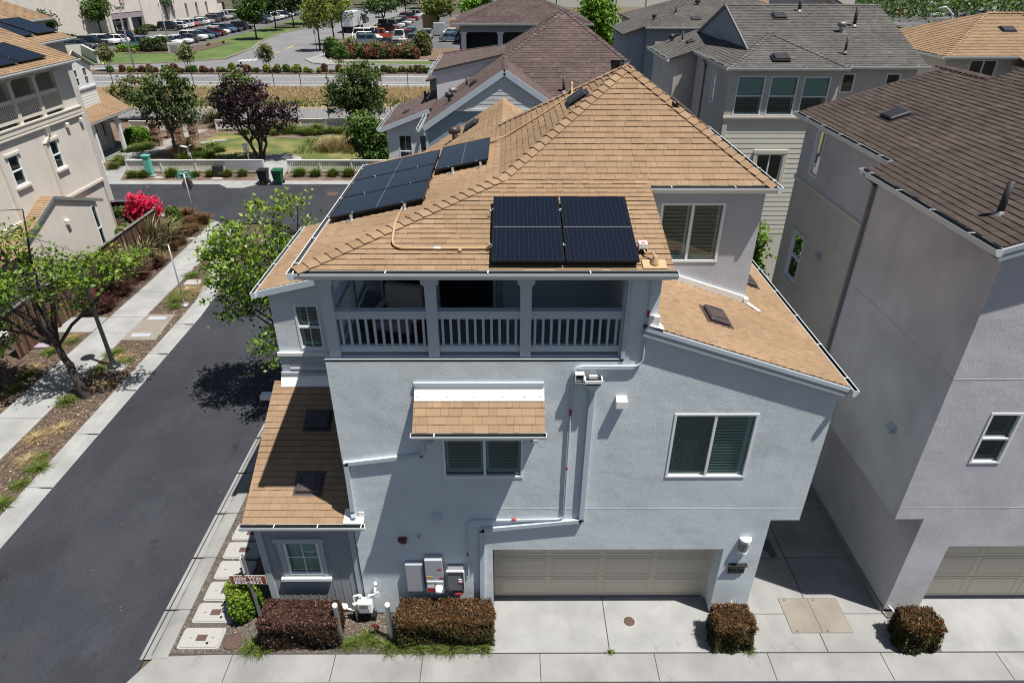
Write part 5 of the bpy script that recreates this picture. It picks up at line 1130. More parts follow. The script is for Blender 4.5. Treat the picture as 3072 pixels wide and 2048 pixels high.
m = MB().use('trim_cream'); m.prism([(-20,28.6,6.65), (-19.85,28.6,6.65), (-19.92,28.7,6.35), (-20,28.7,6.35)], (0,.3,0)); spout(m, [(-19.95,28.75,6.35), (-19.95,28.75,6.2), (-19.95,28.35,5.98), (-19.95,28.35,3.6)], .09, .07); spout(m, [(-19.95,25.5,6.6), (-19.95,25.5,3.4)], .09, .07); m.build('downspout', parent=L_)
r = MB(); zl = lambda x: 8.95+.33*(-19.6-x)
roof_plane(r, [(-19.6,14,8.95), (-19.6,31.95,8.95), (-24,33,zl(-24)), (-24,14,zl(-24))], 'tan_shingle'); roof_plane(r, [(-19.6,31.95,8.95), (-24,35.4,8.95), (-24,33,zl(-24))], 'tan_shingle')
roof_plane(r, [(-22.65,33,9.35), (-22.65,37.1,9.35), (-27,37.1,9.35+.33*4.35), (-27,33,9.35+.33*4.35)], 'tan_shingle')
roof_plane(r, [(-19.2,23.9,3.12), (-19.2,24.0,3.12), (-19.2,24.02,3.12), (-23.2,24.0,3.12)], 'tan_shingle') if 0 else None
r.build('roof', parent=L_)
m = MB(); wall(m, (-23,0,0), Y_, X_, 31.6, 36.8, 0, 9.3, [(34.6,35.4,8.2,9.0)], mat='stucco_grey'); wall(m, (0,36.8,0), X_, Y_, -28, -23, 0, 9.3); m.build('wall', parent=L_); window(L_, (-23,0,0), Y_, X_, 34.6, 35.4, 8.2, 9.0, 'fixed', 'none')
gutter(L_, (-19.6,14,8.95), (-19.6,31.97,8.95), X_, step=1.5); gutter(L_, (-22.62,33,9.35), (-22.62,37.15,9.35), X_, step=1.5)
# one-storey gabled wing of the left house
m = MB(); wall(m, (-19.5,0,0), Y_, X_, 24.6, 29.75, 0, [(24.6,3.0), (27.0,4.02), (29.75,3.05)], [(29.25,29.62,.7,2.9)], mat='stucco_left'); wall(m, (0,24.6,0), X_, NY, -20, -19.5, 0, 3.0); wall(m, (0,29.75,0), X_, Y_, -20, -19.5, 0, 3.1); m.build('wall', parent=L_)
window(L_, (-19.5,0,0), Y_, X_, 29.25, 29.62, .7, 2.9, 'hung', 'blind')
r = MB(); roof_plane(r, [(-19.42,24.1,2.92), (-23,24.1,2.92), (-23,27.0,4.12), (-19.42,27.0,4.12)], 'tan_shingle'); roof_plane(r, [(-19.42,27.0,4.12), (-23,27.0,4.12), (-23,30.15,2.98), (-19.42,30.15,2.98)], 'tan_shingle'); roof_plane(r, [(-18.9,18,2.95), (-18.9,24.1,2.95), (-20.05,24.1,3.35), (-20.05,18,3.35)], 'tan_shingle'); r.build('roof', parent=L_)
m = MB().use('trim_dark'); m.beam((-19.42,24.05,2.86), (-19.42,27.0,4.06), .04, .14, (0,0,1)); m.beam((-19.42,27.0,4.06), (-19.42,30.2,2.92), .04, .14, (0,0,1)); m.use('trim_cream').prism([(-19.5,27.2,3.0), (-19.36,27.2,2.93), (-19.36,27.2,2.78), (-19.5,27.2,2.78)], (0,.22,0)); m.build('rake_board', parent=L_)
m = MB(); wall(m, (0,24.1,0), X_, NY, -23, -19.3, 0, 2.9, mat='stucco_grey'); m.build('wall', parent=L_)
gutter(L_, (-23,24.08,2.92), (-19.15,24.08,2.92), NY, step=2)
pipe_vent((-20.6,26.2,3.75), .5, 'grey pipe on the low tan roof of the beige house', mat='galv')
for k, y in enumerate((25.0, 26.85, 28.7)):
    al = math.atan(.33)
    solar('p', (-20.0, y, zl(-20.0)+.14), (-math.cos(al),0,math.sin(al)), (0,1,0), 1.70, 1.8, ['near solar panel on the beige house roof at the left edge', 'middle solar panel on the beige house roof', 'far solar panel on the beige house roof, nearest its corner'][k], 'solar panels on the beige house', lines=False, mid='n')
for k, y in enumerate((33.3, 35.2)): solar('p', (-23.2, y, 9.35+.33*.58+.14), (-math.cos(al),0,math.sin(al)), (0,1,0), 1.9, 1.75, ['near solar panel on the upper rear roof of the beige house', 'far solar panel on the upper rear roof of the beige house'][k], 'solar panels on the beige house', lines=False, mid='n')
# third roof in that row and the white gabled house
Z_ = thing('back_tan_house', (-36, 48, 0), 'house with tan roof at the far upper left corner behind the solar roofs', 'house')
r = MB(); roof_plane(r, [(-32,44,9.3), (-32,50.8,9.3), (-38,50.8,11.3), (-38,44,11.3)], 'tan_shingle'); roof_plane(r, [(-28.0,40,8.9),(-28.0,44.2,8.9),(-32,44.2,10.2),(-32,40,10.2)], 'tan_shingle'); r.build('roof', parent=Z_)
m = MB(); wall(m, (-32.4,0,0), Y_, X_, 44, 50.4, 0, 9.25, [(48,48.8,8.0,8.9)], mat='stucco_far'); wall(m, (0,50.4,0), X_, Y_, -40, -32.4, 0, 9.3); m.build('wall', parent=Z_); window(Z_, (-32.4,0,0), Y_, X_, 48, 48.8, 8.0, 8.9, 'fixed', 'none'); gutter(Z_, (-31.95,44,9.3), (-31.95,50.85,9.3), X_, step=2)
B_ = thing('white_gable_house', (-33, 50, 0), 'white gabled house with two tall windows above a tan porch roof at the left', 'house')
m = MB(); wall(m, (-31,0,0), Y_, X_, 48.4, 51.7, 4.78, [(48.4,6.15), (49.9,7.12), (51.7,6.12)], [(49.42,49.95,4.92,6.02), (50.62,51.12,4.9,6.02)], mat='siding_white'); wall(m, (0,51.7,0), X_, Y_, -36, -31, 0, 6.1, mat='siding_white'); m.build('gable_wall', parent=B_)
m = MB(); wall(m, (-31,0,0), Y_, X_, 48.4, 51.7, 2.9, 4.66, mat='siding_white')
for k in range(9): m.prism([(-31,48.4,3.0+k*.19), (-30.985,48.4,3.0+k*.19), (-31,48.4,3.19+k*.19)], (0,3.3,0))
m.build('siding_wall', parent=B_)
m = MB().use('trim_blue'); m.box(-31, -30.9, 48.4, 51.75, 4.66, 4.78); m.beam((-30.85,48.2,6.10), (-30.85,49.9,7.20), .06, .16, (0,0,1)); m.beam((-30.85,49.9,7.20), (-30.85,52.0,6.04), .06, .16, (0,0,1)); m.build('rake_board', parent=B_)
window(B_, (-31,0,0), Y_, X_, 49.42, 49.95, 4.92, 6.02, 'hung', 'none', grid=True); window(B_, (-31,0,0), Y_, X_, 50.62, 51.12, 4.9, 6.02, 'hung', 'none', grid=True)
r = MB(); roof_plane(r, [(-30.8,49.9,7.25), (-36,49.9,7.25), (-36,52.0,6.08), (-30.8,52.0,6.08)], 'tan_shingle'); roof_plane(r, [(-30.8,48.0,6.05), (-36,48.0,6.05), (-36,49.9,7.25), (-30.8,49.9,7.25)], 'tan_shingle')
roof_plane(r, [(-29.3,46.9,2.9), (-29.3,52.6,2.9), (-33.5,55.4,4.25), (-33.5,46.9,4.25)], 'tan_shingle'); r.build('roof', parent=B_)
m = MB(); wall(m, (-31.3,0,0), Y_, X_, 46.4, 52.6, 0, 3.3, [(50.4,50.8,.9,2.5), (51.4,52.2,.9,2.5)], mat='stucco_left'); wall(m, (0,52.6,0), X_, Y_, -34, -31.3, 0, 3.0); m.build('wall', parent=B_)
for a, b in ((50.4,50.8), (51.4,52.2)): window(B_, (-31.3,0,0), Y_, X_, a, b, .9, 2.5, 'fixed', 'none')
m = MB().use('black_plastic').box(-31.3, -31.26, 49.1, 49.4, 2.2, 2.45).build('wall_lamp', parent=B_)
for y in (47.4, 50.6): MB().use('trim_white').box(-29.65, -29.42, y-.11, y+.11, .05, 2.86).build('post', parent=B_)
gutter(B_, (-29.3,46.9,2.88), (-29.3,52.6,2.88), X_, step=2)
u_, n_ = upn((.3,0,1)); roofvent((-32.2,51.6,3.85), u_, n_, 'dark box vent on the tan porch roof of the white house', 'vent_black', .5, .4)
# ---- warehouse at the top left
WH = thing('warehouse', (-84, 150, 0), 'long pale tilt-up warehouse with recessed lilac entrance bay behind the car park', 'warehouse')
wd = Vector((5.7, 30.2, 0)).normalized(); wo = Vector((-82.7, 126, 0)); wn = Vector((wd.y, -wd.x, 0))
def WP(u, z, d=0): return wo + wd*u + wn*d + Vector((0,0,z))
m = MB()
fins = [(40+i*3.0, 41.7+i*3.0, 0, 4.3, 1.2) for i in range(5)]
wall(m, wo, wd, wn, -22, 75, 0, 9.5, [(18.3,27.8,0,3.4,.6), (58,66,0,4.2,2.0)] + [(35.5,36.3,1,4.0,.6), (38.0,38.8,1,4.0,.6), (43.0,43.8,1,4.0,.6), (47.0,47.8,1,4.0,.6), (51.0,51.8,1,4.0,.6)], mat='stucco_left')
m.build('wall', parent=WH)
m = MB().use('tilt_mauve')
def wbox(m, a, b, z0, z1, d0, d1): m.grid([WP(u, z, d) for d in (d0, d1) for u, z in ((a,z0),(b,z0),(b,z1),(a,z1))], [(0,1,2,3),(7,6,5,4),(0,4,5,1),(1,5,6,2),(2,6,7,3),(3,7,4,0)])
wbox(m, 18.3, 27.8, 2.35, 3.28, -.55, -.05); m.use('tilt_pale'); wbox(m, 17.5, 18.3, 0, 9.3, 0, .3); wbox(m, 23.3, 24.2, 0, 2.35, -.6, 0); wbox(m, 27.8, 28.6, 0, 9.3, 0, .3); m.use('car_glass'); wbox(m, 18.5, 23.2, 0, 2.35, -.8, -.6); m.use('box_dark'); wbox(m, 24.2, 27.7, 0, 2.35, -1.2, -1.0)
m.use('vinyl')
for u in (20.0, 21.6): wbox(m, u, u+.12, 0, 2.35, -.6, -.56)
wbox(m, 18.5, 23.2, 1.8, 1.9, -.6, -.56)
m.build('entrance_bay', parent=WH)
m = MB().use('tilt_tan'); wbox(m, 56, 75, 4.3, 6.3, 0, .35); m.use('car_glass'); wbox(m, 58, 61.5, 0, 3.4, -1.6, -1.5)
for u in (35.5, 38.0, 43.0, 47.0, 51.0): wbox(m, u, u+.8, 1, 4, -.55, -.5)
m.build('window_band', parent=WH)
m = MB().use('logo_maroon'); wbox(m, 22.0, 23.3, 4.8, 6.2, .02, .06); m.build('logo_panel', parent=WH)
m = MB().use('tilt_pale'); m.face([WP(22.2, 5.2, .07), WP(23.1, 5.2, .07), WP(22.65, 5.8, .07)]); m.build('logo_mark', parent=WH)
tx = text('TANNINA', tuple(WP(21.6, 4.32, .06)), .62, 'letter_black', WH, rot=(math.pi/2, 0, math.atan2(wd.y, wd.x)), ext=.02)
m = MB().use('tilt_pale'); m.face([WP(-22,9.4,0), WP(75,9.4,0), WP(75,9.4,-60), WP(-22,9.4,-60)]); m.build('roof', parent=WH)
# low enclosure at the left, commercial block behind the mauve and grey roofs
m = MB().use('tilt_pale'); m.slab([(-65.3,108.2), (-58.2,99.3), (-58.0,99.5), (-65.1,108.4)], 0, 1.6); m.slab([(-65.3,108.2), (-72,103), (-72.1,103.2), (-65.2,108.5)], 0, 1.6)
obj1(m, 'low_wall', None, 'low pale enclosure wall with rounded corner on the lawn at the left', 'wall')
CB = thing('commercial_building', (40, 125, 0), 'long beige commercial building with paler base band seen above the mauve and grey roofs', 'building')
m = MB(); wall(m, (0,122,0), X_, NY, -6, 58, 0, 1.6, mat='box_dark'); wall(m, (0,122,0), X_, NY, -6, 58, 1.6, 3.6, mat='tilt_pale'); wall(m, (0,122,0), X_, NY, -6, 58, 3.6, 6.0, mat='tilt_tan'); wall(m, (0,122,0), X_, NY, -6, 58, 6.0, 7.2, mat='tilt_pale'); wall(m, (0,122,0), X_, NY, -6, 58, 7.2, 12, mat='tilt_tan'); wall(m, (-6,0,0), Y_, NX, 122, 190, 0, 12, mat='tilt_beige'); m.build('wall', parent=CB)
m = MB().use('tilt_beige').box(-6, 58, 122, 190, 11.9, 12); m.build('roof', parent=CB)
m = MB().use('joint')
for i in range(12): x = -2+i*5; m.box(x-.05, x+.05, 121.95, 122, 0, 12)
m.build('panel_joint', parent=CB)
m = MB().use('box_grey')
wallb = (9.0, 9.6); m.box(-7.5, -6, 150, 153, 0, 3.4); m.box(-6.9, -6, 123, 130, 0, 3.3); m.build('dock', parent=CB)
# ================================================================== PLANTS
def leafquad(mb, c, s, t, rng, up=.35, asp=.6):
    a = rng.uniform(0, 6.283); z = rng.uniform(-1, 1)
    n = Vector((math.cos(a)*math.sqrt(1-z*z), math.sin(a)*math.sqrt(1-z*z), abs(z)*(1-up)+up)).normalized()
    b = n.orthogonal().normalized(); r = rng.uniform(0, 6.283); e = n.cross(b); u = b*math.cos(r)+e*math.sin(r); v = n.cross(u)
    l = s*rng.uniform(.6, 1.25); w = l*asp
    mb.face([c-u*l, c+v*w-u*l*.1, c+u*l, c-v*w-u*l*.1], t)
def tree(name, label, base, blobs, leaf, nleaf, ls, fork=None, tr=.11, bark='bark', group=None, seed=1, trunks=1, lean=(0,0), clus=26, sig=.16, cat='tree', limbs=7, dens=1.0):
    """blobs: ellipsoids (x,y,z,rx,ry,rz) relative to base; crown leaves in clusters on twigs inside them"""
    rng = random.Random(seed); t = thing(name, base, label, cat, group); B = Vector(base)
    fork = fork or max(.4, min(b[2]-b[5] for b in blobs)); w = MB()
    tips = []; vol = [b[3]*b[4]*b[5] for b in blobs]; tot = sum(vol)
    def inblob(b, lo=.35):
        while True:
            p = Vector((rng.uniform(-1,1), rng.uniform(-1,1), rng.uniform(-1,1)))
            if lo < p.length < 1: return Vector(b[:3]) + Vector((p.x*b[3], p.y*b[4], p.z*b[5]))
    def limb(p0, p1, r0, r1, wob):
        n = 5; pts = []
        for i in range(n+1):
            q = p0.lerp(p1, i/n); q = q + Vector((0,0,1))*math.sin(i/n*math.pi)*wob*.6 + (Vector((rng.uniform(-1,1), rng.uniform(-1,1), 0))*wob*.35 if 0 < i < n else Vector())
            pts.append(q)
        w.tube([B+q for q in pts], [r0+(r1-r0)*i/n for i in range(n+1)], 6 if r0 > .03 else 4, cap=False); return pts
    heads = []
    for k in range(trunks):
        a = 6.28*k/trunks + .5; f = Vector((lean[0]+(math.cos(a)*.25*trunks*.5 if trunks > 1 else 0), lean[1]+(math.sin(a)*.25*trunks*.5 if trunks > 1 else 0), fork*rng.uniform(.85,1.1)))
        s = Vector((math.cos(a)*tr*.8, math.sin(a)*tr*.8, -.05)) if trunks > 1 else Vector((0,0,-.05))
        pts = limb(s, f, tr*(1.25 if trunks == 1 else .7), tr*.75 if trunks == 1 else tr*.5, fork*.06); heads.append(pts[-1])
    nl = limbs
    ends = []
    for i in range(nl):
        b = rng.choices(blobs, vol)[0] if i >= len(blobs) else blobs[i]
        e = inblob(b, .1); pts = limb(heads[i % len(heads)], e, tr*.5, tr*.13, (e-heads[0]).length*.1); ends.append(pts)
    nclus = max(8, int(nleaf/clus)); crown = MB().use(leaf)
    zlo = min(b[2]-b[5] for b in blobs); zhi = max(b[2]+b[5] for b in blobs)
    for i in range(nclus):
        b = rng.choices(blobs, vol)[0]; c = inblob(b)
        pts = rng.choice(ends); q = min(rng.choice(ends)[2:] + pts[2:], key=lambda p: (p-c).length)
        if i % 3 == 0: w.tube([B+q, B+q.lerp(c,.5)+Vector((0,0,.05)), B+c], [tr*.13, tr*.08, tr*.04], 3, cap=False)
        sg = sig*rng.uniform(.6,1.5)
        for _ in range(int(clus*rng.uniform(.5,1.6)*dens)):
            p = c + Vector((rng.gauss(0,sg), rng.gauss(0,sg), rng.gauss(0,sg*.6)))
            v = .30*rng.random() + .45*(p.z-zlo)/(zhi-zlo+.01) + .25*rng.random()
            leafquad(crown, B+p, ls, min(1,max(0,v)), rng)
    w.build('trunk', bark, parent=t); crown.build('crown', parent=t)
    return t
MT = tree('street_tree', 'broad leafy street tree growing beside the main house lean-to, shading the street', (-6.95, 18.2, 0),
     [(-.9,.1,4.9,1.5,1.6,1.3), (-.1,.3,6.6,.6,.8,.8), (-1.7,-.3,3.7,.8,.9,.6), (.4,-.2,4.3,1.1,1.2,1.3), (-.4,-1.1,2.6,.6,.7,.8), (-1.9,.5,5.4,.7,.8,.45), (.9,.2,6.5,.4,.45,.6), (-1.3,-.2,6.0,.5,.5,.5)],
     'leaf_street', 8600, .072, fork=1.9, tr=.10, seed=5, clus=22, sig=.15, limbs=11)
LT = tree('street_tree', 'sparse street tree with dark leaning trunk and yellowing leaves on the left planting strip', (-14.38, 18.1, 0),
     [(-.4,.1,4.5,1.6,1.3,.75), (-2.2,-.4,3.9,1.3,1.2,.8), (1.5,.3,4.6,1.4,.9,.6), (-1.3,.4,5.4,1.0,.8,.6), (2.6,.4,4.9,.9,.6,.35), (-2.4,-.2,2.4,.8,.8,.7), (.3,.5,3.6,1.0,.8,.5), (-1.2,.2,6.2,.35,.35,.5), (.2,.2,6.1,.35,.35,.45)],
     'leaf_autumn', 5400, .074, fork=2.0, tr=.125, bark='bark_dark', seed=9, clus=17, sig=.15, lean=(-.35,.1), limbs=11)
tree('street_tree', 'bushy tree at the very left edge before the patio of the beige house', (-17.6, 18.6, 0), [(-.6,.2,2.4,1.3,1.1,1.3), (-.9,.3,3.9,1.0,1.0,.9)], 'leaf_street', 6500, .075, fork=.9, tr=.07, bark='bark_dark', seed=21, limbs=8)
tree('purple_tree', 'dark purple-leaved plum tree with splayed trunks beside the round park pad', (-18.4, 48.3, 0),
     [(0,0,3.8,1.9,1.9,1.5), (-.3,0,5.5,.7,.8,1.1), (2.2,.2,3.5,1.2,1.2,1.0), (-1.7,-.1,4.2,1.0,1.0,1.2), (.9,0,5.0,.7,.7,.9), (1.0,0,2.7,1.3,1.1,.7), (-1.2,0,5.2,.4,.4,.9), (-1.6,0,2.9,.9,.9,.6)], 'leaf_purple', 5600, .11, fork=1.3, tr=.16, bark='bark_dark', seed=3, trunks=5, clus=26, sig=.19, limbs=16)
tree('round_tree', 'rounded dark olive tree with reddish tips behind the park lawn', (-13.5, 59.9, 0), [(.2,0,3.0,2.5,2.3,1.9), (.7,0,4.2,1.6,1.6,1.2), (-1.2,-.3,2.2,1.5,1.4,1.3), (1.5,-.4,2.0,1.3,1.3,1.2)], 'leaf_olive', 11000, .11, fork=1.0, tr=.15, bark='bark_dark', seed=8, trunks=3, clus=30, sig=.20, limbs=12)
tree('park_tree', 'small bright green tree in front of the white picket fence beside the mauve house', (-10.1, 47.0, 0), [(.2,0,1.9,1.5,1.2,1.2), (-.2,0,2.9,1.0,1.0,.8), (.6,-.5,1.0,1.0,.8,.7)], 'leaf_mid', 6500, .12, fork=.7, tr=.07, seed=14, clus=30, sig=.2, limbs=8)
tree('park_tree', 'bronze-green multi-trunk tree standing in front of the stone piers', (-24.8, 48.9, 0), [(0,.3,4.3,2.3,2.0,1.5), (.6,.2,5.5,1.4,1.2,.8), (-1.3,.2,4.6,1.2,1.2,1.0), (1.6,.1,3.2,1.0,1.0,.9), (-1.0,0,2.8,.9,.9,.7)], 'leaf_olive', 5200, .115, fork=2.0, tr=.12, seed=31, clus=26, sig=.20, limbs=10)
tree('park_tree', 'green tree left of the purple plum, behind the far picket fence', (-24.6, 59.5, 0), [(.4,0,2.4,1.7,1.4,1.2), (1.2,0,3.6,1.0,1.0,.9)], 'leaf_mid', 4000, .15, fork=1.2, tr=.09, seed=33, sig=.25)
tree('park_tree', 'thin pale-barked young tree in the dry grass behind the white gabled house', (-33.6, 62, 0), [(0,0,2.8,1.8,1.5,1.2), (-2,0,2.4,.9,.9,.7)], 'leaf_grey', 1400, .15, fork=1.4, tr=.06, seed=34, sig=.22)
tree('alley_tree', 'green bush growing in the gap between the main house and the alley wall', (8.0, 20.6, 0), [(-.1,0,3.0,.8,1.1,2.0), (.0,0,4.6,.65,.8,.8)], 'leaf_bright', 6500, .09, fork=.6, tr=.06, seed=40, clus=30, sig=.16)
tree('alley_tree', 'bright green round-headed tree in front of the beige commercial building', (9.2, 74, 0), [(-.2,0,7.0,2.0,2.0,2.6), (0,0,9.0,1.4,1.4,1.3), (.2,0,5.0,1.4,1.4,1.2)], 'leaf_bright', 7500, .19, fork=2.4, tr=.16, seed=41, clus=30, sig=.35)
tree('alley_tree', 'partly hidden light green tree left of the commercial building', (-4.6, 100, 0), [(0,0,6.5,2.0,2,2.5), (1.4,0,8.5,1.3,1.3,1.2)], 'leaf_bright', 3000, .25, fork=2, tr=.14, seed=42, sig=.4)
# big car-park trees (few kinds, copied)
def far_tree(label, base, h, r, leaf, seed, n=3800, s=.23, asp=1.0):
    return tree('parking_tree', label, base, [(0,0,h*.62,r,r,h*.28), (r*.4,0,h*.78,r*.6,r*.6,h*.17), (-r*.5,0,h*.55,r*.6,r*.6,h*.18), (0,r*.3,h*.88,r*.4,r*.4,h*.11)], leaf, n, s, fork=h*.3, tr=.14, seed=seed, clus=26, sig=.38, group='trees in and around the car parks', bark='bark_dark')
far_tree('round dark green tree on the corner lawn nearest the street mouth', (-46.5,131.5,0), 8.2, 2.6, 'leaf_mid', 50)
far_tree('tall tree with dark trunk on the corner lawn, second from the street mouth', (-48.1,148.3,0), 9.5, 2.9, 'leaf_dark', 51)
far_tree('tree at the tip of the corner lawn beside the car park exit', (-46.5,155.5,0), 8.5, 2.6, 'leaf_dark', 52)
far_tree('tree on the grass island behind the car park exit', (-46.7,165,0), 9.0, 2.8, 'leaf_mid', 53)
far_tree('yellow-green forked tree nearest the crossing on the right pavement', (-30.6,114.8,0), 8.8, 2.1, 'leaf_yellow', 54, 3400, .18)
far_tree('yellow-green forked tree, second along the right pavement', (-30.4,123.8,0), 9.2, 2.3, 'leaf_yellow', 55, 3400, .18)
far_tree('yellow-green tree, third along the right pavement, before the box truck', (-30.2,130.2,0), 9.0, 2.2, 'leaf_yellow', 56, 2200, .2)
far_tree('wide-spreading tree over the parked cars in the right car park', (-25.7,148.3,0), 9.0, 4.2, 'leaf_mid', 57, 3600)
far_tree('tree farther back in the right car park verge', (-25.7,180.9,0), 9.5, 4.0, 'leaf_mid', 58)
far_tree('tree beside the wooden crates at the right of the car park', (-13.8,142.3,0), 8.5, 3.2, 'leaf_yellow', 59)
far_tree('leafy tree against the warehouse wall left of its entrance', (-79.2,139.2,0), 7.2, 2.8, 'leaf_mid', 60)
far_tree('tree against the warehouse wall right of its entrance', (-77.4,161.6,0), 9.5, 3.0, 'leaf_mid', 61)
far_tree('tree with bare forked limbs by the slim warehouse windows', (-79.8,176,0), 9.5, 3.2, 'leaf_mid', 62)
far_tree('tree by the far end of the warehouse', (-76,192,0), 10, 3.2, 'leaf_mid', 63)
for i, (x, y, h) in enumerate(((-94,133,8), (-90,127,6.5), (-86,121,5.6), (-81,124,5.2), (-97,124,8.5))):
    far_tree('%s round tree in the clump at the left end of the warehouse' % ('tallest leafy', 'second', 'lower right', 'low front', 'leftmost')[i], (x,y,0), h, 2.7, 'leaf_dark' if i % 2 else 'leaf_mid', 70+i, 3600, .22)
for i, (x, y) in enumerate(((-68,212), (-60,220), (-52,214), (-42,225), (-34,232), (-26,222), (-18,214), (-10,226), (-62,232), (-46,240), (-30,245), (-14,240))):
    far_tree('tree in the far belt beyond the car parks, %s' % ('leftmost front', 'front left', 'behind the far end of the rows', 'left of the street end', 'closing the street view', 'right of the street end', 'behind the right car park', 'by the commercial building corner', 'deep left', 'deep centre left', 'deep centre', 'deep right')[i], (x,y,0), 10, 4.2, ('leaf_mid','leaf_dark','leaf_yellow')[i % 3], 90+i, 2200, .42)
m = MB().use('leaf_mid'); rng = random.Random(77)
for k in range(16000):
    x = rng.uniform(60, 190); y = 178 + (x-60)*.35 + rng.gauss(0, 14); z = rng.uniform(.5, 7.5)
    if (math.sin(x*.31)+math.sin(y*.23+x*.11))*.5 < -.25 - z*.02: continue
    leafquad(m, Vector((x,y,z)), .55, rng.random()*.6+z*.05, rng)
for k in range(40):
    x = rng.uniform(60, 190); y = 178+(x-60)*.35+rng.gauss(0,8); m.use('bark_dark').cyl((x,y,0), (x+.4,y,5), .25, .15, 5)
tag(m.build('woodland'), 'distant belt of trees beyond the tan and grey roofs at the upper right', 'trees', kind='stuff')
# slim young trees with stakes on the median
yt = None
for i, (x, y, lab) in enumerate(((-53.0,92.4,'leftmost staked young tree on the road median'), (-42.4,92.4,'second staked young tree on the road median'), (-32.0,92.4,'third staked young tree on the road median, by the crossing'), (-22.2,92.6,'rightmost staked young tree on the road median'))):
    t = tree('young_tree', lab, (x,y,.08), [(0,0,2.1,1.05,1.0,.9), (.2,0,2.8,.6,.6,.5)], 'leaf_grey' if i != 3 else 'leaf_mid', 1500, .13, fork=1.0, tr=.04, seed=120+i, clus=24, sig=.2, group='staked young trees on the median')
    MB().use('fence_wood').cyl((x-.35,y,.05), (x-.35,y,1.7), .035, .035, 6).build('stake', parent=t); MB().use('fence_wood').cyl((x+.35,y,.05), (x+.35,y,1.7), .035, .035, 6).build('stake', parent=t)
# shrubs
def shrub(name, label, c, rx, ry, h, leaf, n, ls, group=None, seed=0, cat='shrub', flat=.5, core='edge_dark'):
    rng = random.Random(seed or int(abs(c[0]*13+c[1]*7)*10)); m = MB().use(leaf)
    for _ in range(n):
        a = rng.uniform(0,6.283); v = rng.random()**.7; s = rng.uniform(.78,1.04)
        z = h*v; rr = math.sqrt(max(0, 1-(max(0, v-.35)/.68)**2)) * (.86+.14*math.sin(a*3+c[0])) * (.75+.25*min(1, v*4))
        q = rng.random()
        if q < .25: rr *= math.sqrt(rng.random()); z = h*(.35+.65*math.sqrt(max(0,1-(rr)**2)))
        p = Vector((c[0]+math.cos(a)*rx*rr*s, c[1]+math.sin(a)*ry*rr*s, (c[2] if len(c) > 2 else 0)+max(.02, z*s)))
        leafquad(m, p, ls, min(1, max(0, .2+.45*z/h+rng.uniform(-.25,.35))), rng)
    m.smf = False
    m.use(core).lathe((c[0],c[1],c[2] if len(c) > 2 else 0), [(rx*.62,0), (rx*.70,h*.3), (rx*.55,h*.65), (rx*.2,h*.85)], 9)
    return obj1(m, name, None, label, cat, group, loc=(c[0],c[1],c[2] if len(c) > 2 else 0))
def boxhedge(label, x0, x1, y0, y1, h, leaf, n, seed, ls=.032):
    rng = random.Random(seed); m = MB().use(leaf)
    for _ in range(n):
        f = rng.random(); X, Y = x1-x0, y1-y0; A = [X*Y, X*h, X*h, Y*h, Y*h]; k = rng.choices(range(5), A)[0]
        u, v = rng.random(), rng.random(); d = rng.gauss(0, .022)
        wv = .03*math.sin(u*9+seed)+.025*math.sin(v*7+u*5)
        if k == 0: p = (x0+u*X, y0+v*Y, h+d+wv)
        elif k == 1: p = (x0+u*X, y0-d-wv, v*h)
        elif k == 2: p = (x0+u*X, y1+d, v*h)
        elif k == 3: p = (x0-d-wv, y0+u*Y, v*h)
        else: p = (x1+d+wv, y0+u*Y, v*h)
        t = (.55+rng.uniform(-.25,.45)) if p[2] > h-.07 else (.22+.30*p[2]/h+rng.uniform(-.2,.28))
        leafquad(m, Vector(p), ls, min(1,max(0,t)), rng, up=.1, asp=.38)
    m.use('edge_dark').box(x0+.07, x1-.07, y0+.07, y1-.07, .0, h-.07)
    return obj1(m, 'clipped_hedge', None, label, 'hedge', 'clipped reddish box hedges', loc=((x0+x1)/2,(y0+y1)/2,0))
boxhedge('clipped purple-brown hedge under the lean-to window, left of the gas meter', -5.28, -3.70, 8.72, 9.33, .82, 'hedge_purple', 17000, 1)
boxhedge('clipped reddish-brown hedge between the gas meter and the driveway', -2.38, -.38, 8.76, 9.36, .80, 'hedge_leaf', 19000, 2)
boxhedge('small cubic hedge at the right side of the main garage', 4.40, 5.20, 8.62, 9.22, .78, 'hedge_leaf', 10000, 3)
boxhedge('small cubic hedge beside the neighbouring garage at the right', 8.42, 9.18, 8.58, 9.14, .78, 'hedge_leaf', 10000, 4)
shrub('round_bush', 'glossy green rounded bush behind the street number sign', (-5.98, 9.66, 0), .46, .44, 1.06, 'leaf_street', 6500, .042, seed=5)
def tuft(m, c, n, h, r, rng, w=.012, lean=.5, mat=None):
    if mat: m.use(mat)
    for _ in range(n):
        a = rng.uniform(0,6.283); q = rng.random(); b = Vector((c[0]+math.cos(a)*r*q*.55, c[1]+math.sin(a)*r*q*.55, c[2] if len(c) > 2 else 0)); hh = h*rng.uniform(.55,1.1); a += rng.uniform(-.6,.6)
        o = Vector((math.cos(a), math.sin(a), 0)); k = lean*q+rng.uniform(0,.25); s = Vector((-o.y, o.x, 0))*w
        mid = b + o*r*k*.45 + Vector((0,0,hh*.62)); tip = b + o*r*k*1.25 + Vector((0,0,hh*(1-.35*k))); t = rng.random()
        m.face([b-s, b+s, mid+s*.8, mid-s*.8], t); m.face([mid-s*.8, mid+s*.8, tip], t)
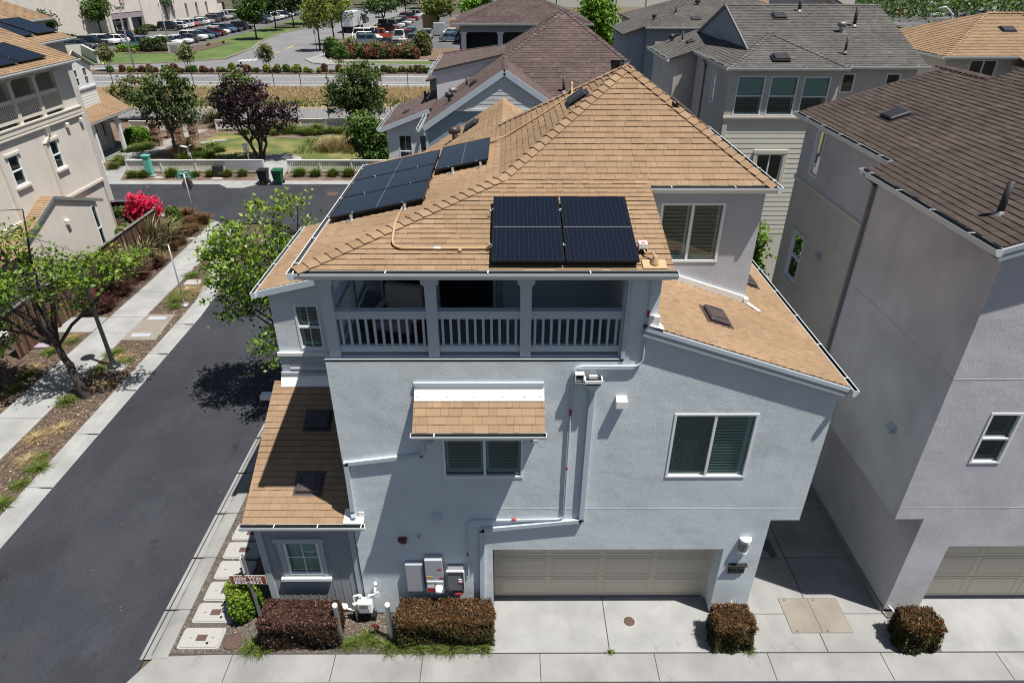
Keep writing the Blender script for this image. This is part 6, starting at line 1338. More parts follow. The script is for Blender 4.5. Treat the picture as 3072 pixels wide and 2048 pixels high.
def grass(name, label, spots, mat, n, h, r, group, seed=1, w=.012, lean=.6, cat='grass clump'):
    """each clump its own object; a few protos copied"""
    rng = random.Random(seed); protos = []
    for k in range(min(3, len(spots))):
        m = MB(); tuft(m, (0,0,0), n, h, r, rng, w, lean, mat); o = m.build(name, loc=(0,0,0)); tag(o, label, cat, group if len(spots) > 1 else None); protos.append(o)
    for i, s in enumerate(spots):
        o = protos[i] if i < len(protos) else protos[i % len(protos)].copy()
        if i >= len(protos): COL.objects.link(o)
        o.location = (s[0], s[1], s[2] if len(s) > 2 else 0); o.rotation_euler = (0,0,rng.uniform(0,6.3)); k = rng.uniform(.8,1.2)*(s[3] if len(s) > 3 else 1); o.scale = (k,k,k*rng.uniform(.85,1.1))
grass('brown_sedge', 'rusty brown grass clump in the corner bed by the green street signs', [(-19.4,36.0), (-18.7,35.4), (-18.2,34.7), (-18.5,35.8), (-17.6,35.3), (-17.25,35.0), (-17.3,33.7), (-17.5,33.0), (-18.1,32.4), (-18.6,34.0), (-17.3,31.9), (-17.4,31.0), (-17.3,30.0)], 'grass_brown', 520, .55, .55, 'rusty sedge clumps in the corner bed', 1, .014)
grass('red_fountain_grass', 'dark red fountain grass clump along the left pavement', [(-17.15,28.9), (-17.25,27.6), (-17.5,25.9,0,1.3), (-17.3,24.7), (-17.9,31.4)], 'grass_red', 650, .6, .6, 'dark red grass clumps along the left pavement', 2, .014)
grass('pale_sedge', 'pale straw grass clump in the left bed', [(-17.25,29.5), (-17.6,28.2), (-17.8,30.6), (-18.0,26.8)], 'grass_dry', 450, .5, .5, 'straw-coloured clumps in the left bed', 3, .014)
grass('flax_plant', 'spiky bronze flax plant against the brown timber fence', [(-17.95,30.7), (-17.85,29.3), (-17.9,28.0), (-17.95,26.8), (-17.9,31.8,0,.8)], 'flax', 190, 1.75, 1.1, 'flax plants along the timber fence', 4, .035, .7, 'flax')
grass('park_grass', 'green tufted grass clump in front of the white picket fence', [(-25.7,43.9), (-25.0,44.0), (-23.1,44.1), (-21.5,44.1), (-20.5,44.2), (-19.3,44.1), (-14.4,44.3), (-13.3,44.2), (-12.1,44.3), (-11.0,44.2), (-9.9,44.3), (-18.3,44.2)], 'grass_blade', 420, .55, .5, 'grass clumps along the street side of the picket fence', 5, .016)
grass('lawn_edge_grass', 'green grass clump in the bed around the park lawn', [(-28.8,48.2), (-28.1,46.0), (-27.8,47.0), (-28.4,47.2), (-29.4,50.7), (-29.0,51.3), (-28.6,50.9), (-28.3,51.6), (-23.4,49.7,0,1.4), (-22.6,49.1,0,1.3), (-23.3,51.6,0,1.2), (-24.2,50.2), (-23.8,48.2,0,1.3), (-22.4,50.8), (-25.4,46.4), (-26.0,51.8)] + [(-22.5+i*.9, 56.6+.35*math.sin(i*1.7), 0, 1.1) for i in range(11)] + [(-21+i*1.1, 57.5, 0, 1.3) for i in range(7)], 'grass_blade', 300, .5, .55, 'grass clumps in the park beds', 6, .018)
grass('reed_grass', 'tall thin upright reed grass in the park bed', [(-24.6,49.0), (-25.2,49.6), (-24.8,51.0), (-13.5,50.6), (-12.8,51.4), (-14.4,50.8), (-18.0,59.2), (-17.0,59.4), (-12.2,50.6)], 'grass_dry', 260, 1.25, .8, 'tall reed grasses in the park', 7, .012, .4)
grass('yucca', 'large pale spiky yucca behind the far picket fence', [(-27.0,61.3)], 'flax', 150, 1.7, 1.5, None, 8, .05, .9, 'yucca')
grass('verge_grass', 'green grass clump at the foot of the reddish hedges', [(-5.55,8.72,0,1.3), (-5.3,8.70), (-3.35,8.85), (-2.95,8.82), (-2.6,8.72), (-2.3,8.70), (-1.95,8.69), (-1.6,8.69), (-1.25,8.69), (-.9,8.69), (-.55,8.69), (5.2,8.66,0,.8), (-3.5,8.78), (-3.1,8.95)], 'grass_blade', 200, .13, .2, 'grass along the foot of the hedges', 9, .005, .8)
grass('strip_grass', 'small grass patch in the left planting strip', [(-13.75,14.5), (-13.85,13.8), (-13.9,13.0), (-14.9,20.9,0,1.3), (-14.2,20.3), (-14.9,17.8), (-14.0,15.0,0,.8), (-14.8,19.8), (-14.5,25.2,0,1.3), (-14.3,24.7), (-14.6,25.8,0,1.2), (-14.9,27.9,0,1.3), (-14.6,28.8,0,1.3), (-17.0,21.8), (-17.3,21.0), (-17.2,19.4), (-17.1,18.5), (-17.9,22.0)], 'grass_blade', 240, .13, .30, 'grass patches in the left planting strips', 10, .008, .9)
grass('dry_grass', 'straw-yellow dry grass patch in the left planting strip', [(-14.2,18.8), (-14.5,20.6), (-14.4,26.2,0,1.6), (-14.5,25.6,0,1.3), (-14.2,16.4), (-14.7,15.9), (-17.2,22.1), (-17.3,19.9), (-14.3,14.9)], 'grass_dry', 260, .10, .34, 'straw-coloured patches in the left planting strips', 11, .008, .9)
shrub('dark_red_shrub', 'dark reddish shrub at the bend of the left pavement', (-17.4,24.3,0), .65, .6, .75, 'grass_red', 1600, .06, seed=3)
shrub('garden_shrub', 'light green shrub under the pink bougainvillea inside the fence', (-19.6,31.6,0), .9, .8, 1.1, 'leaf_mid', 3000, .07)
shrub('garden_shrub', 'dark climbing shrub against the inner fence corner', (-20.4,33.0,0), .8, .5, 1.6, 'leaf_dark', 2600, .07)
shrub('garden_shrub', 'round green shrub behind the fence corner post', (-18.0,33.4,0), .5, .5, 1.5, 'leaf_mid', 2200, .06)
tree('bougainvillea', 'bright magenta bougainvillea flowering above the timber fence', (-19.1,32.8,0), [(0,0,1.7,.75,.5,.5), (-.5,0,1.4,.4,.4,.4), (.5,0,1.9,.35,.35,.35), (-.2,0,2.2,.4,.4,.25), (.7,-.3,1.5,.3,.3,.3)], 'flower', 2200, .07, fork=.8, tr=.03, seed=66, clus=20, sig=.12, cat='flowering shrub')
shrub('park_shrub', 'clipped bright green shrub beside the porch of the white house', (-29.9,53.4,0), 1.2, 1.1, 1.25, 'leaf_bright', 3600, .09)
rng = random.Random(8)
kinds = [('leaf_mid', .5), ('shrub_red', .55), ('leaf_yellow', .5), ('shrub_red', .5), ('leaf_grey', .55)]; protos = []
for k, (mt, h) in enumerate(kinds): protos.append(shrub('median_shrub', 'small mounded shrub in the row along the road median', (-52+k*1.35, 91.1+rng.uniform(-.3,.3), .08), .5, .5, h+.25, mt, 340, .12, 'low shrubs on the road median', seed=k+1))
for i in range(5, 56):
    o = protos[rng.randrange(5)].copy(); COL.objects.link(o); o.location = (-53+i*.85+rng.uniform(-.2,.2), 91.1+rng.uniform(-.3,.3), .08); o.rotation_euler = (0,0,rng.uniform(0,6)); k = rng.uniform(.6,1.2); o.scale = (k*rng.uniform(.8,1.5),k,k*rng.uniform(.7,1.3))
for i in range(11): shrub('corner_shrub', 'low reddish-green clipped shrub in the bank on the far street corner', (-25.5+i*1.15, 105.2+.3*math.sin(i), .07), 1.0, 1.4, 1.5, 'shrub_red' if i % 3 else 'leaf_olive', 700, .17, 'clipped shrubs on the far corner bank', seed=200+i)
for i in range(9): shrub('corner_shrub', 'low reddish-green clipped shrub in the bank on the far street corner', (-25.8+i*1.4, 108.4+.3*math.sin(i*2), .07), 1.1, 1.4, 1.6, 'shrub_red' if i % 2 else 'leaf_olive', 600, .18, 'clipped shrubs on the far corner bank', seed=230+i)
grass('roadside_flax', 'spiky flax clump in front of the parked cars on the far corner', [(-28.0,115.0,.07), (-25.5,113.5,.07), (-23.2,112.6,.07), (-21.4,113.6,.07), (-19.6,112.6,.07), (-16.2,113.2,.07), (-14.6,113.6,.07)], 'flax', 110, 2.2, 1.8, 'flax clumps on the far street corner', 12, .09, .8, 'flax')
for i, (x, y) in enumerate(((-28.6,124), (-28.6,127), (-28.6,130), (-28.6,134), (-28.6,140), (-28.6,146), (-28.6,152), (-28.6,158), (-28.7,165), (-28.7,172))): shrub('verge_shrub', 'yellow-green groundcover shrub on the verge beside the right car park', (x,y,.1), .9, 1.6, .6, 'leaf_yellow', 330, .2, 'groundcover shrubs on the car park verge', seed=260+i)
shrub('corner_willow_shrub', 'feathery grey-green shrub left of the flax on the far corner', (-13.2,109,0), 1.6, 1.6, 3.4, 'leaf_grey', 1600, .2, seed=301)
shrub('corner_willow_shrub', 'feathery grey-green shrub at the pavement on the far corner', (-26.9,107.2,.1), 1.3, 1.2, 2.6, 'leaf_mid', 1300, .18, seed=302)
for i, (x, y, rx, h, lab) in enumerate(((-57.5,113.2,1.6,2.0,'left rounded clipped hedge mound by the flagpole'), (-55.6,113.8,1.6,2.1,'right rounded clipped hedge mound by the flagpole'), (-61.5,113.4,1.5,1.0,'bright leafy planting left of the clipped mounds'), (-59.6,113.2,1.2,.9,'leafy planting beside the clipped mounds'), (-76.5,121.6,2.2,1.9,'long clipped hedge at the left end of the car park'), (-73.9,120.2,1.8,1.8,'right half of the clipped hedge at the left end of the car park'), (-72.0,140.5,1.4,1.1,'small shrub in front of the warehouse entrance'), (-74.0,147.5,1.8,1.2,'reddish shrub right of the warehouse entrance'), (-77,166,2.2,1.8,'hedge in front of the warehouse windows'), (-75,178,2.4,2.0,'green hedge at the warehouse corner bay'))):
    shrub('lawn_hedge', lab, (x,y,.05), rx, rx*.8, h, 'leaf_dark' if i not in (2,3) else 'leaf_bright', 1100, .17, seed=310+i)
for i, (x, y) in enumerate(((-62,111.6), (-59,111.3), (-52.2,115.2), (-51.2,121), (-50.0,124.5))): shrub('bare_shrub', 'tiny pale dried shrub in the brown flower bed', (x,y,.1), .35, .35, .6, 'grass_dry', 120, .1, 'tiny dried shrubs in the brown bed', seed=330+i)
shrub('round_hedge', 'round clipped shrub at the foot of the commercial building', (13.2,88,0), 1.5, 1.5, 5.6, 'leaf_dark', 1200, .2, seed=340)
# dry grass bank and lawn fringe, uncountable
m = MB(); rng = random.Random(6)
for _ in range(9000): tuft(m, (rng.uniform(-46,-6), rng.uniform(71.5,79.3)), 3, .5, .35, rng, .02, .8, 'grass_dry')
struct(m, 'dry_grass_bank', kind='stuff')
m = MB()
for _ in range(1500): tuft(m, (rng.uniform(-46,-6), rng.uniform(68.2,71.5)), 3, .4, .3, rng, .03, .6, 'grass_blade')
struct(m, 'green_verge_grass', kind='stuff')
m = MB()
for _ in range(900): tuft(m, (rng.uniform(-16.5,-9), rng.uniform(50,54.5)), 4, .35, .3, rng, .012, .7, 'grass_blade')
struct(m, 'rough_grass', kind='stuff')
# ================================================================== STREET FURNITURE NEAR THE HOUSE
def plate(label, x0, x1, y0, y1, kind, lab2=None):
    t = thing('vault_cover', ((x0+x1)/2,(y0+y1)/2,.0), label, 'utility cover', 'row of utility vault covers beside the street')
    r = .07; pts = []
    for cx, cy, a0 in ((x1-r,y1-r,0), (x0+r,y1-r,90), (x0+r,y0+r,180), (x1-r,y0+r,270)):
        for k in range(5): a = math.radians(a0+k*22.5); pts.append((cx+r*math.cos(a), cy+r*math.sin(a)))
    mb = MB().use('vault'); mb.slab(pts, -.02, .035); mb.build('collar', parent=t, bevel=.008)
    cx, cy = (x0+x1)/2, (y0+y1)/2; q = [((x-cx)*.90+cx, (y-cy)*.86+cy) for x, y in pts]
    mb = MB().use('vault_edge'); mb.slab([((x-cx)*.915+cx, (y-cy)*.88+cy) for x, y in pts], .035, .0365); mb.build('seam', parent=t)
    mb = MB().use('vault'); mb.slab(q, .0365, .045); mb.build('lid', parent=t)
    if kind != 'plain':
        MB().use('rust').box(cx-.11, cx+.11, cy-.075, cy+.075, .045, .051).build('rust_plate', parent=t)
    if kind == 'full': MB().use('black_plastic').cyl((cx+.17,cy-.13,.045), (cx+.17,cy-.13,.053), .03, .03, 10).build('lock_cap', parent=t)
    else: MB().use('black_plastic').cyl((cx+.12,cy+.02,.045), (cx+.12,cy+.02,.053), .028, .028, 10).build('lock_cap', parent=t)
    mb = MB().use('black_plastic')
    for dx in (-.24, .24): mb.box(cx+dx-.03, cx+dx+.03, cy-.006, cy+.006, .045, .048)
    mb.build('pull_slot', parent=t)
plate('nearest pale vault cover with rusty square plate, at the pavement corner', -7.20, -6.28, 8.70, 9.22, 'full')
plate('second pale vault cover with rusty plate, its corner in the bush shade', -7.14, -6.22, 9.34, 9.87, 'full')
plate('third vault cover, half hidden behind the green bush', -7.12, -6.20, 9.92, 10.46, 'small')
plate('fourth vault cover, light and plain, behind the sign post', -7.12, -6.22, 10.53, 11.08, 'plain')
plate('fifth vault cover with rusty plate, partly under the lean-to eave', -7.14, -6.22, 11.15, 11.68, 'small')
plate('farthest vault cover, cut off by the lean-to roof edge', -7.14, -6.22, 11.74, 12.22, 'small')
m = MB().use('rust').lathe((-6.03,8.88,-.02), [(.20,0), (.20,.06), (.185,.065)], 20); obj1(m, 'manhole_lid', None, 'round rusty iron lid in the gravel beside the nearest vault cover', 'utility cover')
m = MB().use('rust').lathe((2.71,9.37,-.02), [(.125,0), (.125,.026), (.11,.028)], 20); m.use('vault').lathe((2.71,9.37,-.02), [(.16,0), (.16,.023), (.15,.0235)], 20); obj1(m, 'drain_cover', None, 'small round brown drain cover in the main driveway', 'utility cover')
m = MB().use('rust').lathe((-11.25,40.38,-.03), [(.38,0), (.38,.012), (.36,.014)], 20); obj1(m, 'manhole_lid', None, 'dark manhole lid in the side street beyond the solar roof', 'utility cover')
for i, (a, b) in enumerate(((6.29,6.955), (6.965,7.63))):
    m = MB().use('concrete_tan'); m.box(a, b, 9.07, 9.96, 0, .009); m.use('joint')
    for e in ((a-.008,a,9.062,9.968), (b,b+.008,9.062,9.968), (a,b,9.062,9.07), (a,b,9.96,9.968)): m.box(*e, 0, .007)
    for x, y in ((a+.12,9.92), (a+.12,9.11)): m.box(x-.02, x+.02, y-.015, y+.015, .009, .012)
    obj1(m, 'access_plate', None, ('left', 'right')[i]+' half of the tan access plates set in the alley paving', 'access plate')
# stained patches on the alley and driveway
m = MB().use('asphalt_lot'); m.flat([(6.0,11.9), (6.25,11.5), (6.5,11.35), (6.55,11.15), (6.72,11.2), (6.7,11.7), (6.45,12.0), (6.5,12.3), (6.15,12.4)], .0035); struct(m, 'alley_stain')
for lab, a in (('large tan vault cover with two grey hatches set in the left planting strip', 0),):
    t = thing('vault_cover', (-14.55,22.95,0), lab, 'utility cover')
    MB().use('concrete_tan').slab([(-15.14,21.88), (-13.82,21.88), (-13.98,24.02), (-15.14,24.02)], -.02, .03).build('slab', parent=t)
    for y in (22.15, 23.55): MB().use('box_grey').box(-14.95, -14.2, y, y+.26, .03, .036).build('hatch', parent=t)
obj1(MB().use('vault').box(-14.92, -14.2, 26.9, 27.42, -.02, .03), 'vault_cover', None, 'small pale vault lid farther up the left planting strip', 'utility cover', bevel=.01)
for x, y, lab in ((-17.87,34.1,'small square lid among the rusty sedges'), (-16.98,32.6,'small round-edged lid beside the pavement bend'), (-17.7,27.1,'grey meter lid beside the flax'), (-17.6,24.8,'pale twin lid in the left bed')): obj1(MB().use('vault').box(x-.22, x+.22, y-.15, y+.15, -.02, .03), 'meter_lid', None, lab, 'utility cover', bevel=.01)
for x, y, lab in ((-23.8,43.8,'pale lid in front of the picket fence near the teal cabinet'), (-19.8,43.55,'pale lid in front of the dark irrigation box')): obj1(MB().use('vault').box(x-.35, x+.35, y-.22, y+.22, -.02, .03), 'meter_lid', None, lab, 'utility cover', bevel=.01)
obj1(MB().use('tilt_mauve').box(-18.25, -17.65, 21.3, 21.62, .02, .05), 'board', None, 'lavender board lying in the left bed below the walkway', 'board')
# street number sign
t = thing('street_sign', (-5.615,9.47,0), 'brown street number sign on a perforated steel post in front of the round bush', 'street sign')
MB().use('galv').box(-5.64, -5.59, 9.445, 9.495, 0, 2.02).build('post', parent=t)
p = MB().use('sign_white'); p.box(-6.01, -5.23, 9.43, 9.436, 1.20, 1.48); p.use('sign_brown').box(-5.997, -5.243, 9.426, 9.431, 1.213, 1.467); p = p.build('sign_plate', parent=t)
text('Jetty Way', (-5.62,9.422,1.402), .15, 'sign_white', p, ext=.002); text('8526-8532', (-5.62,9.422,1.277), .14, 'sign_white', p, ext=.002)
MB().use('pole_white').box(-5.66, -5.648, 9.40, 9.56, 1.56, 2.0).build('side_plate', parent=t)
# bollards and gas meter
for x, y, lab in ((-3.67,8.93,'white pipe bollard at the right end of the purple-brown hedge'), (-2.57,8.94,'white pipe bollard left of the second hedge')):
    obj1(MB().use('white_plastic').lathe((x,y,0), [(.052,0), (.052,1.12), (.06,1.13), (.058,1.17), (.03,1.20)], 14), 'bollard', None, lab, 'bollard')
t = thing('gas_meter', (-3.22,9.42,0), 'white gas meter with bent pipes between the two bollards', 'gas meter')
MB().use('white_plastic').box(-3.34, -3.02, 9.30, 9.50, .38, .72).build('case', parent=t, bevel=.03)
m = MB().use('white_plastic'); m.tube(bent([(-3.42,9.42,0), (-3.42,9.42,.82), (-3.25,9.42,.86), (-3.25,9.42,.72)], .05), .025, 8); m.tube(bent([(-3.1,9.42,.72), (-3.1,9.42,.84), (-2.95,9.45,.84), (-2.92,9.5,1.1)], .05), .025, 8); m.tube(bent([(-3.42,9.42,.35), (-3.6,9.40,.42), (-3.68,9.38,.62)], .06), .022, 8); m.lathe((-3.62,9.36,.50), [(.05,0), (.07,.04), (.05,.10)], 10); m.lathe((-3.42,9.42,.52), [(.04,0), (.055,.05), (.04,.1)], 10); m.cyl((-2.92,9.5,1.05), (-2.92,9.5,1.16), .035, .035, 8); m.build('pipework', parent=t)
m = MB().use('box_grey').box(-3.30, -3.08, 9.292, 9.30, .42, .56); m.use('concrete_tan').box(-3.28, -3.10, 9.288, 9.296, .58, .68); m.build('index_window', parent=t)
MB().use('white_plastic').box(-2.96, -2.86, 9.46, 9.49, .72, .88).build('tag', parent=t); MB().use('black_plastic').box(-3.50, -3.0, 9.40, 9.55, .0, .16).build('base_shade', parent=t)
t = thing('marker_flag', (-2.93,9.02,0), 'small dark red leaf-shaped marker sign in the gravel by the bollard', 'marker sign')
MB().use('galv').cyl((-2.93,9.02,0), (-2.93,9.03,.24), .006, .006, 5).build('stake', parent=t); MB().use('bell_red').prism([(-3.0,9.0,.40), (-2.95,9.0,.26), (-2.87,9.02,.22), (-2.84,9.04,.27), (-2.88,9.04,.36), (-2.96,9.02,.42)], (0,.01,.005)).build('plate', parent=t)
m = MB().use('leaf_street'); rng = random.Random(2)
for _ in range(60): leafquad(m, Vector((2.20+rng.gauss(0,.035), 8.60+rng.gauss(0,.03), rng.uniform(.01,.07))), .022, rng.random(), rng)
obj1(m, 'weed', None, 'small green weed in the joint at the foot of the driveway', 'weed')
m = MB().use('tilt_mauve').tube([(8.62+.16*math.cos(a*.5), 9.28+.12*math.sin(a*.5), .02) for a in range(2, 12)], .01, 6); obj1(m, 'hose', None, 'short pale hose loop beside the right-hand hedge', 'hose')
obj1(MB().use('trim_white').box(-6.25, -5.30, 13.3, 13.5, 3.30, 3.42).box(-6.05, -5.93, 13.34, 13.46, 2.6, 3.30), 'entry_beam', None, 'white beam end sticking out beyond the lean-to roof edge', 'beam')
# lamp, posts and signs on the left
t = thing('street_lamp', (-14.43,19.99,0), 'dark green lamp post with fluted base in the left planting strip', 'street lamp')
MB().use('pole_green').lathe((-14.43,19.99,0), [(.22,0), (.22,.08), (.17,.11), (.13,.16), (.09,.30), (.075,.45), (.06,3.3), (.055,3.45)], 14).build('pole', parent=t)
MB().use('pole_green').lathe((-14.43,19.99,3.45), [(.08,0), (.10,.06), (.06,.10)], 12).lathe((-14.43,19.99,3.98), [(.25,0), (.20,.12), (.06,.22), (.02,.32)], 12).build('lantern_cap', parent=t)
MB().use('light_white').lathe((-14.43,19.99,3.55), [(.10,0), (.20,.43), (.19,.44)], 12).build('lantern_glass', parent=t)
obj1(MB().use('vault').box(-14.75, -14.0, 19.75, 20.25, -.02, .02), 'lamp_pad', None, 'small concrete pad under the dark lamp post', 'concrete pad')
obj1(MB().use('pole_steel').cyl((-14.0,24.95,0), (-13.98,24.95,2.75), .028, .028, 8).lathe((-14.0,24.95,-.02), [(.2,0), (.18,.05), (.08,.07)], 9), 'sign_post', None, 'bare slim steel post in the left planting strip', 'post')
t = thing('street_sign', (-17.7,35.06,0), 'green street name signs on a steel pole at the corner bed', 'street sign')
MB().use('pole_steel').cyl((-17.7,35.06,0), (-17.7,35.06,2.78), .035, .035, 8).build('post', parent=t)
p = MB().use('sign_green').obox((-17.7,35.06,2.62), .95, .02, .20).build('sign_plate', parent=t); text('Landings Dr', (-17.7,35.03,2.62), .15, 'sign_white', p)
p2 = MB().use('sign_green').obox((-17.7,35.06,2.84), .62, .02, .20, rz=.75).build('sign_plate', parent=t); text('Jetty Way', (-17.68,35.03,2.84), .13, 'sign_white', p2, rot=(math.pi/2,0,.75))
M8 = []
for k in range(8): a = math.pi/8+k*math.pi/4; M8.append((-17.66+.30*math.cos(a)*.75, 35.10+.30*math.cos(a)*.66, 2.18+.34*math.sin(a)))
MB().use('vent_brown').prism(M8, (.012,-.012,0)).build('sign_back', parent=t)
# timber fence of the left garden
t = thing('timber_fence', (-18.2,27,0), 'weathered brown board fence around the garden of the beige house', 'fence')
def boards(mb, a, b, h, step=.14):
    a = Vector((a[0],a[1],0)); b = Vector((b[0],b[1],0)); L = (b-a).length; d = (b-a)/L; rng = random.Random(int(L*10)); k = 0
    n = Vector((d.y,-d.x,0)); ang = math.atan2(d.y, d.x)
    while k < L:
        mb.tv = rng.random(); mb.obox(a + d*(k+step/2) + n*rng.uniform(-.004,.006) + Vector((0,0,(h-.05)/2+.02)), step-.008, .02, h-.08+rng.uniform(-.015,.015), rz=ang); k += step
m = MB().use('planks'); boards(m, (-18.2,20.5), (-18.2,32.1), 1.78); m.build('boards', parent=t)
m = MB().use('planks'); boards(m, (-18.2,32.1), (-18.9,33.7), 1.78); boards(m, (-18.9,33.7), (-23,33.7), 1.7); m.build('boards', parent=t)
m = MB().use('galv'); m.beam((-18.2,20.5,1.80), (-18.2,32.1,1.80), .12, .035); m.beam((-18.2,32.1,1.80), (-18.9,33.7,1.80), .12, .035); m.beam((-18.9,33.7,1.72), (-23,33.7,1.72), .12, .035); m.build('cap_rail', parent=t)
for x, y in ((-18.2,32.1), (-18.2,29.0), (-18.2,26.0), (-18.2,23.0), (-18.9,33.7)): MB().use('planks').box(x-.06, x+.06, y-.06, y+.06, 0, 1.84).build('post', parent=t)
obj1(MB().use('concrete_tan').box(-21.5, -18.6, 30.8, 31.0, 0, .35), 'planter_kerb', None, 'low pale kerb of the raised bed under the bougainvillea', 'planter')
# dark metal bench and bbq-ish patio furniture at the left edge
t = thing('patio_bench', (-19.6,21.6,0), 'white slatted bench on the patio at the left edge, half hidden by the tree', 'bench')
m = MB().use('trim_white')
for k in range(4): m.box(-20.3, -18.9, 21.2+k*.14, 21.3+k*.14, .55, .58)
m.build('seat', parent=t); m = MB().use('trim_white')
for k in range(3): m.box(-20.3, -18.9, 21.75, 21.78, .75+k*.14, .85+k*.14)
m.build('backrest', parent=t)
for x in (-20.25,-18.95): MB().use('box_dark').box(x-.03, x+.03, 21.2, 21.78, 0, .55).build('leg', parent=t)
# picket fences of the park
def picket(label, a, b, h=.92, seg=2.3):
    a = Vector((a[0],a[1],0)); b = Vector((b[0],b[1],0)); L = (b-a).length; d = (b-a)/L; ang = math.atan2(d.y,d.x); t = thing('picket_fence', tuple(a), label, 'fence', 'white picket fences of the park'); zz = Vector((0,0,1))
    n = max(1, round(L/seg)); s = L/n
    for i in range(n+1): MB().use('white_fence').obox(a+d*s*i+zz*h/2, .10, .10, h, rz=ang).build('post', parent=t)
    m = MB().use('white_fence'); m.beam(a+zz*(h-.02), b+zz*(h-.02), .14, .04); m.beam(a+zz*(h-.10), b+zz*(h-.10), .04, .10); m.beam(a+zz*.20, b+zz*.20, .04, .10)
    m.build('rails', parent=t); m = MB().use('white_fence'); k = .09
    while k < L-.05: m.obox(a+d*k+zz*(h/2+.05), .115, .02, h-.35, rz=ang); k += .155
    m.build('pickets', parent=t); return t
picket('white picket fence left of the park entrance, facing the side street', (-26.4,44.85), (-17.0,44.95)); picket('white picket fence right of the park entrance, facing the side street', (-15.3,44.9), (-6.5,44.9)); picket('short white picket fence beside the porch of the beige house', (-27.7,44.3), (-30.2,47.6)); picket('far white picket fence behind the curved bed', (-18.2,58.4), (-13.8,58.4)); picket('far white picket fence behind the purple plum', (-25.3,57.8), (-20.5,57.9)); picket('far white picket fence behind the stone piers', (-32.5,57.4), (-27.6,57.3)); picket('far white picket fence behind the round dark tree', (-13.8,58.4), (-9,58.2))
obj1(MB().use('box_grey').obox((-18.3,44.78,.52), 2.6, .012, .62), 'fence_screen', None, 'grey fabric screen tied to the picket fence near the bins', 'screen')
t = thing('stone_pier', (-27.9,52.5,0), 'rustic stone pier of the park arbour, nearest the porch', 'stone pier', 'stone piers by the diagonal path')
def pier(t, x, y, h=1.75):
    m = MB().use('stone'); rng = random.Random(int(x*10)); z = 0
    while z < h: hh = rng.uniform(.12,.2); w = .27+rng.uniform(-.02,.03); m.box(x-w, x+w, y-w, y+w, z, z+hh-.012); z += hh
    m.build('stonework', parent=t); MB().use('stone').box(x-.33, x+.33, y-.33, y+.33, h, h+.08).build('cap', parent=t)
pier(t, -27.9, 52.5)
for x, y, lab in ((-26.6,53.6,'stone pier beside the trunk of the bronze-green tree'), (-26.0,54.8,'stone pier at the lawn side of the path'), (-28.0,55.2,'stone pier farthest back by the path')): t = thing('stone_pier', (x,y,0), lab, 'stone pier', 'stone piers by the diagonal path'); pier(t, x, y)
t = thing('path_light', (-23.4,48.0,0), 'angular pale path light with winged head behind the picket fence', 'path light')
MB().use('pole_white').prism([(-23.5,47.95,0), (-23.3,47.95,0), (-23.42,47.95,1.05), (-23.58,47.95,1.05)], (0,.1,0)).build('post', parent=t); MB().use('pole_white').beam((-23.95,48.0,1.12), (-23.5,48.0,1.02), .24, .04).beam((-23.5,48.0,1.02), (-23.2,48.0,1.18), .24, .04).build('head', parent=t)
t = thing('utility_cabinet', (-24.6,44.25,0), 'tall narrow teal utility cabinet in front of the picket fence', 'utility cabinet')
MB().use('teal_box').box(-24.82, -24.40, 44.08, 44.42, .06, 1.35).build('case', parent=t, bevel=.02); MB().use('teal_box').box(-24.86, -24.36, 44.04, 44.46, 1.35, 1.42).build('lid', parent=t); MB().use('concrete').box(-25.0, -24.2, 43.95, 44.5, -.02, .06).build('plinth', parent=t)
obj1(MB().use('bin_black').box(-20.25, -19.6, 44.0, 44.5, 0, .72), 'irrigation_box', None, 'dark rounded irrigation enclosure in front of the picket fence', 'enclosure', bevel=.08)
for x, mt, lab in ((-16.2,'bin_black','black wheeled rubbish bin on the kerb ramp'), (-15.25,'bin_green','green wheeled rubbish bin on the kerb ramp')):
    t = thing('wheelie_bin', (x,42.4,0), lab, 'wheelie bin', 'bins at the park entrance')
    MB().use(mt).grid([(x-.24,42.2,.06), (x+.24,42.2,.06), (x+.24,42.66,.06), (x-.24,42.66,.06), (x-.31,42.1,.90), (x+.31,42.1,.90), (x+.31,42.76,.90), (x-.31,42.76,.90)], [(0,3,2,1),(4,5,6,7),(0,1,5,4),(1,2,6,5),(2,3,7,6),(3,0,4,7)]).build('body', parent=t, bevel=.02)
    MB().use(mt).box(x-.33, x+.33, 42.08, 42.84, .90, .96).box(x-.28, x+.28, 42.84, 42.9, .88, .93).build('lid', parent=t, bevel=.02)
    for s in (-1,1): MB().use('tire').cyl((x+s*.31,42.62,.12), (x+s*.25,42.62,.12), .12, .12, 12).build('wheel', parent=t)
obj1(MB().use('pole_white').lathe((-19.0,47.6,0), [(.06,0), (.06,.9)], 8).box(-19.25, -18.9, 47.5, 47.7, .85, 1.35), 'drinking_fountain', None, 'pale pedestal box beside the purple plum trunk', 'pedestal')
for x, y, lab in ((-24.3,53.2,'left pale flat stone on the lawn'), (-23.6,53.9,'right pale flat stone on the lawn')): obj1(MB().use('vault').obox((x,y,.08), 1.0, .45, .12, rz=.2), 'flat_stone', None, lab, 'stone')
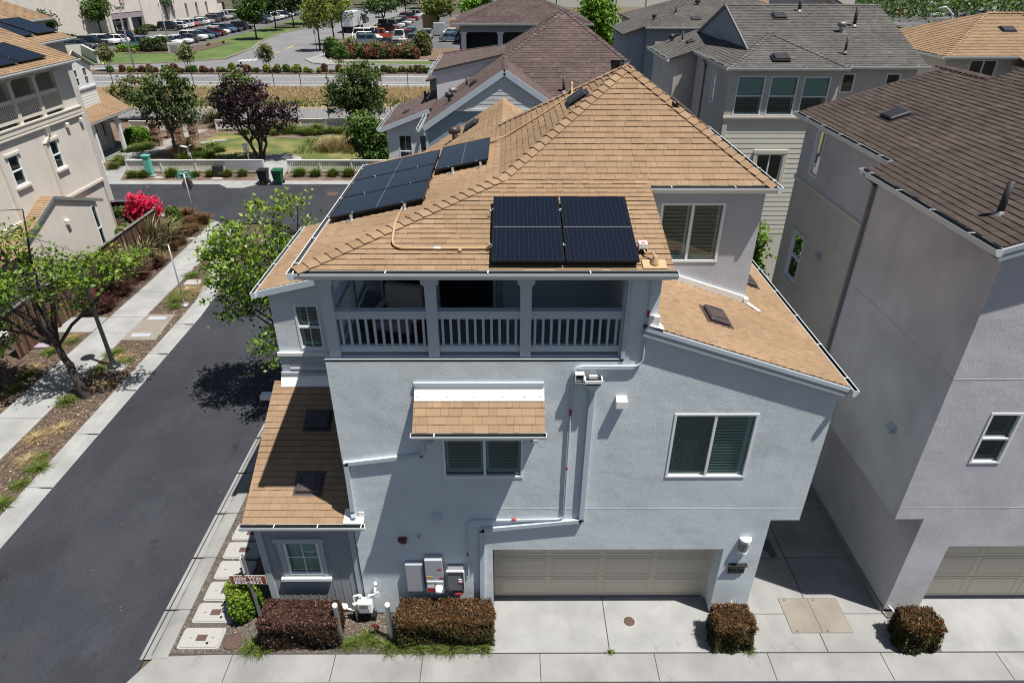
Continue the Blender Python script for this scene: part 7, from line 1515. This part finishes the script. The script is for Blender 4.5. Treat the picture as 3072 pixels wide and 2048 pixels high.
# chain-link fences
def chain(label, xs, y, h, top=.03):
    t = thing('chain_fence', (xs[0],y,0), label, 'fence')
    for x in xs: MB().use('black_plastic').cyl((x,y,0), (x,y,h), .04, .04, 6).build('post', parent=t)
    m = MB().use('black_plastic'); m.beam((xs[0],y,h-.02), (xs[-1],y,h-.02), top, top); m.build('rail', parent=t)
    m = MB().use('black_plastic'); x = xs[0]
    while x < xs[-1]: m.beam((x,y,.05), (x+h*.55,y,h-.04), .006, .006); m.beam((x+h*.55,y,.05), (x,y,h-.04), .006, .006); x += .45
    m.build('wire_mesh', parent=t)
chain('black chain-link fence along the boulevard pavement', [-52+i*3.1 for i in range(16)], 79.9, 1.75); chain('black chain-link fence along the trail behind the park', [-22.5,-19.6,-16.7,-13.8,-10.9,-8], 62.4, 1.6)
chain('black chain-link fence behind the stone piers', [-38,-34,-30,-26], 62.4, 1.6)
# ================================================================== FAR STREET FURNITURE
t = thing('street_light', (-49.9,93.0,0), 'tall white street light with bent arm on the road median', 'street light')
MB().use('pole_white').tube([(-49.9,93,0), (-49.85,93,6.9), (-48.9,93,8.2), (-48.0,93,8.6)], [.13,.09,.06,.05], 8).build('pole', parent=t); MB().use('pole_white').obox((-47.6,93,8.6), 1.0, .3, .12).build('lamp_head', parent=t)
t = thing('flagpole', (-53.6,112.0,0), 'tall thin white pole rising above the clipped hedge mounds', 'flagpole')
MB().use('pole_white').cyl((-53.6,112,0), (-53.6,112,11), .10, .06, 8).build('pole', parent=t); MB().use('vault').lathe((-53.6,112,0), [(.5,0), (.5,.2), (.15,.24)], 12).build('base', parent=t)
t = thing('monument_sign', (-51.5,110,0), 'low white monument sign block in the flower bed', 'sign')
MB().use('tilt_pale').box(-52.9, -50.8, 109.8, 110.2, .1, 1.7).build('block', parent=t); MB().use('tilt_mauve').box(-52.5, -51.2, 109.76, 109.8, .5, 1.4).build('face_panel', parent=t)
obj1(MB().use('paint_yellow').lathe((-57.2,98.7,0), [(.16,0), (.16,.1), (.11,.12), (.11,.55), (.15,.58), (.14,.72), (.04,.82)], 10), 'fire_hydrant', None, 'yellow fire hydrant at the kerb on the left lawn', 'hydrant')
obj1(MB().use('pole_steel').cyl((-31.6,116.3,0), (-31.6,116.3,3), .05, .05, 6).box(-31.75, -31.45, 116.2, 116.26, 2.4, 3.0), 'sign_post', None, 'grey signpost on the pavement beside the yellow-green trees', 'post')
obj1(MB().use('pole_steel').cyl((-24.4,111.5,0), (-24.4,111.5,3), .05, .05, 6), 'sign_post', None, 'plain steel post among the flax on the far corner', 'post')
m = MB().use('wood_pallet')
for k in range(7): m.box(-17.0+k*.42, -16.62+k*.42, 142.0, 143.6, .9, 3.6)
obj1(m, 'wood_crate', None, 'tall slatted wooden crate beside the car park skip', 'crate')
obj1(MB().use('box_grey').box(-14.6, -12.4, 138.5, 140.8, .2, 2.3), 'skip', None, 'grey-brown skip beside the slatted crate', 'skip', bevel=.05)
for i in range(5): obj1(MB().use('wood_pallet').box(-12.0+(i % 3)*1.5, -10.7+(i % 3)*1.5, 146.0, 147.3, (i//3)*1.3, (i//3)*1.3+1.1), 'pallet_stack', None, 'stack of pale wooden pallets at the right of the car park', 'pallets', 'pallet stacks in the right car park')
obj1(MB().use('logo_maroon').box(-9.2, -8.4, 176, 178, 0, 7), 'red_column', None, 'tall dark red column beside the trees at the back of the car park', 'column')
t = thing('signal_pole', (90,150,0), 'white bent-arm pole in front of the far tree belt', 'pole'); MB().use('pole_white').tube([(92.5,150,0), (92.3,150,3.2), (90.4,150,4.6), (89.0,150,4.3)], .16, 8).build('pole', parent=t); MB().use('sign_white').box(90.2, 92.2, 149.8, 149.9, .9, 2.0).build('panel', parent=t)
# ================================================================== CARS
CC = dict(white=(.72,.73,.74), black=(.012,.013,.015), grey=(.10,.11,.12), silver=(.38,.40,.42), red=(.45,.012,.015), maroon=(.14,.018,.022), navy=(.02,.04,.09), blue=(.09,.15,.27), steel=(.12,.19,.24), teal=(.10,.20,.24), orange=(.40,.07,.03), champagne=(.38,.36,.31))
for k, c in CC.items(): pl('paint_'+k+'_car', c, .25, metal=.3 if k in ('silver','grey','blue','steel','champagne','navy') else 0)
SHAPE = dict(sedan=(4.7,1.82,1.44,[(-.50,.42),(-.49,.80),(-.44,.88),(.18,.86),(.47,.74),(.50,.60),(.50,.34),(-.48,.30)], (-.42,.22,-.27,.05)), suv=(4.7,1.9,1.72,[(-.50,.48),(-.50,.98),(-.47,1.04),(.20,1.02),(.47,.92),(.50,.75),(.50,.40),(-.49,.38)], (-.48,.25,-.42,.10)),
  hatch=(4.3,1.8,1.5,[(-.50,.45),(-.49,.90),(-.46,.95),(.20,.90),(.47,.76),(.50,.60),(.50,.34),(-.48,.32)], (-.47,.26,-.38,.06)), pickup=(5.6,1.98,1.85,[(-.50,.52),(-.50,1.05),(-.14,1.05),(.22,1.08),(.48,1.02),(.50,.80),(.50,.45),(-.49,.42)], (-.13,.26,-.09,.14)), van=(4.9,1.95,1.95,[(-.50,.45),(-.50,1.10),(-.49,1.14),(.26,1.05),(.48,.90),(.50,.65),(.50,.36),(-.49,.35)], (-.49,.32,-.47,.16)))
PROTO = {}
def make_car(kind, col):
    L, Wd, Hh, prof, (g0, g1, r0, r1) = SHAPE[kind]; t = thing('parked_car', (0,0,0), 'parked car', 'car', 'cars in the car parks beyond the boulevard')
    w = Wd/2; b = MB().use('paint_'+col+'_car'); pts = [(x*L, z) for x, z in prof]; n = len(pts)
    ins = [.06 if z > .8 else .0 for x, z in pts]
    A = [(x, -w+i, z) for (x, z), i in zip(pts, ins)]; B = [(x, w-i, z) for (x, z), i in zip(pts, ins)]
    b.grid(A+B, [tuple(range(n)), tuple(range(2*n-1,n-1,-1))]+[(i, n+i, n+(i+1)%n, (i+1)%n) for i in range(n)])
    zr = Hh; b.box(r0*L, r1*L, -w+.22, w-.22, zr-.05, zr)
    zb = max(z for x, z in prof)-.02
    if kind == 'pickup': b.use('black_plastic').box(-.48*L, -.15*L, -w+.14, w-.14, zb+.02, zb+.035); b.use('paint_'+col+'_car')
    for x in (g0*L, (g0+g1)*L/2-.05):   # pillars
        for s in (-1,1): b.beam((x if x != g0*L else g0*L+.02, s*(w-.09), zb), (max(r0*L, min(r1*L, x+ (.15 if x > g0*L else .25))), s*(w-.23), zr-.03), .10, .05, (0,s,0))
    b.build('body', parent=t, bevel=.05)
    g = MB().use('car_glass'); lo = [(g0*L,-w+.10,zb), (g1*L,-w+.10,zb), (g1*L,w-.10,zb), (g0*L,w-.10,zb)]; hi = [(r0*L,-w+.24,zr-.04), (r1*L,-w+.24,zr-.04), (r1*L,w-.24,zr-.04), (r0*L,w-.24,zr-.04)]
    g.grid(lo+hi, [(4,5,6,7),(0,1,5,4),(1,2,6,5),(2,3,7,6),(3,0,4,7)]); g.build('windows', parent=t)
    for x in (-.32*L, .33*L):
        for s in (-1,1):
            wh = MB().use('tire').cyl((x,s*(w-.20),.34), (x,s*(w+.005),.34), .345, .345, 14); wh.use('rim').cyl((x,s*(w),.34), (x,s*(w+.015),.34), .21, .19, 10); wh.build('wheel', parent=t)
    for s in (-1,1): MB().use('light_red').box(-.50*L-.01, -.495*L+.05, s*(w-.12)-.14, s*(w-.12)+.14, .72, .86).build('tail_light', parent=t); MB().use('light_white').box(.485*L, .50*L+.01, s*(w-.18)-.16, s*(w-.18)+.16, .60, .72).build('headlight', parent=t)
    return t
def car(kind, col, x, y, rz, label, z=.03):
    key = (kind, col)
    if key not in PROTO: t = PROTO[key] = make_car(kind, col); t.location = (x,y,z); t.rotation_euler = (0,0,rz); t['label'] = label
    else: copy_tree(PROTO[key], (x,y,z), rz, label)
P_ = math.pi
left1 = [('sedan','grey'),('suv','black'),('suv','white'),('sedan','white'),('pickup','black')]
names1 = ['dark grey sedan, nearest of the five cars left of the street light', 'black crossover beside the dark grey sedan at the left', 'white crossover in the middle of the five cars at the left', 'white sedan beside the black pickup at the left', 'large black pickup at the end of the left group']
for i, (k, c) in enumerate(left1): car(k, c, -70.6+.5*i, 117.2+2.55*i, .0 if i != 3 else P_, names1[i])
row1 = [('suv','black','black off-road wagon beside the empty hatched bays'), ('hatch','white','white hatchback beside the black wagon'), ('suv','white','white crossover in front of the warehouse wall'), ('hatch','red','bright red hatchback in the warehouse row'), ('sedan','silver','silver sedan beside the red hatchback'), ('sedan','white','white sedan past the silver one'), ('hatch','silver','silver hatchback in the middle of the warehouse row'), ('suv','grey','dark grey wagon in the warehouse row'), ('sedan','black','black sedan in the warehouse row'), ('suv','champagne','beige crossover in the warehouse row'), ('pickup','white','white pickup at the far end of the warehouse row'), ('van','white','white van near the warehouse corner bay'), ('sedan','grey','dark sedan at the last bay of the warehouse row')]
for i, (k, c, l) in enumerate(row1): car(k, c, -70.2+.3*(i>6), 149.0+2.85*i, P_ if i % 3 else 0, l)
row2 = [('pickup','steel','grey-blue pickup behind the clipped hedge mounds'), ('sedan','silver','silver sedan behind the tall white pole'), ('hatch','white','white hatchback nearest the brown flower bed'), ('sedan','white','white sedan beside it at the bed'), ('sedan','grey','grey sedan at the corner of the flower bed'), ('suv','white','big white crossover at the edge of the lawn'), ('sedan','steel','pale blue sedan at the lawn edge'), ('sedan','navy','navy sedan at the lawn edge'), ('sedan','maroon','maroon sedan at the lawn edge'), ('hatch','white','white hatchback past the maroon sedan'), ('suv','blue','light blue crossover at the lawn edge'), ('sedan','navy','dark blue sedan past the blue crossover'), ('suv','black','black crossover near the lawn trees'), ('sedan','black','black sedan under the lawn trees')]
row2xy = [(-60.8,117.6), (-59.6,119.6), (-58.3,121.6), (-57.6,124.1), (-57.4,126.7), (-57.3,129.6), (-57.3,132.6), (-57.2,135.4), (-57.2,138.2), (-57.3,141.0), (-57.2,143.9), (-57.0,146.7), (-56.8,149.5), (-56.6,152.3)]
for i, (k, c, l) in enumerate(row2): car(k, c, row2xy[i][0], row2xy[i][1], 0 if i % 4 else P_, l)
row3 = [('sedan','black'),('suv','silver'),('hatch','steel'),('suv','white'),('suv','white'),('sedan','silver'),('sedan','navy'),('hatch','white'),('suv','grey'),('sedan','champagne'),('sedan','blue'),('suv','silver')]
for i, (k, c) in enumerate(row3): car(k, c, -57.6, 166+2.9*i, 0 if i % 3 else P_, '%s %s, %s from the near end of the row behind the grass island' % (c, {'suv':'crossover','hatch':'hatchback'}.get(k,k), ['first','second','third','fourth','fifth','sixth','seventh','eighth','ninth','tenth','eleventh','twelfth'][i]))
right = [('pickup','white',-25.6,135.2,0,'white pickup parked nearest the verge in the right car park'), ('pickup','orange',-23.6,132.4,P_,'orange-red pickup beside the white one'), ('van','white',-26.2,131.8,0,'white van partly behind the orange-red pickup'), ('suv','white',-25.0,127.4,0,'large white estate behind the flax'), ('suv','steel',-24.0,123.2,0,'steel-blue crossover half hidden by the flax'), ('pickup','white',-19.9,129.8,P_/2,'white pickup seen from behind in the right car park'), ('suv','maroon',-18.6,132.4,P_/2,'maroon crossover seen from behind'), ('suv','teal',-18.6,137.5,P_/2,'dark green crossover beyond the maroon one'), ('suv','silver',-15.2,132.4,-P_/2,'silver four-wheel drive facing the viewer'), ('suv','grey',-16.8,125.0,P_/2,'grey wagon behind the flax in the right car park'), ('sedan','white',-17.6,117.8,-P_/2,'white sedan nearest the far corner bank'), ('sedan','black',-20.6,119.8,.4,'black car among the flax'),
 ('sedan','maroon',-24.9,149.2,0,'maroon sedan under the wide-spreading tree'), ('van','silver',-25.2,152.6,0,'silver van behind the maroon sedan'), ('hatch','white',-24.8,156.3,0,'white hatchback in the verge row'), ('sedan','grey',-24.6,159.3,0,'grey sedan in the verge row'), ('sedan','white',-24.4,162.5,0,'white sedan in the verge row'), ('sedan','maroon',-24.6,165.8,0,'dark red sedan in the verge row'), ('sedan','silver',-24.4,169.0,0,'silver sedan in the verge row'), ('suv','maroon',-24.2,174.8,0,'maroon van-like wagon at the back of the verge row'), ('suv','silver',-24.2,178.2,0,'silver wagon at the back of the verge row'), ('pickup','white',-23.8,183.0,0,'white pickup last in the verge row'),
 ('sedan','steel',-10.2,128.6,0,'blue-grey sedan nearest the mauve hip roof'), ('sedan','teal',-10.2,131.6,0,'blue-green sedan second from the mauve roof'), ('sedan','navy',-10.2,134.6,0,'dark blue sedan in the right-hand row'), ('sedan','white',-10.4,138.0,0,'white sedan in the right-hand row'), ('suv','navy',-7.2,133.0,0,'dark blue crossover at the right end of the row'),
 ('suv','black',-34.4,170.5,P_/2,'black crossover driving past the box truck'), ('suv','white',-33.0,186.0,P_/2,'white vehicle farther up the street'),
 ('sedan','red',106.4,196.5,0,'red car in front of the far tree belt'), ('suv','white',112.5,191.0,0,'white car in front of the far tree belt'), ('sedan','maroon',101.5,199,0,'dark red car at the left of the far tree belt'), ('sedan','silver',120,193,0,'silver car at the right of the far tree belt'), ('suv','teal',125,190,0,'dark car at the right end of the far row')]
for k, c, x, y, r_, l in right: car(k, c, x, y, r_, l)
t = thing('box_truck', (-32.4,149,0), 'white box truck parked at the kerb beyond the yellow-green trees', 'truck')
MB().use('truck_white').box(-33.7, -31.1, 144.0, 151.2, 1.15, 3.75).build('cargo_box', parent=t, bevel=.04)
MB().use('truck_white').prism([(-33.5,151.5,.8), (-33.5,154.2,.8), (-33.5,154.2,1.7), (-33.5,153.2,2.7), (-33.5,151.5,2.7)], (2.2,0,0)).build('cab', parent=t, bevel=.05)
MB().use('car_glass').box(-31.29, -31.27, 151.9, 153.2, 1.7, 2.45).build('window', parent=t); MB().use('black_plastic').box(-33.3, -31.5, 144.2, 154, .6, 1.15).box(-33.6, -31.2, 143.95, 144.0, 1.0, 1.2).build('chassis', parent=t)
for y in (146.2, 153.2):
    for x in (-33.5,-31.3): MB().use('tire').cyl((x-.15,y,.5), (x+.15,y,.5), .5, .5, 14).build('wheel', parent=t)
MB().use('box_grey').box(-33.0, -31.8, 143.985, 143.999, 1.35, 3.6).build('rear_door', parent=t)
